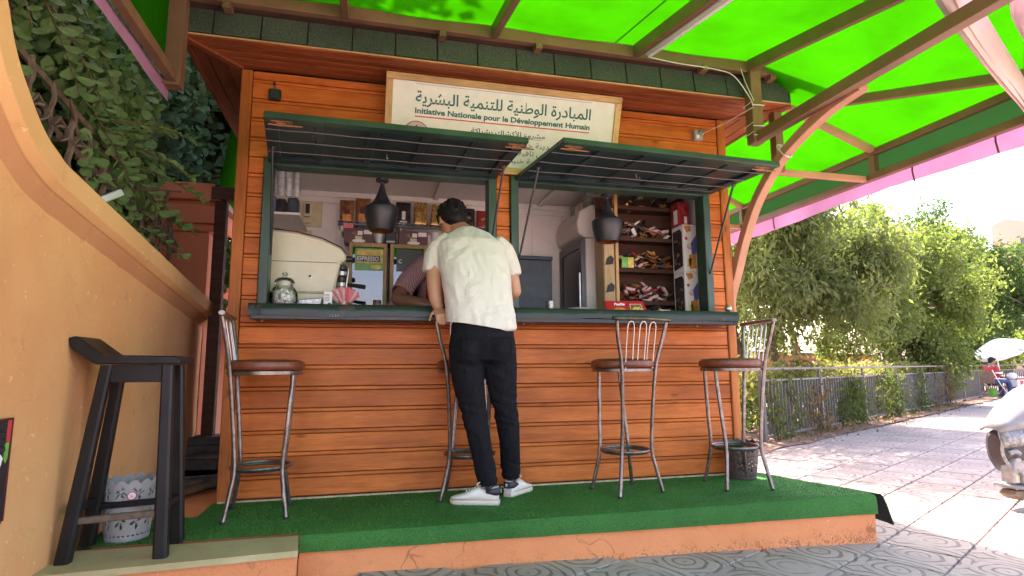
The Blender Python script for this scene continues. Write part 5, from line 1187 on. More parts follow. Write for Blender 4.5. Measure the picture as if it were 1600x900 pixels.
for i in range(150):
    z = rs.uniform(0.012, 0.115); a = rs.uniform(0, 6.28); rmax = 0.070 if z > 0.03 else 0.058; r = rmax*math.sqrt(rs.uniform(0.35, 1))
    o = inst('sugar_cube', cube_me, jr, V(jc)+V((r*math.cos(a), r*math.sin(a), z)), (rs.uniform(0, 3), rs.uniform(0, 3), rs.uniform(0, 3)))
tp = MB(); tp.prism([V((x, 4.02, z)) for x, z in ((-0.448, CT), (-0.31, CT), (-0.300, CT+0.07), (-0.452, CT+0.055))], (0, 0.14, 0)); o = tp.build('spoon_tray', 'tin_grey', None, bevel=0.006); tag(o, 'silver patterned bag lying between the sugar jar and the white carton', 'bag')
tag((lambda m: (m.sheet([[V((x, y, CT+0.004+0.006*math.sin(x*40+y*20))) for x in [-0.52+0.03*i for i in range(9)]] for y in (3.90, 3.96, 4.0)]), m.build('paper_napkin', 'paper_white'))[1])(MB()), 'crumpled white paper on the counter before the sugar jar', 'paper')
ct_ = thing('milk_carton', (-0.265, 4.0, CT), 'small white carton with printed label beside the pink napkins', 'carton')
m = MB(); m.box((-0.292, 3.98, CT), (-0.238, 4.02, CT+0.105), rotz(0.1, (-0.265, 4.0, 0))); m.build('carton_body', 'white_card', ct_, bevel=0.003); m = MB(); m.box((-0.262, 3.9765, CT+0.008), (-0.243, 3.9785, CT+0.030)); m.build('barcode', 'dark_ink', ct_)
for i in range(5):
    m = MB(); m.box((-0.285, 3.9765, CT+0.045+i*0.010), (-0.255+0.004*(i % 2), 3.9785, CT+0.048+i*0.010)); m.build('print_line', 'dark_ink', ct_)
nk = thing('napkin_holder', (-0.17, 4.06, CT), 'fan of pink and white napkins standing in a clear holder', 'napkins')
m = MB(); m.lathe([(0.035, 0), (0.04, 0.05)], (-0.165, 4.06, CT), 12, False); m.build('holder', 'clear_glass', nk)
for i, (a, mt) in enumerate(((-0.62, 'pale_pink'), (-0.42, 'pink_card'), (-0.25, 'pale_pink'), (0.12, 'pink_card'), (0.28, 'pink_card'), (0.45, 'pale_pink'), (0.62, 'pink_card'))):
    c = V((-0.165, 4.055+0.006*i, CT+0.01)); d = V((math.sin(a), 0, math.cos(a))); w = V((d.z, 0, -d.x)); m = MB()
    m.sheet([[c+d*l+w*(s*ww)+V((0, 0.008*math.cos(s*5), 0)) for s in (-1, -0.5, 0, 0.5, 1)] for l, ww in ((0, 0.010), (0.06, 0.022), (0.125, 0.036), (0.140, 0.020))]); m.build('napkin', mt, nk)
for i, (x, y, r, lab) in enumerate(((0.055, 4.10, 0.030, 'copper coloured spice jar with black lid on the left counter, the left one'), (0.150, 4.12, 0.028, 'dark reddish spice jar beside the barista forearm'))):
    t = thing('spice_jar', (x, y, CT), lab, 'jar'); m = MB(); m.lathe([(r*0.9, 0), (r, 0.006), (r, 0.045), (r*0.9, 0.05)], (x, y, CT), 18); m.build('jar_body', 'copper_jar', t); m = MB(); m.lathe([(r*0.95, 0.051), (r*0.95, 0.063), (r*0.8, 0.067), (0.001, 0.067)], (x, y, CT), 18); m.build('jar_lid', 'black_card', t)
# upper left shelf with cup stacks and bags
ws = MB(); ws.box((-0.80, 4.66, 2.275), (-0.54, 5.24, 2.295)); tag(ws.build('wall_shelf', 'white_plastic', None, bevel=0.003), 'white shelf under the stacked plastic cups at the upper left', 'shelf')
cupm = None
for i in range(4):
    for j in range(1):
        x = -0.755+i*0.058; y = 4.74
        m = MB()
        for k in range(9): m.lathe([(0.017, 0), (0.026, 0.020), (0.028, 0.026), (0.024, 0.026)], (x, y, 2.44+k*0.027), 14)
        o = m.build('cup_stack', 'cup_plastic'); tag(o, ('leftmost', 'second from left', 'third from left', 'rightmost')[i]+' sleeve of clear plastic cups on the upper left shelf', 'cups', 'plastic cup sleeves on the upper left shelf')
for i, (x, w, h, mt, lab) in enumerate(((-0.75, 0.05, 0.14, 'blue_card', 'narrow blue packet at the left of the cup shelf'), (-0.685, 0.07, 0.12, 'black_foil', 'black foil bag on the cup shelf, the left one'), (-0.60, 0.08, 0.13, 'navy_panel', 'dark blue bag at the right of the cup shelf'))):
    box_thing('shelf_packet', (x-w/2, 4.70, 2.296), (x+w/2, 4.82, 2.296+h), mt, lab, 'packet', None, 0.012)
eb = thing('wall_phone_board', (-0.52, 5.2, 2.32), 'cream wall board with a beige intercom handset beside the cup shelf', 'intercom')
m = MB(); m.box((-0.618, 5.222, 2.322), (-0.420, 5.241, 2.548)); m.build('board', 'cream_card', eb, bevel=0.003)
m = MB(); m.box((-0.575, 5.195, 2.345), (-0.505, 5.221, 2.530)); hs = m.build('handset', 'machine_cream', eb, bevel=0.008); m = MB(); m.box((-0.557, 5.1915, 2.43), (-0.522, 5.1945, 2.515)); m.build('handset_grille', 'black_card', hs); m = MB(); m.box((-0.565, 5.1915, 2.395), (-0.515, 5.1945, 2.402)); m.build('handset_slot', 'black_card', hs)
pc = thing('small_notice', (-0.545, 5.23, 2.2), 'small cream notice with dark picture below the intercom board', 'notice'); m = MB(); m.box((-0.59, 5.234, 2.18), (-0.50, 5.2415, 2.29)); m.build('notice_card', 'cream_card', pc); m = MB(); m.box((-0.575, 5.231, 2.195), (-0.515, 5.2335, 2.25)); m.build('picture', 'tin_grey', pc)
# coffee shelf
sf = thing('coffee_shelf', (0.37, 5.1, 2.30), 'clear shelf on the rear wall holding the coffee packs', 'shelf')
m = MB(); m.box((-0.27, 4.98, 2.300), (1.06, 5.241, 2.312)); m.build('shelf_board', 'white_plastic', sf); m = MB(); m.box((-0.27, 4.972, 2.285), (1.06, 4.979, 2.330)); m.build('shelf_lip', 'plastic_film', sf)
for x in (-0.24, 0.25, 0.72):
    m = MB(); m.box((x-0.006, 5.0, 2.24), (x+0.006, 5.24, 2.299)); m.build('bracket', 'white_plastic', sf)
nt_ = box_thing('pink_note', (-0.225, 4.964, 2.235), (-0.145, 4.9715, 2.305), 'pink_card', 'square pink note stuck on the edge of the coffee shelf', 'note', None, 0)
def pack(x, w, h, mat, label, lab_mat, seed, lean=0.0, y=5.09):
    t = thing('coffee_pack', (x, y, 2.3125), label, 'coffee pack', 'coffee packs on the rear shelf'); rg = random.Random(seed); rings = []
    for k, (f, d) in enumerate(((0.0, 0.055), (0.05, 0.07), (0.25, 0.078), (0.5, 0.075), (0.75, 0.062), (0.88, 0.030), (0.93, 0.014), (1.0, 0.008))):
        ring = ering((x+lean*f*h, y+rg.uniform(-0.002, 0.002), 2.3125+f*h), (1, 0, 0), (0, 1, 0), w/2*(1 if f < 0.85 else 1.03), d/2, 20, 4 if f < 0.8 else 6)
        rings.append([p+V((rg.uniform(-1, 1)*0.0015, rg.uniform(-1, 1)*0.003, 0)) for p in ring])
    m = MB(); m.loft(rings); m.build('pack_body', mat, t)
    for (u0, u1, v0, v1, mt) in lab_mat:
        m = MB(); yy = y-0.0435; m.box((x-w/2+u0*w+lean*v0*h, yy, 2.3125+v0*h), (x-w/2+u1*w+lean*v0*h, yy+0.006, 2.3125+v1*h)); m.build('pack_print', mt, t, bevel=0.002)
brown_print = [(0.2, 0.8, 0.12, 0.40, 'orange_card'), (0.3, 0.72, 0.44, 0.62, 'maroon_card'), (0.25, 0.6, 0.06, 0.11, 'white_card')]
pack(-0.205, 0.118, 0.225, 'brown_foil', 'brown and gold coffee pack, leftmost on the rear shelf', brown_print, 1)
pack(-0.072, 0.122, 0.250, 'brown_foil', 'brown and gold coffee pack just left of the left pendant lamp', brown_print, 2)
pack(0.100, 0.115, 0.22, 'brown_foil', 'brown coffee pack half hidden behind the left pendant lamp', brown_print, 3)
pack(0.275, 0.125, 0.235, 'black_foil', 'black coffee pack with white cup print right of the left pendant lamp', [(0.38, 0.62, 0.30, 0.62, 'white_card'), (0.25, 0.75, 0.20, 0.25, 'white_card'), (0.35, 0.65, 0.06, 0.14, 'white_card')], 4)
pack(0.425, 0.120, 0.245, 'gold_foil', 'shiny gold coffee pack with oval badge between a black and a leaning gold pack', [(0.3, 0.7, 0.60, 0.75, 'brown_foil'), (0.1, 0.9, 0.10, 0.15, 'red_foil')], 5)
pack(0.560, 0.115, 0.235, 'gold_foil', 'gold coffee pack leaning right next to the customer head', [(0.1, 0.9, 0.10, 0.15, 'red_foil')], 6, 0.12)
pack(0.700, 0.115, 0.22, 'black_foil', 'black coffee pack behind the customer head', [], 7)
pack(0.845, 0.135, 0.215, 'black_foil', 'wide black coffee pack just right of the customer head', [(0.3, 0.7, 0.5, 0.6, 'gold_foil')], 8)
pack(0.985, 0.110, 0.20, 'red_foil', 'dark red coffee pack at the right end of the rear shelf', [(0.3, 0.7, 0.5, 0.62, 'gold_foil')], 9)
# cartons and cups on the cabinets
def carton(x0, x1, label):
    t = thing('cup_carton', ((x0+x1)/2, 5.0, 2.128), label, 'carton', 'maroon cartons on the glass cabinets')
    m = MB(); m.box((x0, 4.93, 2.128), (x1, 5.08, 2.255)); m.build('carton_body', 'maroon_card', t, bevel=0.003); xc = (x0+x1)/2
    m = MB(); m.ell((xc, 4.928, 2.150), (0.055, 0.004, 0.016)); m.build('cup_print', 'white_card', t); m = MB(); m.box((xc-0.028, 4.9265, 2.156), (xc+0.028, 4.9295, 2.19)); m.build('cup_print', 'cream_card', t)
    for a, b, c_, d in ((xc+0.04, x1-0.012, 2.21, 2.245), (xc-0.01, xc+0.03, 2.20, 2.235)): m = MB(); m.box((a, 4.9265, c_), (b, 4.9295, d)); m.build('carton_print', 'white_card', t)
    m = MB(); m.prism([V((xc+q[0], 4.9272, q[1])) for q in ((-0.06, 2.215), (-0.03, 2.235), (0.0, 2.19), (-0.02, 2.188))], (0, 0.002, 0)); m.build('carton_print', 'brown_foil', t)
carton(-0.215, 0.020, 'maroon carton with white cup picture on the left glass cabinet'); carton(0.232, 0.478, 'maroon carton with white cup picture on the right glass cabinet')
for x, lab in ((0.070, 'white paper cup stack between the maroon cartons'), (0.545, 'white paper cup stack right of the right carton')):
    m = MB(); m.lathe([(0.026, 2.128), (0.038, 2.26), (0.040, 2.262), (0.001, 2.262)], (x, 5.0, 0), 20); tag(m.build('paper_cups', 'white_card'), lab, 'cups')
t = thing('black_box', (0.165, 5.0, 2.128), 'black plastic box between the paper cups and the right carton', 'box'); m = MB(); m.box((0.118, 4.94, 2.128), (0.212, 5.08, 2.25)); m.build('box_body', 'black_card', t, bevel=0.008); m = MB(); m.box((0.13, 4.936, 2.15), (0.20, 4.9395, 2.165)); m.build('slot', 'tin_grey', t)
# glass fronted cabinets
def cabinet(x0, x1, label, espresso):
    t = thing('glass_cabinet', ((x0+x1)/2, 5.0, 1.485), label, 'cabinet', 'wood framed glass cabinets on the back bench'); y0, y1, z0, z1 = 4.88, 5.22, 1.4855, 2.127
    for a, b in (((x0, y0, z0), (x0+0.030, y0+0.03, z1)), ((x1-0.030, y0, z0), (x1, y0+0.03, z1)), ((x0+0.0305, y0, z1-0.035), (x1-0.0305, y0+0.03, z1)), ((x0+0.0305, y0, z0), (x1-0.0305, y0+0.03, z0+0.035))):
        m = MB(); m.box(a, b); m.build('frame_bar', 'cabinet_wood', t, bevel=0.003)
    m = MB(); m.box((x0, y0+0.031, z1-0.012), (x1, y1, z1)); m.build('cabinet_top', 'cabinet_wood', t)
    for x in (x0, x1-0.008): m = MB(); m.box((x, y0+0.031, z0), (x+0.008, y1, z1-0.013)); m.build('cabinet_side', 'cabinet_wood', t)
    m = MB(); m.box((x0+0.009, y1-0.01, z0), (x1-0.009, y1, z1-0.013)); m.build('cabinet_back', 'cream_card', t)
    m = MB(); m.box((x0+0.031, y0+0.04, 1.885), (x1-0.031, y1-0.011, 1.893)); m.build('cabinet_shelf', 'white_plastic', t)
    m = MB(); m.box((x0+0.031, y0+0.012, z0+0.036), (x1-0.031, y0+0.016, z1-0.036)); m.build('pane', 'door_glass', t)
    m = MB(); m.box((x0+0.04, y0+0.06, z0+0.01), (x1-0.04, y1-0.03, z0+0.10)); m.build('tray', 'black_card', t, bevel=0.01)
    return t
cabinet(-0.172, 0.138, 'left wood framed glass cabinet displaying the espresso card', True); cabinet(0.162, 0.470, 'right wood framed glass cabinet behind the barista', False)
for (x0, x1, lab, txt) in ((-0.122, 0.110, 'yellow green espresso sign card inside the left glass cabinet', 'ESPRESSO'), (0.215, 0.43, 'dark sign card inside the right glass cabinet', 'C')):
    t = thing('espresso_card', ((x0+x1)/2, 4.888, 1.897), lab, 'sign card'); m = MB(); m.box((x0, 4.884, 1.897), (x1, 4.891, 2.082)); m.build('card', 'green_card' if txt != 'C' else 'black_card', t)
    if txt != 'C':
        m = MB(); m.box((x0+0.015, 4.8815, 1.955), (x1-0.008, 4.8838, 2.070)); m.build('card_field', 'yellow_card', t)
        m = MB(); m.box((x0+0.01, 4.8795, 1.970), (x1-0.03, 4.8812, 2.018)); m.build('card_band', 'dark_ink', t)
        m = MB(); m.ell((x1-0.06, 4.882, 1.925), (0.045, 0.002, 0.02)); m.build('card_print', 'yellow_card', t)
        text_mesh(txt, 0.05, 'white_ink', t, V(((x0+x1)/2-0.012, 4.8790, 1.977)), (1, 0, 0), (0, 0, 1), width=0.175, height=0.036, bold=0.001)
    else:
        text_mesh(txt, 0.05, 'white_ink', t, V((x0+0.03, 4.8830, 1.965)), (1, 0, 0), (0, 0, 1), width=0.025, height=0.034, bold=0.001)
# right side: partition, fridge, rack, boxes
pt = thing('navy_partition', (1.43, 4.97, 0.30), 'dark navy half height partition left of the fridge', 'partition')
m = MB(); m.box((1.12, 4.95, 0.30), (1.600, 4.99, 2.05)); m.build('panel', 'navy_panel', pt, bevel=0.003); m = MB(); m.box((1.11, 4.935, 2.051), (1.605, 5.0, 2.085)); m.build('top_rail', 'navy_panel', pt, bevel=0.004)
fr = thing('fridge', (1.97, 4.92, 0.30), 'grey upright display fridge with glass door facing left', 'fridge'); fx, fy0, fy1 = 1.762, 4.625, 5.21
m = MB(); m.box((fx+0.04, fy0, 0.30), (2.22, fy1, 2.20)); m.build('cabinet_body', 'fridge_grey', fr, bevel=0.008)
m = MB(); hp_ = [(fx+0.03, 2.205), (2.22, 2.205), (2.22, 2.50), (fx+0.10, 2.50), (fx-0.005, 2.44), (fx-0.035, 2.33), (fx-0.02, 2.235)]; m.prism([V((x, fy0-0.002, z)) for x, z in hp_], (0, fy1-fy0, 0)); m.build('header', 'fridge_grey', fr, bevel=0.01)
m = MB(); m.box((fx, fy0+0.004, 0.42), (fx+0.038, fy0+0.055, 2.185)); m.box((fx, fy1-0.055, 0.42), (fx+0.038, fy1, 2.185)); m.box((fx, fy0+0.056, 2.12), (fx+0.038, fy1-0.056, 2.185)); m.box((fx, fy0+0.056, 0.42), (fx+0.038, fy1-0.056, 0.50)); d_ = m.build('door', 'scooter_dark', fr)
m = MB(); m.box((fx+0.012, fy0+0.058, 0.502), (fx+0.018, fy1-0.058, 2.118)); m.build('pane', 'door_glass', d_)
m = MB(); m.box((fx-0.02, fy0+0.018, 1.2), (fx-0.001, fy0+0.036, 1.9)); m.build('handle', 'steel', d_, bevel=0.004)
m = MB(); m.box((fx+0.034, fy0+0.06, 0.51), (fx+0.0385, fy1-0.06, 2.11)); m.build('interior', 'fridge_inside', fr)
for z in (1.45, 1.75): m = MB(); m.box((fx+0.020, fy0+0.06, z), (fx+0.033, fy1-0.06, z+0.012)); m.build('shelf', 'white_plastic', fr)
for i in range(5):
    y = fy0+0.13+i*0.09; z = 1.764; m = MB(); m.box((fx+0.0195, y-0.03, z), (fx+0.0335, y+0.03, z+(0.16 if i < 2 else 0.09))); m.build('drink_pack', ('red_card', 'red_card', 'brown_foil', 'white_card', 'tin_grey')[i], fr)
for z0 in (1.464,):
    for i in range(4): y = fy0+0.12+i*0.11; m = MB(); m.box((fx+0.0195, y-0.035, z0), (fx+0.0335, y+0.035, z0+0.18)); m.build('drink_pack', ('brown_foil', 'cream_card', 'tin_grey', 'brown_foil')[i], fr)
for i, (y, w, h) in enumerate(((4.72, 0.10, 0.12), (4.9, 0.16, 0.07), (5.05, 0.1, 0.1))):
    box_thing('storage_box', (1.84, y-w/2, 2.502), (2.05, y+w/2, 2.502+h), ('tin_grey', 'cream_card', 'grey_plastic')[i], ('grey box on the near end of the fridge top', 'flat cream box on the middle of the fridge top', 'plain grey box on the far end of the fridge top')[i], 'box')
rk = thing('snack_rack', (2.23, 4.5, CT), 'dark wooden snack rack with a pale cut out side board', 'shelf rack'); ry0, ry1 = 4.42, 4.60
SZ = (1.625, 1.900, 2.168, 2.440)
m = MB(); m.bar((1.995, 4.435, 1.4925), (2.000, 4.435, 2.56), 0.028, 0.05, (0, 1, 0)); m.build('side_post', 'pale_wood_z', rk, bevel=0.003)
sp = [(4.45, 1.4925), (4.60, 1.4925), (4.60, 2.56), (4.45, 2.56), (4.45, 2.05), (4.50, 2.00), (4.50, 1.93), (4.45, 1.90), (4.45, 1.78), (4.50, 1.74), (4.50, 1.68), (4.45, 1.64)]
m = MB(); m.box((1.884, 4.424, 1.4925), (1.979, 4.438, 2.42)); m.build('side_board', 'cabinet_wood', rk, bevel=0.003)
for z_ in (1.70, 1.93):
    m = MB(); m.prism([V((1.892, 4.4215, z_)), V((1.965, 4.4215, z_+0.01)), V((1.972, 4.4215, z_+0.06)), V((1.945, 4.4215, z_+0.085)), V((1.91, 4.4215, z_+0.06))], (0, 0.002, 0)); m.build('cut_out', 'rubber', rk)
m = MB(); m.prism([V((1.880, y, z)) for y, z in ((4.44, 1.4925), (4.60, 1.4925), (4.60, 2.3), (4.44, 2.3))], (0.012, 0, 0)); m.build('side_board', 'cabinet_wood', rk)
m = MB(); m.box((1.893, 4.60, 1.4925), (2.66, 4.612, 2.56)); m.build('back_board', 'dark_shelf_wood', rk)
m = MB(); m.box((2.62, ry0, 1.4925), (2.64, 4.599, 2.56)); m.build('side_post', 'dark_shelf_wood', rk)
for z in SZ:
    m = MB(); m.box((1.90, ry0+0.012, z-0.012), (2.619, 4.599, z)); b = m.build('shelf', 'dark_shelf_wood', rk); m = MB(); m.box((2.015, ry0, z-0.022), (2.619, ry0+0.0115, z+0.012)); m.build('shelf_edge', 'dark_shelf_wood', b, bevel=0.002)
pk = []
for mt in ('brown_foil', 'gold_foil', 'black_foil', 'red_foil', 'pale_pink', 'orange_card', 'white_card', 'maroon_card'):
    m = MB(); rings = [ering((x, 0, 0), (0, 1, 0), (0, 0, 1), w, h, 8) for x, w, h in ((-0.045, 0.022, 0.002), (-0.036, 0.022, 0.003), (-0.025, 0.020, 0.010), (0, 0.021, 0.013), (0.025, 0.020, 0.010), (0.036, 0.022, 0.003), (0.045, 0.022, 0.002))]; m.loft(rings); pk.append(unit_mesh('snack_packet', m, mt))
rs = random.Random(8); names = ('brown', 'gold', 'black', 'red', 'pink', 'orange', 'white', 'maroon')
for si, z in enumerate((1.4925,)+SZ):
    zz = z+0.014; wts = [(3, 1, 4, 2, 1, 1, 1, 2), (3, 0, 2, 3, 4, 1, 1, 2), (4, 1, 4, 1, 1, 1, 1, 2), (3, 1, 4, 1, 3, 3, 3, 1), (1, 3, 3, 0, 0, 2, 0, 1)][si]
    for i in range(56 if si < 4 else 14):
        x = rs.uniform(2.06, 2.50) if si else rs.uniform(2.15, 2.48); k = rs.choices(range(8), wts)[0]; o = bpy.data.objects.new('snack_packet', pk[k]); COL.objects.link(o); st = rs.random()
        o.location = (x, rs.uniform(4.45, 4.55), zz+(0.165-0.22*abs(x-2.28))*st); o.rotation_euler = (rs.uniform(-0.9, 0.9), rs.uniform(-0.7, 0.7), rs.uniform(-0.9, 0.9)); o.scale = (rs.uniform(0.7, 1.0),)*3
        tag(o, f"{names[k]} wrapped sweet in the heap on the {('counter below the rack', 'lowest rack shelf', 'second rack shelf from below', 'third rack shelf from below', 'top rack shelf')[si]}", 'snack', f"{names[k]} sweets on the {('counter', 'lowest shelf', 'second shelf', 'third shelf', 'top shelf')[si]}")
for i in range(2):
    m = MB(); x = 2.075+i*0.045; m.loft([ering((x, 4.43, 1.915+f*0.09), (1, 0, 0), (0, 1, 0), 0.034*w, 0.014*d, 12, 3) for f, w, d in ((0, 1, 0.5), (0.2, 1, 1), (0.7, 0.95, 1), (0.9, 1.05, 0.3), (1, 1.2, 0.1))]); tag(m.build('green_packet', 'green_card' if i == 0 else 'yellow_card'), ('bright green snack bag at the left of the second rack shelf', 'yellow snack bag leaning by the green one on the rack')[i], 'snack bag')
def wafer_box(z0, z1, label):
    t = thing('display_box', (2.57, 4.38, z0), label, 'box', 'tall window boxes beside the rack'); x0, x1, y0, y1 = 2.512, 2.635, 4.235, 4.415
    m = MB(); m.box((x0, y0, z0), (x1, y1, z1)); m.build('box_body', 'white_card', t, bevel=0.004); h = z1-z0
    m = MB(); m.prism([V((x0-0.0015, y, z)) for y, z in ((y0+0.02, z0+0.12*h), (y1-0.02, z0+0.06*h), (y1-0.015, z0+0.90*h), (y0+0.05, z0+0.92*h), (y0+0.02, z0+0.84*h))], (0.0012, 0, 0)); wn = m.build('window', 'scooter_dark', t)
    rr = random.Random(int(z0*100))
    for i in range(16): m = MB(); m.ell((x0-0.001, rr.uniform(y0+0.045, y1-0.03), z0+h*rr.uniform(0.15, 0.7)), (0.003, 0.014, 0.012), 8, 5); m.build('sweet', rr.choice(('brown_foil', 'maroon_card', 'tin_grey', 'gold_foil')), wn)
    for poly, mt in (([(0.05, 0.96), (0.55, 0.98), (0.60, 0.86), (0.25, 0.82)], 'orange_card'), ([(0.55, 0.60), (0.95, 0.78), (0.97, 0.40), (0.62, 0.36)], 'blue_card'), ([(0.35, 0.34), (0.85, 0.40), (0.92, 0.08), (0.40, 0.05)], 'orange_card'), ([(0.25, 0.26), (0.55, 0.30), (0.50, 0.12), (0.22, 0.10)], 'yellow_card')):
        m = MB(); m.prism([V((lerp(x0, x1, u), y0-0.0016, z0+v*h)) for u, v in poly], (0, 0.0012, 0)); m.build('box_print', mt, t)
    for u, v in ((0.22, 0.70), (0.45, 0.52)):
        m = MB(); m.lathe([(0.001, 0), (0.013, 0), (0.013, 0.0012), (0.001, 0.0012)], (lerp(x0, x1, u), y0-0.0004, z0+v*h), 14, M=Matrix.Rotation(R(90), 4, 'X')); m.build('round_print', 'red_ink' if v > 0.6 else 'pale_pink', t)
    m = MB(); m.lathe([(0.018, 0), (0.022, 0), (0.022, 0.0012), (0.018, 0.0012)], (lerp(x0, x1, 0.45), y0-0.0005, z0+0.53*h), 18, False, M=Matrix.Rotation(R(90), 4, 'X')); m.build('ring_print', 'red_ink', t)
wafer_box(CT, 1.865, 'lower white window box with orange and blue print beside the rack'); wafer_box(1.8665, 2.265, 'upper white window box with orange and blue print beside the rack')
t = thing('red_packet', (2.56, 4.33, 2.266), 'tall red packet with white label on top of the window boxes', 'packet'); m = MB(); m.box((2.50, 4.27, 2.266), (2.60, 4.40, 2.47)); m.build('packet_body', 'red_foil', t, bevel=0.006); m = MB(); m.box((2.4975, 4.29, 2.28), (2.4995, 4.35, 2.40)); m.build('packet_label', 'white_card', t)
m = MB(); m.box((2.55, 4.2675, 2.28), (2.575, 4.2695, 2.34)); m.build('packet_label', 'white_card', t)
rc = thing('red_carton', (1.93, 4.0, CT), 'flat red biscuit carton with gold lettering leaning on the right counter', 'carton'); M_ = Matrix.Translation((1.90, 4.03, CT)) @ Matrix.Rotation(R(-6), 4, 'Z') @ Matrix.Rotation(R(62), 4, 'X')
m = MB(); m.prism([M_ @ V(p) for p in ((-0.165, 0.0, 0), (0.165, 0.0, 0), (0.135, 0.115, 0), (-0.165, 0.115, 0))], M_.to_3x3() @ V((0, 0, -0.03))); m.build('carton_body', 'red_card', rc, bevel=0.003)
text_mesh('Paelite', 0.03, 'white_ink', rc, M_ @ V((-0.055, 0.072, 0.001)), M_.to_3x3() @ V((1, 0, 0)), M_.to_3x3() @ V((0, 1, 0)), width=0.085, height=0.024, shear=0.25, bold=0.001)
m = MB(); m.ell((0, 0, 0), (0.05, 0.018, 0.0015)); m.v = [M_ @ (p+V((-0.06, 0.035, 0.001))) for p in m.v]; m.build('biscuit_print', 'orange_card', rc)
m = MB(); m.prism([M_ @ V(p) for p in ((0.025, 0.012, 0.0008), (0.13, 0.012, 0.0008), (0.115, 0.085, 0.0008), (0.025, 0.085, 0.0008))], M_.to_3x3() @ V((0, 0, 0.0012))); pw = m.build('picture_frame', 'cream_card', rc)
m = MB(); m.prism([M_ @ V(p) for p in ((0.031, 0.018, 0.0022), (0.122, 0.018, 0.0022), (0.110, 0.079, 0.0022), (0.031, 0.079, 0.0022))], M_.to_3x3() @ V((0, 0, 0.0010))); m.build('picture', 'brown_foil', pw)
for i in range(5): m = MB(); m.ell((0, 0, 0), (0.013, 0.010, 0.002), 8, 5); m.v = [M_ @ (p+V((0.050+0.014*i, 0.038+0.012*(i % 2), 0.0034))) for p in m.v]; m.build('biscuit_print', 'yellow_card', pw)
m = MB(); m.lathe([(0.026, 0), (0.032, 0.075), (0.030, 0.075), (0.024, 0.004), (0.001, 0.004)], (1.275, 4.0, CT), 20, False); tag(m.build('metal_tumbler', 'tin_grey'), 'small dotted metal tumbler at the left of the right counter', 'cup')
m = MB(); m.lathe([(0.045, 0), (0.075, 0.022), (0.080, 0.024), (0.050, 0.006), (0.001, 0.006)], (1.475, 3.95, CT), 24, False); tag(m.build('saucer', 'white_card'), 'white saucer on the right counter before the fridge', 'saucer')
m = MB(); m.box((2.02, 3.80, CT), (2.17, 3.86, CT+0.006), rotz(0.3, (2.1, 3.83, 0))); tag(m.build('paper_slip', 'white_card'), 'white slip of paper on the right counter beside the red carton', 'paper')
# ---------------------------------------------------------------- people
def limb(mb, pts, rs, n=14):
    P = spline(pts, 5); k = len(P); rr = []
    for i in range(k):
        f = i/(k-1)*(len(rs)-1); a = min(int(f), len(rs)-2); rr.append(lerp(rs[a], rs[a+1], f-a))
    mb.tube(P, rr, n); mb.ell(P[0], (rr[0],)*3, n, 7); mb.ell(P[-1], (rr[-1],)*3, n, 7)
def trunk(mb, rings, n=24): mb.loft([ering(c, u, v, a, b, n, s) for c, u, v, a, b, s in rings])
def hand(mb, wrist, d, nrm, size=1.0, curl=0.5, thumb=1):
    wrist, d, nrm = V(wrist), V(d).normalized(), V(nrm).normalized(); side = d.cross(nrm).normalized(); nrm = side.cross(d); s = size
    mb.loft([ering(wrist+d*l*s, side, nrm, a*s, b*s, 14, 2.6) for l, a, b in ((-0.02, 0.027, 0.021), (0.01, 0.030, 0.020), (0.05, 0.041, 0.017), (0.09, 0.041, 0.014), (0.10, 0.036, 0.010))])
    for i, (o, L) in enumerate(((-0.030, 0.066), (-0.010, 0.078), (0.011, 0.073), (0.031, 0.056))):
        p = wrist+d*0.088*s+side*o*s; pts = [p]; a = 0.15
        for k in range(3): a += curl*(0.5+0.35*k); pts.append(pts[-1]+(d*math.cos(a)-nrm*math.sin(a))*L*s*(0.45, 0.32, 0.23)[k])
        mb.tube(pts, [0.0095*s, 0.0088*s, 0.008*s, 0.0065*s], 9); mb.ell(pts[-1], (0.0066*s,)*3, 8, 5)
    p = wrist+d*0.025*s+side*thumb*0.030*s; pts = [p, p+(d*0.6+side*thumb*0.7-nrm*0.3)*0.034*s, p+(d*1.1+side*thumb*0.75-nrm*0.55)*0.055*s]; mb.tube(pts, [0.013*s, 0.010*s, 0.0075*s], 9); mb.ell(pts[-1], (0.0076*s,)*3, 8, 5)
def head(mb, c, fwd, up, s=1.0):
    c, f, up = V(c), V(fwd).normalized(), V(up).normalized(); x = f.cross(up).normalized(); up = x.cross(f); M = Matrix((x, f, up)).transposed()
    P = lambda a, b, d: c+M @ V((a*s, b*s, d*s))
    for q, r in (((0, -0.012, 0.022), (0.076, 0.098, 0.092)), ((0, 0.028, -0.03), (0.062, 0.066, 0.082)), ((0, 0.046, -0.083), (0.040, 0.040, 0.028)), ((0, 0.088, 0.028), (0.052, 0.014, 0.016))): mb.ell(P(*q), tuple(v*s for v in r), 18, 12, M.to_4x4())
    mb.tube([P(0, 0.088, 0.022), P(0, 0.104, -0.005), P(0, 0.112, -0.022)], [0.009*s, 0.012*s, 0.015*s], 10); mb.ell(P(0, 0.106, -0.024), (0.019*s, 0.014*s, 0.011*s), 10, 7, M.to_4x4())
    mb.ell(P(0, 0.088, -0.050), (0.025*s, 0.012*s, 0.006*s), 10, 6, M.to_4x4()); mb.ell(P(0, 0.086, -0.060), (0.022*s, 0.012*s, 0.006*s), 10, 6, M.to_4x4())
    for k in (-1, 1): mb.ell(P(k*0.077, -0.006, -0.006), (0.010*s, 0.021*s, 0.034*s), 10, 8, (M @ Matrix.Rotation(k*0.25, 3, 'Z')).to_4x4()); mb.ell(P(k*0.080, 0.004, -0.030), (0.008*s, 0.011*s, 0.012*s), 8, 6, M.to_4x4())
    return P, M
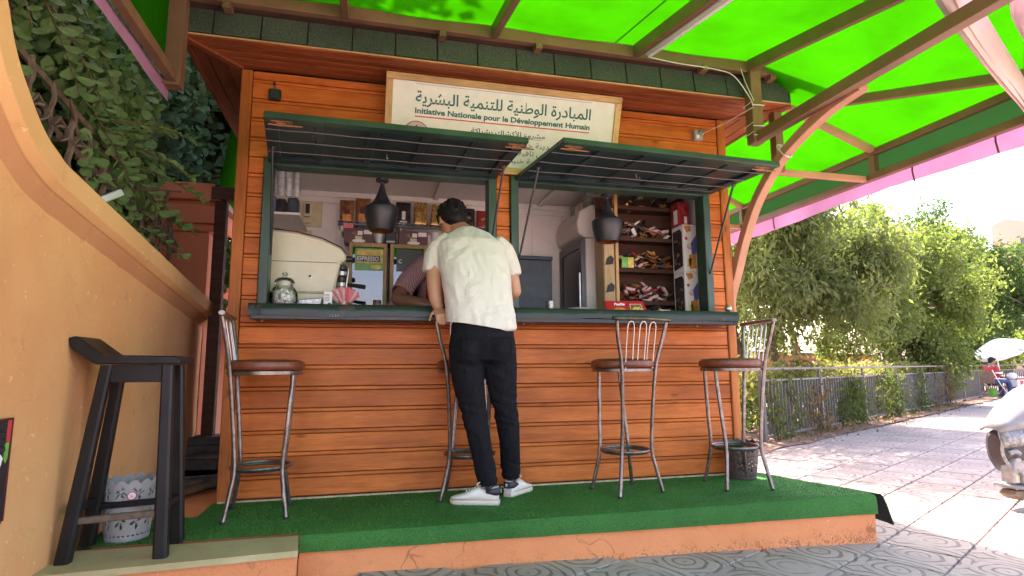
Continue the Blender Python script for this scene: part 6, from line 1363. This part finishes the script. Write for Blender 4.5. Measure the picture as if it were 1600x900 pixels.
def hairshape(mb, P, M, s=1.0, back=-0.075, seed=1):
    rg = random.Random(seed)
    for q, r in (((0, -0.022, 0.038), (0.088, 0.100, 0.090)), ((0, -0.050, 0.0), (0.081, 0.066, 0.088)), ((0, 0.050, 0.085), (0.064, 0.050, 0.040)), ((0, -0.066, -0.045), (0.060, 0.040, 0.050))): mb.ell(P(*q), tuple(v*s for v in r), 18, 12, M.to_4x4())
    for k in (-1, 1): mb.ell(P(k*0.076, 0.012, 0.028), (0.012*s, 0.022*s, 0.036*s), 8, 6, M.to_4x4())
    for i in range(90):                                   # locks
        a = rg.uniform(0, 6.28); e = rg.uniform(-0.5, 1.4); d = V((math.cos(a)*math.cos(e), math.sin(a)*math.cos(e), math.sin(e)))
        if d.y > 0.55 and d.z < 0.5: continue
        q = V((d.x*0.083, -0.025+d.y*0.098, 0.032+d.z*0.088)); t = V((rg.gauss(0, 0.6), -0.3, -0.8)); t = (t-d*t.dot(d)).normalized(); p0 = P(*q); p1 = P(*(q+t*0.022+d*0.006)); p2 = P(*(q+t*0.045+d*0.002)); mb.tube([p0, p1, p2], [0.010*s, 0.009*s, 0.003*s], 6)
def wrinkles(amp, sc, dirv=None):
    def f(p, n):
        q = V((p.x*sc[0], p.y*sc[1], p.z*sc[2])); a = mnoise.noise(q); b = 1-abs(mnoise.noise(q*1.9+V((7, 3, 1))))*2
        return amp*(0.6*a+0.5*b)
    return f
cu = thing('person', (0.72, 3.62, ZT), 'customer in white t-shirt and black jeans leaning on the counter, seen from behind', 'person')
HP = V((0.672, 3.475, 1.285))
# skin: head, neck, trunk core, arms, hands in one surface
mb = MB(); Pc, Mc = head(mb, (0.540, 3.900, 2.095), (-0.20, 0.74, -0.66), (-0.12, 0.65, 0.75), 1.12)
limb(mb, [(0.625, 3.745, 1.965), (0.59, 3.82, 2.02), (0.56, 3.875, 2.055)], [0.068, 0.060, 0.060])
trunk(mb, [((0.665, 3.47, 1.32), (1, 0, 0), (0, 1, 0), 0.150, 0.09, 2.3), ((0.655, 3.51, 1.50), (1, 0, 0), (0, 1, -0.2), 0.150, 0.09, 2.3), ((0.645, 3.60, 1.72), (1, 0, 0), (0, 1, -0.4), 0.185, 0.10, 2.4), ((0.632, 3.69, 1.88), (1, 0, 0), (0, 0.9, -0.5), 0.185, 0.09, 2.2), ((0.625, 3.745, 1.965), (1, 0, 0), (0, 0.8, -0.6), 0.075, 0.065, 2)])
limb(mb, [(0.425, 3.69, 1.87), (0.400, 3.665, 1.72), (0.398, 3.630, 1.585)], [0.058, 0.054, 0.046])
limb(mb, [(0.398, 3.630, 1.585), (0.408, 3.630, 1.52), (0.424, 3.622, 1.462)], [0.046, 0.043, 0.031])
hand(mb, (0.425, 3.620, 1.456), (0.08, -0.62, -0.34), (0, -0.45, 0.85), 1.05, 1.0, 1)
limb(mb, [(0.862, 3.705, 1.87), (0.905, 3.715, 1.74), (0.940, 3.725, 1.600)], [0.058, 0.054, 0.046])
limb(mb, [(0.940, 3.725, 1.600), (0.90, 3.83, 1.560), (0.84, 3.94, 1.540)], [0.047, 0.044, 0.031])
hand(mb, (0.835, 3.95, 1.532), (-0.5, 0.8, -0.06), (0.1, 0.0, 1), 1.05, 0.25, -1)
voxel(mb, 'body', 'skin', cu, 0.0065, 3)
mb = MB(); hairshape(mb, Pc, Mc, 1.12); voxel(mb, 'hair', 'hair_black', cu, 0.006, 1, lambda p, n: 0.0025*mnoise.noise(V((p.x*90, p.y*90, p.z*40))))
for k in (-1, 1):
    m = MB(); m.ell(Pc(k*0.030, 0.082, 0.002), (0.0125,)*3, 10, 8); e = m.build('eye', 'white_ink', cu); m = MB(); m.ell(Pc(k*0.030, 0.0915, 0.001), (0.0055,)*3, 8, 6); m.build('iris', 'black_card', e)
    m = MB(); m.tube([Pc(k*0.014, 0.096, 0.020), Pc(k*0.030, 0.097, 0.026), Pc(k*0.048, 0.086, 0.020)], 0.004, 6); m.build('eyebrow', 'hair_black', cu)
# t-shirt
mb = MB(); trunk(mb, [((0.668, 3.462, 1.300), (1, 0, 0.16), (0, 1, 0), 0.203, 0.125, 2.4), ((0.668, 3.465, 1.36), (1, 0, 0.10), (0, 1, 0), 0.202, 0.124, 2.4), ((0.662, 3.488, 1.46), (1, 0, 0.05), (0, 1, -0.15), 0.200, 0.122, 2.4), ((0.652, 3.535, 1.60), (1, 0, 0), (0, 1, -0.3), 0.208, 0.126, 2.4), ((0.645, 3.605, 1.74), (1, 0, 0), (0, 1, -0.4), 0.222, 0.130, 2.4), ((0.638, 3.665, 1.85), (1, 0, 0), (0, 0.95, -0.5), 0.225, 0.122, 2.3), ((0.632, 3.715, 1.92), (1, 0, 0), (0, 0.85, -0.55), 0.170, 0.098, 2.2), ((0.625, 3.757, 1.968), (1, 0, 0), (0, 0.75, -0.65), 0.088, 0.078, 2)])
mb.tube(spline([(0.500, 3.68, 1.905), (0.442, 3.690, 1.868), (0.408, 3.690, 1.80), (0.397, 3.682, 1.700)], 5), [0.050]+[0.064]*5+[0.067]*6+[0.070]*4, 18); mb.tube(spline([(0.790, 3.695, 1.905), (0.850, 3.705, 1.868), (0.888, 3.714, 1.80), (0.914, 3.718, 1.700)], 5), [0.050]+[0.064]*5+[0.067]*6+[0.070]*4, 18)
def tw(p, n):
    w = 0.005*mnoise.noise(V((p.x*9, p.y*9, p.z*5)))+0.0045*(1-2*abs(mnoise.noise(V((p.x*16+p.z*9, p.y*9, p.z*6-p.x*8)))))
    low = max(0, min(1, (1.62-p.z)/0.3)); w += low*0.007*(1-2*abs(mnoise.noise(V((p.x*7+p.z*18, 5, p.z*24-p.x*10))))); return w
sh_ = voxel(mb, 'tshirt', 'white_tshirt', cu, 0.0075, 6, tw)
# cut clean hems
def cut(ob, co, no):
    bm = bmesh.new(); bm.from_mesh(ob.data); bmesh.ops.bisect_plane(bm, geom=bm.verts[:]+bm.edges[:]+bm.faces[:], plane_co=V(co)-wloc(ob), plane_no=V(no), clear_outer=True); bm.to_mesh(ob.data); bm.free()
def cut_box(ob, test, co, no):
    bm = bmesh.new(); bm.from_mesh(ob.data); off = wloc(ob); gm = [f for f in bm.faces if test(f.calc_center_median()+off)]; vs = set(v for f in gm for v in f.verts); es = set(e for f in gm for e in f.edges)
    bmesh.ops.bisect_plane(bm, geom=list(vs)+list(es)+gm, plane_co=V(co)-off, plane_no=V(no), clear_outer=True); bm.to_mesh(ob.data); bm.free()
cut(sh_, (0.668, 3.46, 1.333), (-0.16, 0, -1))
md = sh_.modifiers.new('thick', 'SOLIDIFY'); md.thickness = 0.004; md.offset = 1
# jeans
mb = MB(); trunk(mb, [((0.672, 3.472, 1.395), (1, 0, 0.1), (0, 1, 0), 0.178, 0.105, 2.4), ((0.672, 3.47, 1.32), (1, 0, 0.06), (0, 1, 0), 0.190, 0.118, 2.4), ((0.672, 3.468, 1.22), (1, 0, 0), (0, 1, 0), 0.203, 0.130, 2.5), ((0.678, 3.47, 1.14), (1, 0, 0), (0, 1, 0), 0.200, 0.118, 2.6)])
mb.ell((0.582, 3.430, 1.20), (0.098, 0.105, 0.105)); mb.ell((0.765, 3.430, 1.21), (0.098, 0.105, 0.105))
limb(mb, [(0.575, 3.475, 1.20), (0.590, 3.490, 1.03), (0.628, 3.515, 0.84), (0.665, 3.515, 0.66), (0.716, 3.520, 0.43)], [0.108, 0.096, 0.073, 0.067, 0.056]); limb(mb, [(0.778, 3.475, 1.20), (0.795, 3.50, 1.04), (0.828, 3.545, 0.86), (0.868, 3.605, 0.68), (0.898, 3.685, 0.435)], [0.106, 0.096, 0.073, 0.066, 0.056])
def jw(p, n):
    kn = math.exp(-((p.z-0.84)/0.14)**2)+0.9*math.exp(-((p.z-0.46)/0.09)**2)+0.5*math.exp(-((p.z-1.10)/0.08)**2)+0.15; return 0.0075*kn*(1-2*abs(mnoise.noise(V((p.x*6, p.y*6, p.z*24+p.x*9)))))
jn = voxel(mb, 'jeans', 'black_jeans', cu, 0.008, 4, jw); cut(jn, (0.7, 3.6, 0.402), (0, 0, -1))
for cx, sg_ in ((0.590, -1), (0.762, 1)):
    m = MB(); Pq = [V((cx+q[0], 3.318+0.02*abs(q[0])*4+(1.21-q[1])*0.02, q[1])) for q in ((-0.058, 1.265), (0.058, 1.265), (0.055, 1.16), (0, 1.125), (-0.055, 1.16), (-0.058, 1.265))]; m.tube(Pq, 0.003, 5, False); m.build('pocket_seam', 'black_jeans', cu)
# ankles and shoes
def shoe(heel, toe, label):
    h, t = V((*heel, ZT)), V((*toe, ZT)); L = (t-h).length; d = (t-h).normalized(); x = d.cross(V((0, 0, 1))).normalized(); k = L/0.29
    Q = lambda l, s, z: h+d*l*k+x*s*k+V((0, 0, z*k)); up = []
    mb = MB(); outl = [(0.0, 0.028), (0.03, 0.036), (0.09, 0.036), (0.16, 0.043), (0.22, 0.048), (0.26, 0.042), (0.285, 0.022), (0.292, 0.006)]
    poly = [(l, w) for l, w in outl]+[(l, -w) for l, w in reversed(outl)]
    mb.loft([[Q(l*sc-0.002, w*sc2, z) for l, w in poly] for z, sc, sc2 in ((0.0, 0.985, 0.95), (0.005, 1.0, 1.04), (0.023, 1.0, 1.03), (0.026, 0.99, 0.98))]); so = mb.build('shoe', 'shoe_white', cu)
    so.data.materials.clear(); so.data.materials.append(MATS['shoe_sole']); so.name = 'shoe_sole'
    mb = MB(); rings = []
    for l, w, ht, sq in ((0.004, 0.032, 0.102, 3.4), (0.03, 0.038, 0.098, 3.2), (0.075, 0.038, 0.080, 2.6), (0.115, 0.039, 0.094, 2.3), (0.15, 0.042, 0.086, 2.2), (0.19, 0.046, 0.066, 2.3), (0.23, 0.045, 0.052, 2.4), (0.265, 0.035, 0.044, 2.4), (0.284, 0.014, 0.036, 2.2)):
        rings.append([V(p) for p in ering(Q(l, 0, 0.028+(ht-0.028)*0.45), x, (0, 0, 1), w*k, (ht-0.028)*0.56*k, 20, sq)])
    mb.loft(rings); u = mb.build('shoe_upper', 'shoe_white', cu)
    mb = MB(); rr = []
    for i in range(17):
        a = math.pi*i/16; ca, sa = math.cos(a), math.sin(a); l = 0.070-0.079*sa**0.55; e = max(0, (l-0.015)/0.055)
        rr.append([Q(l, ca*w, z) for w, z in ((0.0425, lerp(0.056, 0.070, e)), (0.0425, 0.074), (0.041, lerp(0.092, 0.080, e)), (0.038, lerp(0.098, 0.082, e)))])
    mb.sheet(rr); hb = mb.build('heel_tab', 'shoe_black', u); md = hb.modifiers.new('s', 'SOLIDIFY'); md.thickness = 0.004; md.offset = 0
    # three leaf emblem above three bars on the heel
    for a, ln in ((0, 0.012), (0.75, 0.0105), (-0.75, 0.0105)):
        m = MB(); c0 = Q(-0.0125, 0, 0.074); dv = x*math.sin(a)+V((0, 0, 1))*math.cos(a); wv = x*math.cos(a)-V((0, 0, 1))*math.sin(a); pts = [c0, c0+dv*ln*0.5+wv*0.0035, c0+dv*ln*1.25, c0+dv*ln*0.5-wv*0.0035]; m.prism([p*1 for p in pts], d*0.0012); m.build('heel_emblem', 'white_ink', hb)
    for zz, ww in ((0.071, 0.009), (0.068, 0.0075)): m = MB(); m.bar(Q(-0.0122, -ww, zz), Q(-0.0122, ww, zz), 0.0012, 0.0016); m.build('heel_emblem', 'white_ink', hb)
    for i in range(5):
        l = 0.120+i*0.017; m = MB(); zt = lerp(0.098, 0.074, i/4); m.tube([Q(l, -0.026, zt-0.014), Q(l+0.004, 0, zt+0.002), Q(l, 0.026, zt-0.014)], 0.0032, 6); m.build('lace', 'shoe_white', u)
    for s in (-1, 1): m = MB(); m.tube(spline([Q(0.112, 0, 0.098), Q(0.105, s*0.02, 0.125), Q(0.12, s*0.036, 0.118), Q(0.125, s*0.018, 0.10)], 4), 0.003, 6); m.build('lace', 'shoe_white', u)
    m = MB(); limb(m, [Q(0.052, 0, 0.07), Q(0.056, 0, 0.115), Q(0.058, 0, 0.145)], [0.027, 0.030, 0.036]); m.build('sock', 'shoe_black', cu)
shoe((0.775, 3.478), (0.500, 3.588), 'l'); shoe((0.868, 3.655), (1.065, 3.845), 'r')

# barista
ba = thing('person', (0.55, 4.62, 0.30), 'barista in checked red shirt and dark red apron bending over behind the counter', 'person')
mb = MB(); Pb, Mb = head(mb, (0.655, 4.40, 1.985), (0.10, -0.70, -0.65), (0, -0.62, 0.75), 1.0)
limb(mb, [(0.61, 4.56, 1.93), (0.63, 4.49, 1.955), (0.65, 4.44, 1.96)], [0.06, 0.056, 0.056])
trunk(mb, [((0.56, 4.78, 1.20), (1, 0, 0), (0, 1, 0), 0.15, 0.10, 2.3), ((0.57, 4.74, 1.50), (1, 0, 0), (0, 1, 0.3), 0.16, 0.10, 2.3), ((0.59, 4.65, 1.78), (1, 0, 0), (0, 1, 0.5), 0.18, 0.10, 2.3), ((0.605, 4.58, 1.90), (1, 0, 0), (0, 1, 0.6), 0.14, 0.08, 2.2)])
limb(mb, [(0.40, 4.58, 1.90), (0.29, 4.52, 1.76), (0.205, 4.42, 1.60)], [0.06, 0.058, 0.05]); limb(mb, [(0.205, 4.42, 1.60), (0.33, 4.35, 1.575), (0.46, 4.30, 1.548)], [0.052, 0.050, 0.034]); hand(mb, (0.465, 4.298, 1.545), (0.9, -0.25, -0.1), (0, 0, 1), 1.0, 0.4, -1)
limb(mb, [(0.80, 4.60, 1.90), (0.90, 4.54, 1.74), (0.93, 4.44, 1.60)], [0.06, 0.057, 0.05]); limb(mb, [(0.93, 4.44, 1.60), (0.82, 4.34, 1.565), (0.72, 4.27, 1.55)], [0.05, 0.046, 0.033]); hand(mb, (0.715, 4.265, 1.545), (-0.8, -0.4, -0.1), (0, 0, 1), 1.0, 0.4, 1)
for s_ in (-1, 1): limb(mb, [(0.56+s_*0.09, 4.79, 1.22), (0.56+s_*0.10, 4.76, 0.78), (0.56+s_*0.10, 4.80, 0.36)], [0.095, 0.065, 0.05])
voxel(mb, 'body', 'skin_dark', ba, 0.008, 3)
mb = MB(); hairshape(mb, Pb, Mb, 1.0, seed=4); voxel(mb, 'hair', 'hair_black', ba, 0.008, 1)
for k in (-1, 1): m = MB(); m.ell(Pb(k*0.030, 0.082, 0.002), (0.011,)*3, 10, 8); m.build('eye', 'white_ink', ba)
mb = MB(); trunk(mb, [((0.56, 4.78, 1.20), (1, 0, 0), (0, 1, 0), 0.18, 0.13, 2.3), ((0.57, 4.74, 1.50), (1, 0, 0), (0, 1, 0.3), 0.19, 0.13, 2.3), ((0.59, 4.65, 1.78), (1, 0, 0), (0, 1, 0.5), 0.215, 0.13, 2.3), ((0.605, 4.58, 1.92), (1, 0, 0), (0, 1, 0.6), 0.15, 0.09, 2.2)])
limb(mb, [(0.42, 4.585, 1.90), (0.315, 4.53, 1.79), (0.245, 4.465, 1.675)], [0.085, 0.082, 0.080]); limb(mb, [(0.78, 4.60, 1.90), (0.87, 4.56, 1.78), (0.905, 4.50, 1.68)], [0.085, 0.080, 0.077])
bsh = voxel(mb, 'checked_shirt', 'plaid_cloth', ba, 0.010, 4, wrinkles(0.004, (9, 9, 9)))
cut_box(bsh, lambda p: p.x < 0.36 and p.z < 1.80 and p.y < 4.56, (0.235, 4.45, 1.655), (-0.45, -0.6, -0.72))
mb = MB(); mb.sheet([[V((x, lerp(4.51, 4.66, (1.88-z)/0.68)-0.022*math.cos((x-0.58)*7), z)) for x in [0.43+0.03*i for i in range(11)]] for z in (1.88, 1.8, 1.7, 1.6, 1.5, 1.35, 1.2)])
ap = mb.build('apron', 'apron_red', ba); md = ap.modifiers.new('s', 'SOLIDIFY'); md.thickness = 0.006
mb = MB(); limb(mb, [(0.56-0.09, 4.79, 1.24), (0.47, 4.76, 0.78), (0.46, 4.80, 0.34)], [0.115, 0.09, 0.075]); limb(mb, [(0.56+0.09, 4.79, 1.24), (0.65, 4.76, 0.78), (0.66, 4.80, 0.34)], [0.115, 0.09, 0.075]); voxel(mb, 'trousers', 'black_jeans', ba, 0.014, 3)

# ---------------------------------------------------------------- vendor under the parasol
vx, vy = 20.05, 15.1
ve = thing('person', (vx+0.3, vy, 0), 'seated vendor in red shirt and blue jeans under the white parasol', 'person')
mb = MB(); Pv, Mv = head(mb, (vx+0.14, vy, 1.19), (0.85, -0.25, -0.35), (0.3, 0, 0.95), 1.0); limb(mb, [(vx+0.05, vy, 1.0), (vx+0.11, vy, 1.12)], [0.06, 0.055])
trunk(mb, [((vx, vy, 0.50), (0, 1, 0), (1, 0, 0), 0.14, 0.10, 2.3), ((vx, vy, 0.8), (0, 1, 0), (1, 0, 0), 0.15, 0.10, 2.3), ((vx+0.04, vy, 1.0), (0, 1, 0), (1, 0, 0), 0.15, 0.08, 2.3)])
for s_ in (-1, 1):
    limb(mb, [(vx+0.04, vy+s_*0.19, 0.98), (vx+0.06, vy+s_*0.23, 0.72)], [0.055, 0.047]); limb(mb, [(vx+0.06, vy+s_*0.23, 0.72), (vx+0.40, vy+s_*0.10, 0.66)], [0.047, 0.035]); hand(mb, (vx+0.40, vy+s_*0.10, 0.66), (1, -s_*0.5, -0.1), (0, 0, 1), 1, 0.5, -s_)
    limb(mb, [(vx+0.05, vy+s_*0.10, 0.50), (vx+0.50, vy+s_*0.14, 0.50), (vx+0.62, vy+s_*0.14, 0.12)], [0.08, 0.06, 0.045])
voxel(mb, 'body', 'skin_dark', ve, 0.014, 2)
mb = MB(); hairshape(mb, Pv, Mv, 1.0, seed=6); voxel(mb, 'hair', 'hair_black', ve, 0.012, 1)
mb = MB(); trunk(mb, [((vx, vy, 0.52), (0, 1, 0), (1, 0, 0), 0.18, 0.14, 2.3), ((vx, vy, 0.8), (0, 1, 0), (1, 0, 0), 0.19, 0.14, 2.3), ((vx+0.04, vy, 1.0), (0, 1, 0), (1, 0, 0), 0.17, 0.11, 2.3)])
for s_ in (-1, 1): limb(mb, [(vx+0.04, vy+s_*0.18, 0.97), (vx+0.06, vy+s_*0.22, 0.76)], [0.075, 0.07])
voxel(mb, 'shirt', 'shirt_red', ve, 0.016, 3)
m = MB(); m.bar((vx+0.05, vy-0.30, 0.80), (vx+0.05, vy-0.15, 0.80), 0.16, 0.05); m.build('shirt_stripe', 'white_card', ve)
mb = MB()
for s_ in (-1, 1): limb(mb, [(vx+0.02, vy+s_*0.10, 0.50), (vx+0.50, vy+s_*0.14, 0.52), (vx+0.62, vy+s_*0.14, 0.12)], [0.115, 0.085, 0.065])
voxel(mb, 'jeans', 'jeans_blue', ve, 0.016, 3)
for s_ in (-1, 1): m = MB(); m.loft([ering((vx+0.58+l, vy+s_*0.14, h/2), (0, 1, 0), (0, 0, 1), w, h/2, 12, 2.5) for l, w, h in ((0, 0.035, 0.09), (0.08, 0.045, 0.10), (0.20, 0.045, 0.07), (0.26, 0.02, 0.04))]); m.build('shoe', 'jeans_blue', ve)
ch = thing('folding_chair', (vx+0.1, vy, 0), 'folding chair with pale legs carrying the seated vendor', 'chair')
m = MB(); m.box((vx-0.18, vy-0.24, 0.37), (vx+0.30, vy+0.24, 0.39)); m.build('seat', 'scrap_wood', ch)
m = MB(); m.box((vx-0.20, vy-0.24, 0.45), (vx-0.17, vy+0.24, 0.85)); m.build('backrest', 'scrap_wood', ch)
for s_ in (-1, 1):
    m = MB(); m.tube([(vx-0.24, vy+s_*0.26, 0.88), (vx+0.05, vy+s_*0.26, 0.42), (vx+0.42, vy+s_*0.26, 0.0)], 0.014, 6); m.build('leg', 'umbrella_white', ch); m = MB(); m.tube([(vx+0.26, vy+s_*0.24, 0.40), (vx-0.16, vy+s_*0.24, 0.0)], 0.014, 6); m.build('leg', 'scrap_wood', ch)
    m = MB(); m.bar((vx-0.18, vy+s_*0.27, 0.62), (vx+0.26, vy+s_*0.27, 0.60), 0.04, 0.02); m.build('armrest', 'umbrella_white', ch)
um = thing('parasol', (vx+0.72, vy+0.2, 0), 'tilted white parasol with a torn edge over the seated vendor', 'parasol')
m = MB(); m.tube([(vx+0.72, vy+0.2, 0), (vx+0.64, vy+0.2, 1.70)], 0.02, 8); m.build('pole', 'umbrella_white', um)
m = MB(); m.lathe([(0.001, 0), (0.2, 0), (0.2, 0.08), (0.03, 0.10)], (vx+0.72, vy+0.2, 0), 14); m.build('base', 'debris', um)
M3 = Matrix.Rotation(R(-27), 3, 'Y')
tri = MB()
for k in range(8):
    def rim(a, r, z): return V((vx+0.80, vy+0.2, 1.60))+M3 @ V((math.cos(a)*r, math.sin(a)*r, z))
    a0, a1 = k*math.pi/4+0.2, (k+1)*math.pi/4+0.2; tip = rim(0, 0, 0.36); g_ = []
    for f in (0.02, 0.35, 0.7, 1.0, 1.10):
        z = 0.36*(1-f**1.3) if f <= 1 else -0.10; row = []
        for q in range(5): a = lerp(a0, a1, q/4); row.append(rim(a, min(f, 1.0)*0.74*(1-0.05*math.sin(math.pi*q/4)*min(f, 1)), z-(0.04*math.sin(math.pi*q/4) if f > 1 else 0)))
        g_.append(row)
    m = MB(); m.sheet(g_); m.build('canopy_panel', 'umbrella_white', um)
    m = MB(); m.tube([rim(a0, 0.03, 0.33), rim(a0, 0.72, -0.02)], 0.008, 5); m.build('rib', 'fence_grey', um)
m = MB(); m.prism([V((vx+0.44, vy-0.62, 1.60)), V((vx+0.60, vy-0.66, 1.56)), V((vx+0.58, vy-0.68, 1.49)), V((vx+0.42, vy-0.66, 1.52))], (0, -0.02, 0)); m.build('printed_patch', 'tin_grey', um)
cb_ = thing('crate_stack', (vx+1.15, vy+0.05, 0), 'red and white carton stand at the vendor feet', 'carton')
m = MB(); m.box((vx+0.86, vy-0.2, 0.0), (vx+1.22, vy+0.2, 0.62)); bd = m.build('carton_body', 'white_card', cb_, bevel=0.01)
for z0, z1 in ((0.0, 0.05), (0.28, 0.34), (0.57, 0.625)): m = MB(); m.box((vx+0.85, vy-0.21, z0), (vx+1.23, vy+0.21, z1)); m.build('band', 'red_card', cb_)
m = MB(); m.box((vx+0.98, vy-0.206, 0.38), (vx+1.12, vy-0.201, 0.54)); m.build('print', 'red_card', cb_)
m = MB(); m.ell((vx+0.72, vy-0.15, 0.69), (0.17, 0.13, 0.12)); o = m.build('plastic_bag', 'plastic_film'); o.data.materials.clear(); o.data.materials.append(MATS['cup_plastic']); tag(o, 'pale blue plastic bag on the vendor lap beside the carton stand', 'bag')
m = MB(); m.lathe([(0.10, 0), (0.13, 0.28), (0.14, 0.29), (0.12, 0.27), (0.001, 0.02)], (vx-0.05, vy-0.05, 0), 16); tag(m.build('green_bucket', 'green_card'), 'lime green bucket under the folding chair', 'bucket')

# ---------------------------------------------------------------- scooter nosing into the frame at the right edge
sc = thing('scooter', (5.3, 3.62, 0), 'parked scooter with pale nose and dark inner fairing at the right edge', 'scooter')
def shell(rows, mat, name, par=None, sol=0.012):
    m = MB(); m.sheet(rows); o = m.build(name, mat, par or sc, fixn=False); md = o.modifiers.new('s', 'SOLIDIFY'); md.thickness = sol; md.offset = 0; return o
# pale hood: sloping rounded cover rising to the right
rows = []
for i in range(9):
    t = i/8; x = lerp(4.60, 5.35, t); zt = 0.600+0.33*math.sin(min(1, t*1.1)*math.pi/2)+0.05*t; hw = 0.07+0.15*math.sin(min(1, t*1.3)*math.pi/2); zb = lerp(0.575, 0.66, t); row = []
    for k in range(11): a = math.pi*k/10; row.append(V((x, 3.62-math.cos(a)*hw, zb+(zt-zb)*math.sin(a)**0.7)))
    rows.append(row)
shell(rows, 'scooter_white', 'hood')
rows = []
for i in range(8):
    t = i/7; x = lerp(4.60, 5.25, t); row = []
    for z, y in ((lerp(0.575, 0.66, t), 3.62-0.07-0.15*math.sin(min(1, t*1.3)*math.pi/2)), (lerp(0.50, 0.60, t), 3.62-0.085-0.15*t**0.6), (lerp(0.46, 0.55, t), 3.62-0.08-0.145*t**0.6)): row.append(V((x, y+0.004, z)))
    rows.append(row)
shell(rows, 'scooter_lip', 'side_lip')
m = MB(); m.loft([ering((x, 3.62, zc), (0, 1, 0), (0, 0, 1), w, h, 20, 2.6) for x, zc, w, h in ((4.635, 0.46, 0.05, 0.09), (4.65, 0.45, 0.075, 0.13), (4.70, 0.43, 0.10, 0.165), (4.85, 0.43, 0.135, 0.19), (5.05, 0.45, 0.165, 0.20), (5.3, 0.45, 0.17, 0.19))]); m.build('inner_fairing', 'scooter_dark', sc)
m = MB(); m.tube(spline([(4.70, 3.512, 0.545), (4.622, 3.535, 0.50), (4.612, 3.545, 0.42), (4.64, 3.530, 0.335), (4.70, 3.50, 0.29)], 6), [0.012]*25, 8); m.build('opening_rim', 'scooter_lip', sc)
for bx_, bz_ in ((4.95, 0.52), (4.74, 0.36), (4.90, 0.36)):
    m = MB(); m.lathe([(0.001, 0), (0.009, 0), (0.007, 0.006), (0.001, 0.007)], (bx_, 3.452 if bx_ > 4.8 else 3.497, bz_), 10, M=Matrix.Rotation(R(90), 4, 'X')); m.build('bolt', 'steel', sc)
m = MB(); m.tube([(4.80, 3.475, 0.58), (4.82, 3.462, 0.50), (4.80, 3.475, 0.41)], [0.006, 0.012, 0.008], 8); m.build('fairing_ridge', 'scooter_silver', sc)
m = MB(); m.tube(spline([(4.655, 3.53, 0.42), (4.69, 3.51, 0.435), (4.72, 3.505, 0.415)], 4), [0.02]*9, 8); m.build('bracket', 'scooter_silver', sc)
m = MB(); hook = [(4.635, 0.20), (4.64, 0.30), (4.68, 0.385), (4.72, 0.39), (4.775, 0.33), (4.80, 0.25), (4.795, 0.19), (4.735, 0.185), (4.735, 0.24), (4.715, 0.275), (4.675, 0.275), (4.66, 0.25), (4.658, 0.20)]
m.prism([V((x, 3.50, z)) for x, z in hook], (0, 0.10, 0)); m.build('footpeg_bracket', 'scooter_silver', sc, bevel=0.006)
m = MB(); m.box((4.655, 3.53, 0.195), (4.735, 3.58, 0.275)); m.build('lamp_recess', 'cream_card', sc, bevel=0.004)
m = MB(); m.loft([ering((x, 3.58, z), (0, 1, 0), (0, 0, 1), w, h, 16, 3) for x, z, w, h in ((4.60, 0.185, 0.05, 0.006), (4.65, 0.172, 0.10, 0.016), (4.80, 0.160, 0.13, 0.02), (5.0, 0.19, 0.15, 0.04), (5.4, 0.24, 0.16, 0.06))]); m.build('lower_fairing', 'scooter_white', sc)
m = MB(); m.loft([ering((x, 3.58, z), (0, 1, 0), (0, 0, 1), w, h, 16, 3) for x, z, w, h in ((4.78, 0.30, 0.10, 0.06), (4.95, 0.30, 0.145, 0.11), (5.3, 0.32, 0.16, 0.13))]); m.build('side_panel', 'scooter_silver', sc)
m = MB(); m.prism([V((x, 3.50, z)) for x, z in ((4.62, 0.115), (4.66, 0.148), (4.73, 0.142), (4.745, 0.11), (4.70, 0.07))], (0, 0.12, 0)); m.build('mud_flap', 'scrap_wood', sc, bevel=0.006)
def wheel(cx, r):
    m = MB(); m.lathe([(r-0.09, -0.035), (r-0.03, -0.05), (r-0.004, -0.03), (r, 0), (r-0.004, 0.03), (r-0.03, 0.05), (r-0.09, 0.035)], (cx, 3.60, r), 36, False, M=Matrix.Rotation(R(90), 4, 'X')); w_ = m.build('tyre', 'rubber', sc); m = MB(); m.lathe([(0.001, -0.03), (0.05, -0.03), (0.06, -0.012), (r-0.09, -0.02), (r-0.085, 0.02), (0.06, 0.012), (0.05, 0.03), (0.001, 0.03)], (cx, 3.60, r), 30, M=Matrix.Rotation(R(90), 4, 'X')); m.build('rim', 'steel', w_)
wheel(5.02, 0.21); wheel(6.15, 0.21)
m = MB(); m.loft([ering((x, 3.60, z), (0, 1, 0), (0, 0, 1), w, h, 16, 2.6) for x, z, w, h in ((5.3, 0.45, 0.16, 0.18), (5.5, 0.32, 0.14, 0.08), (5.8, 0.36, 0.14, 0.10), (6.0, 0.55, 0.15, 0.16), (6.4, 0.62, 0.12, 0.12), (6.5, 0.66, 0.05, 0.05))]); m.build('frame_body', 'scooter_white', sc)
m = MB(); m.loft([ering((x, 3.60, z), (0, 1, 0), (0, 0, 1), w, h, 16, 2.8) for x, z, w, h in ((5.75, 0.74, 0.08, 0.03), (5.85, 0.76, 0.13, 0.045), (6.2, 0.78, 0.14, 0.045), (6.45, 0.80, 0.10, 0.03))]); m.build('seat', 'scooter_dark', sc)
m = MB(); m.tube([(5.42, 3.62, 0.6), (5.50, 3.62, 1.02)], 0.03, 8); m.tube([(5.52, 3.28, 1.08), (5.50, 3.62, 1.03), (5.52, 3.96, 1.08)], 0.015, 8); m.build('handlebar', 'scooter_dark', sc)

# SHIFT: stand the scooter a little further right
sc.location.x += 0.13
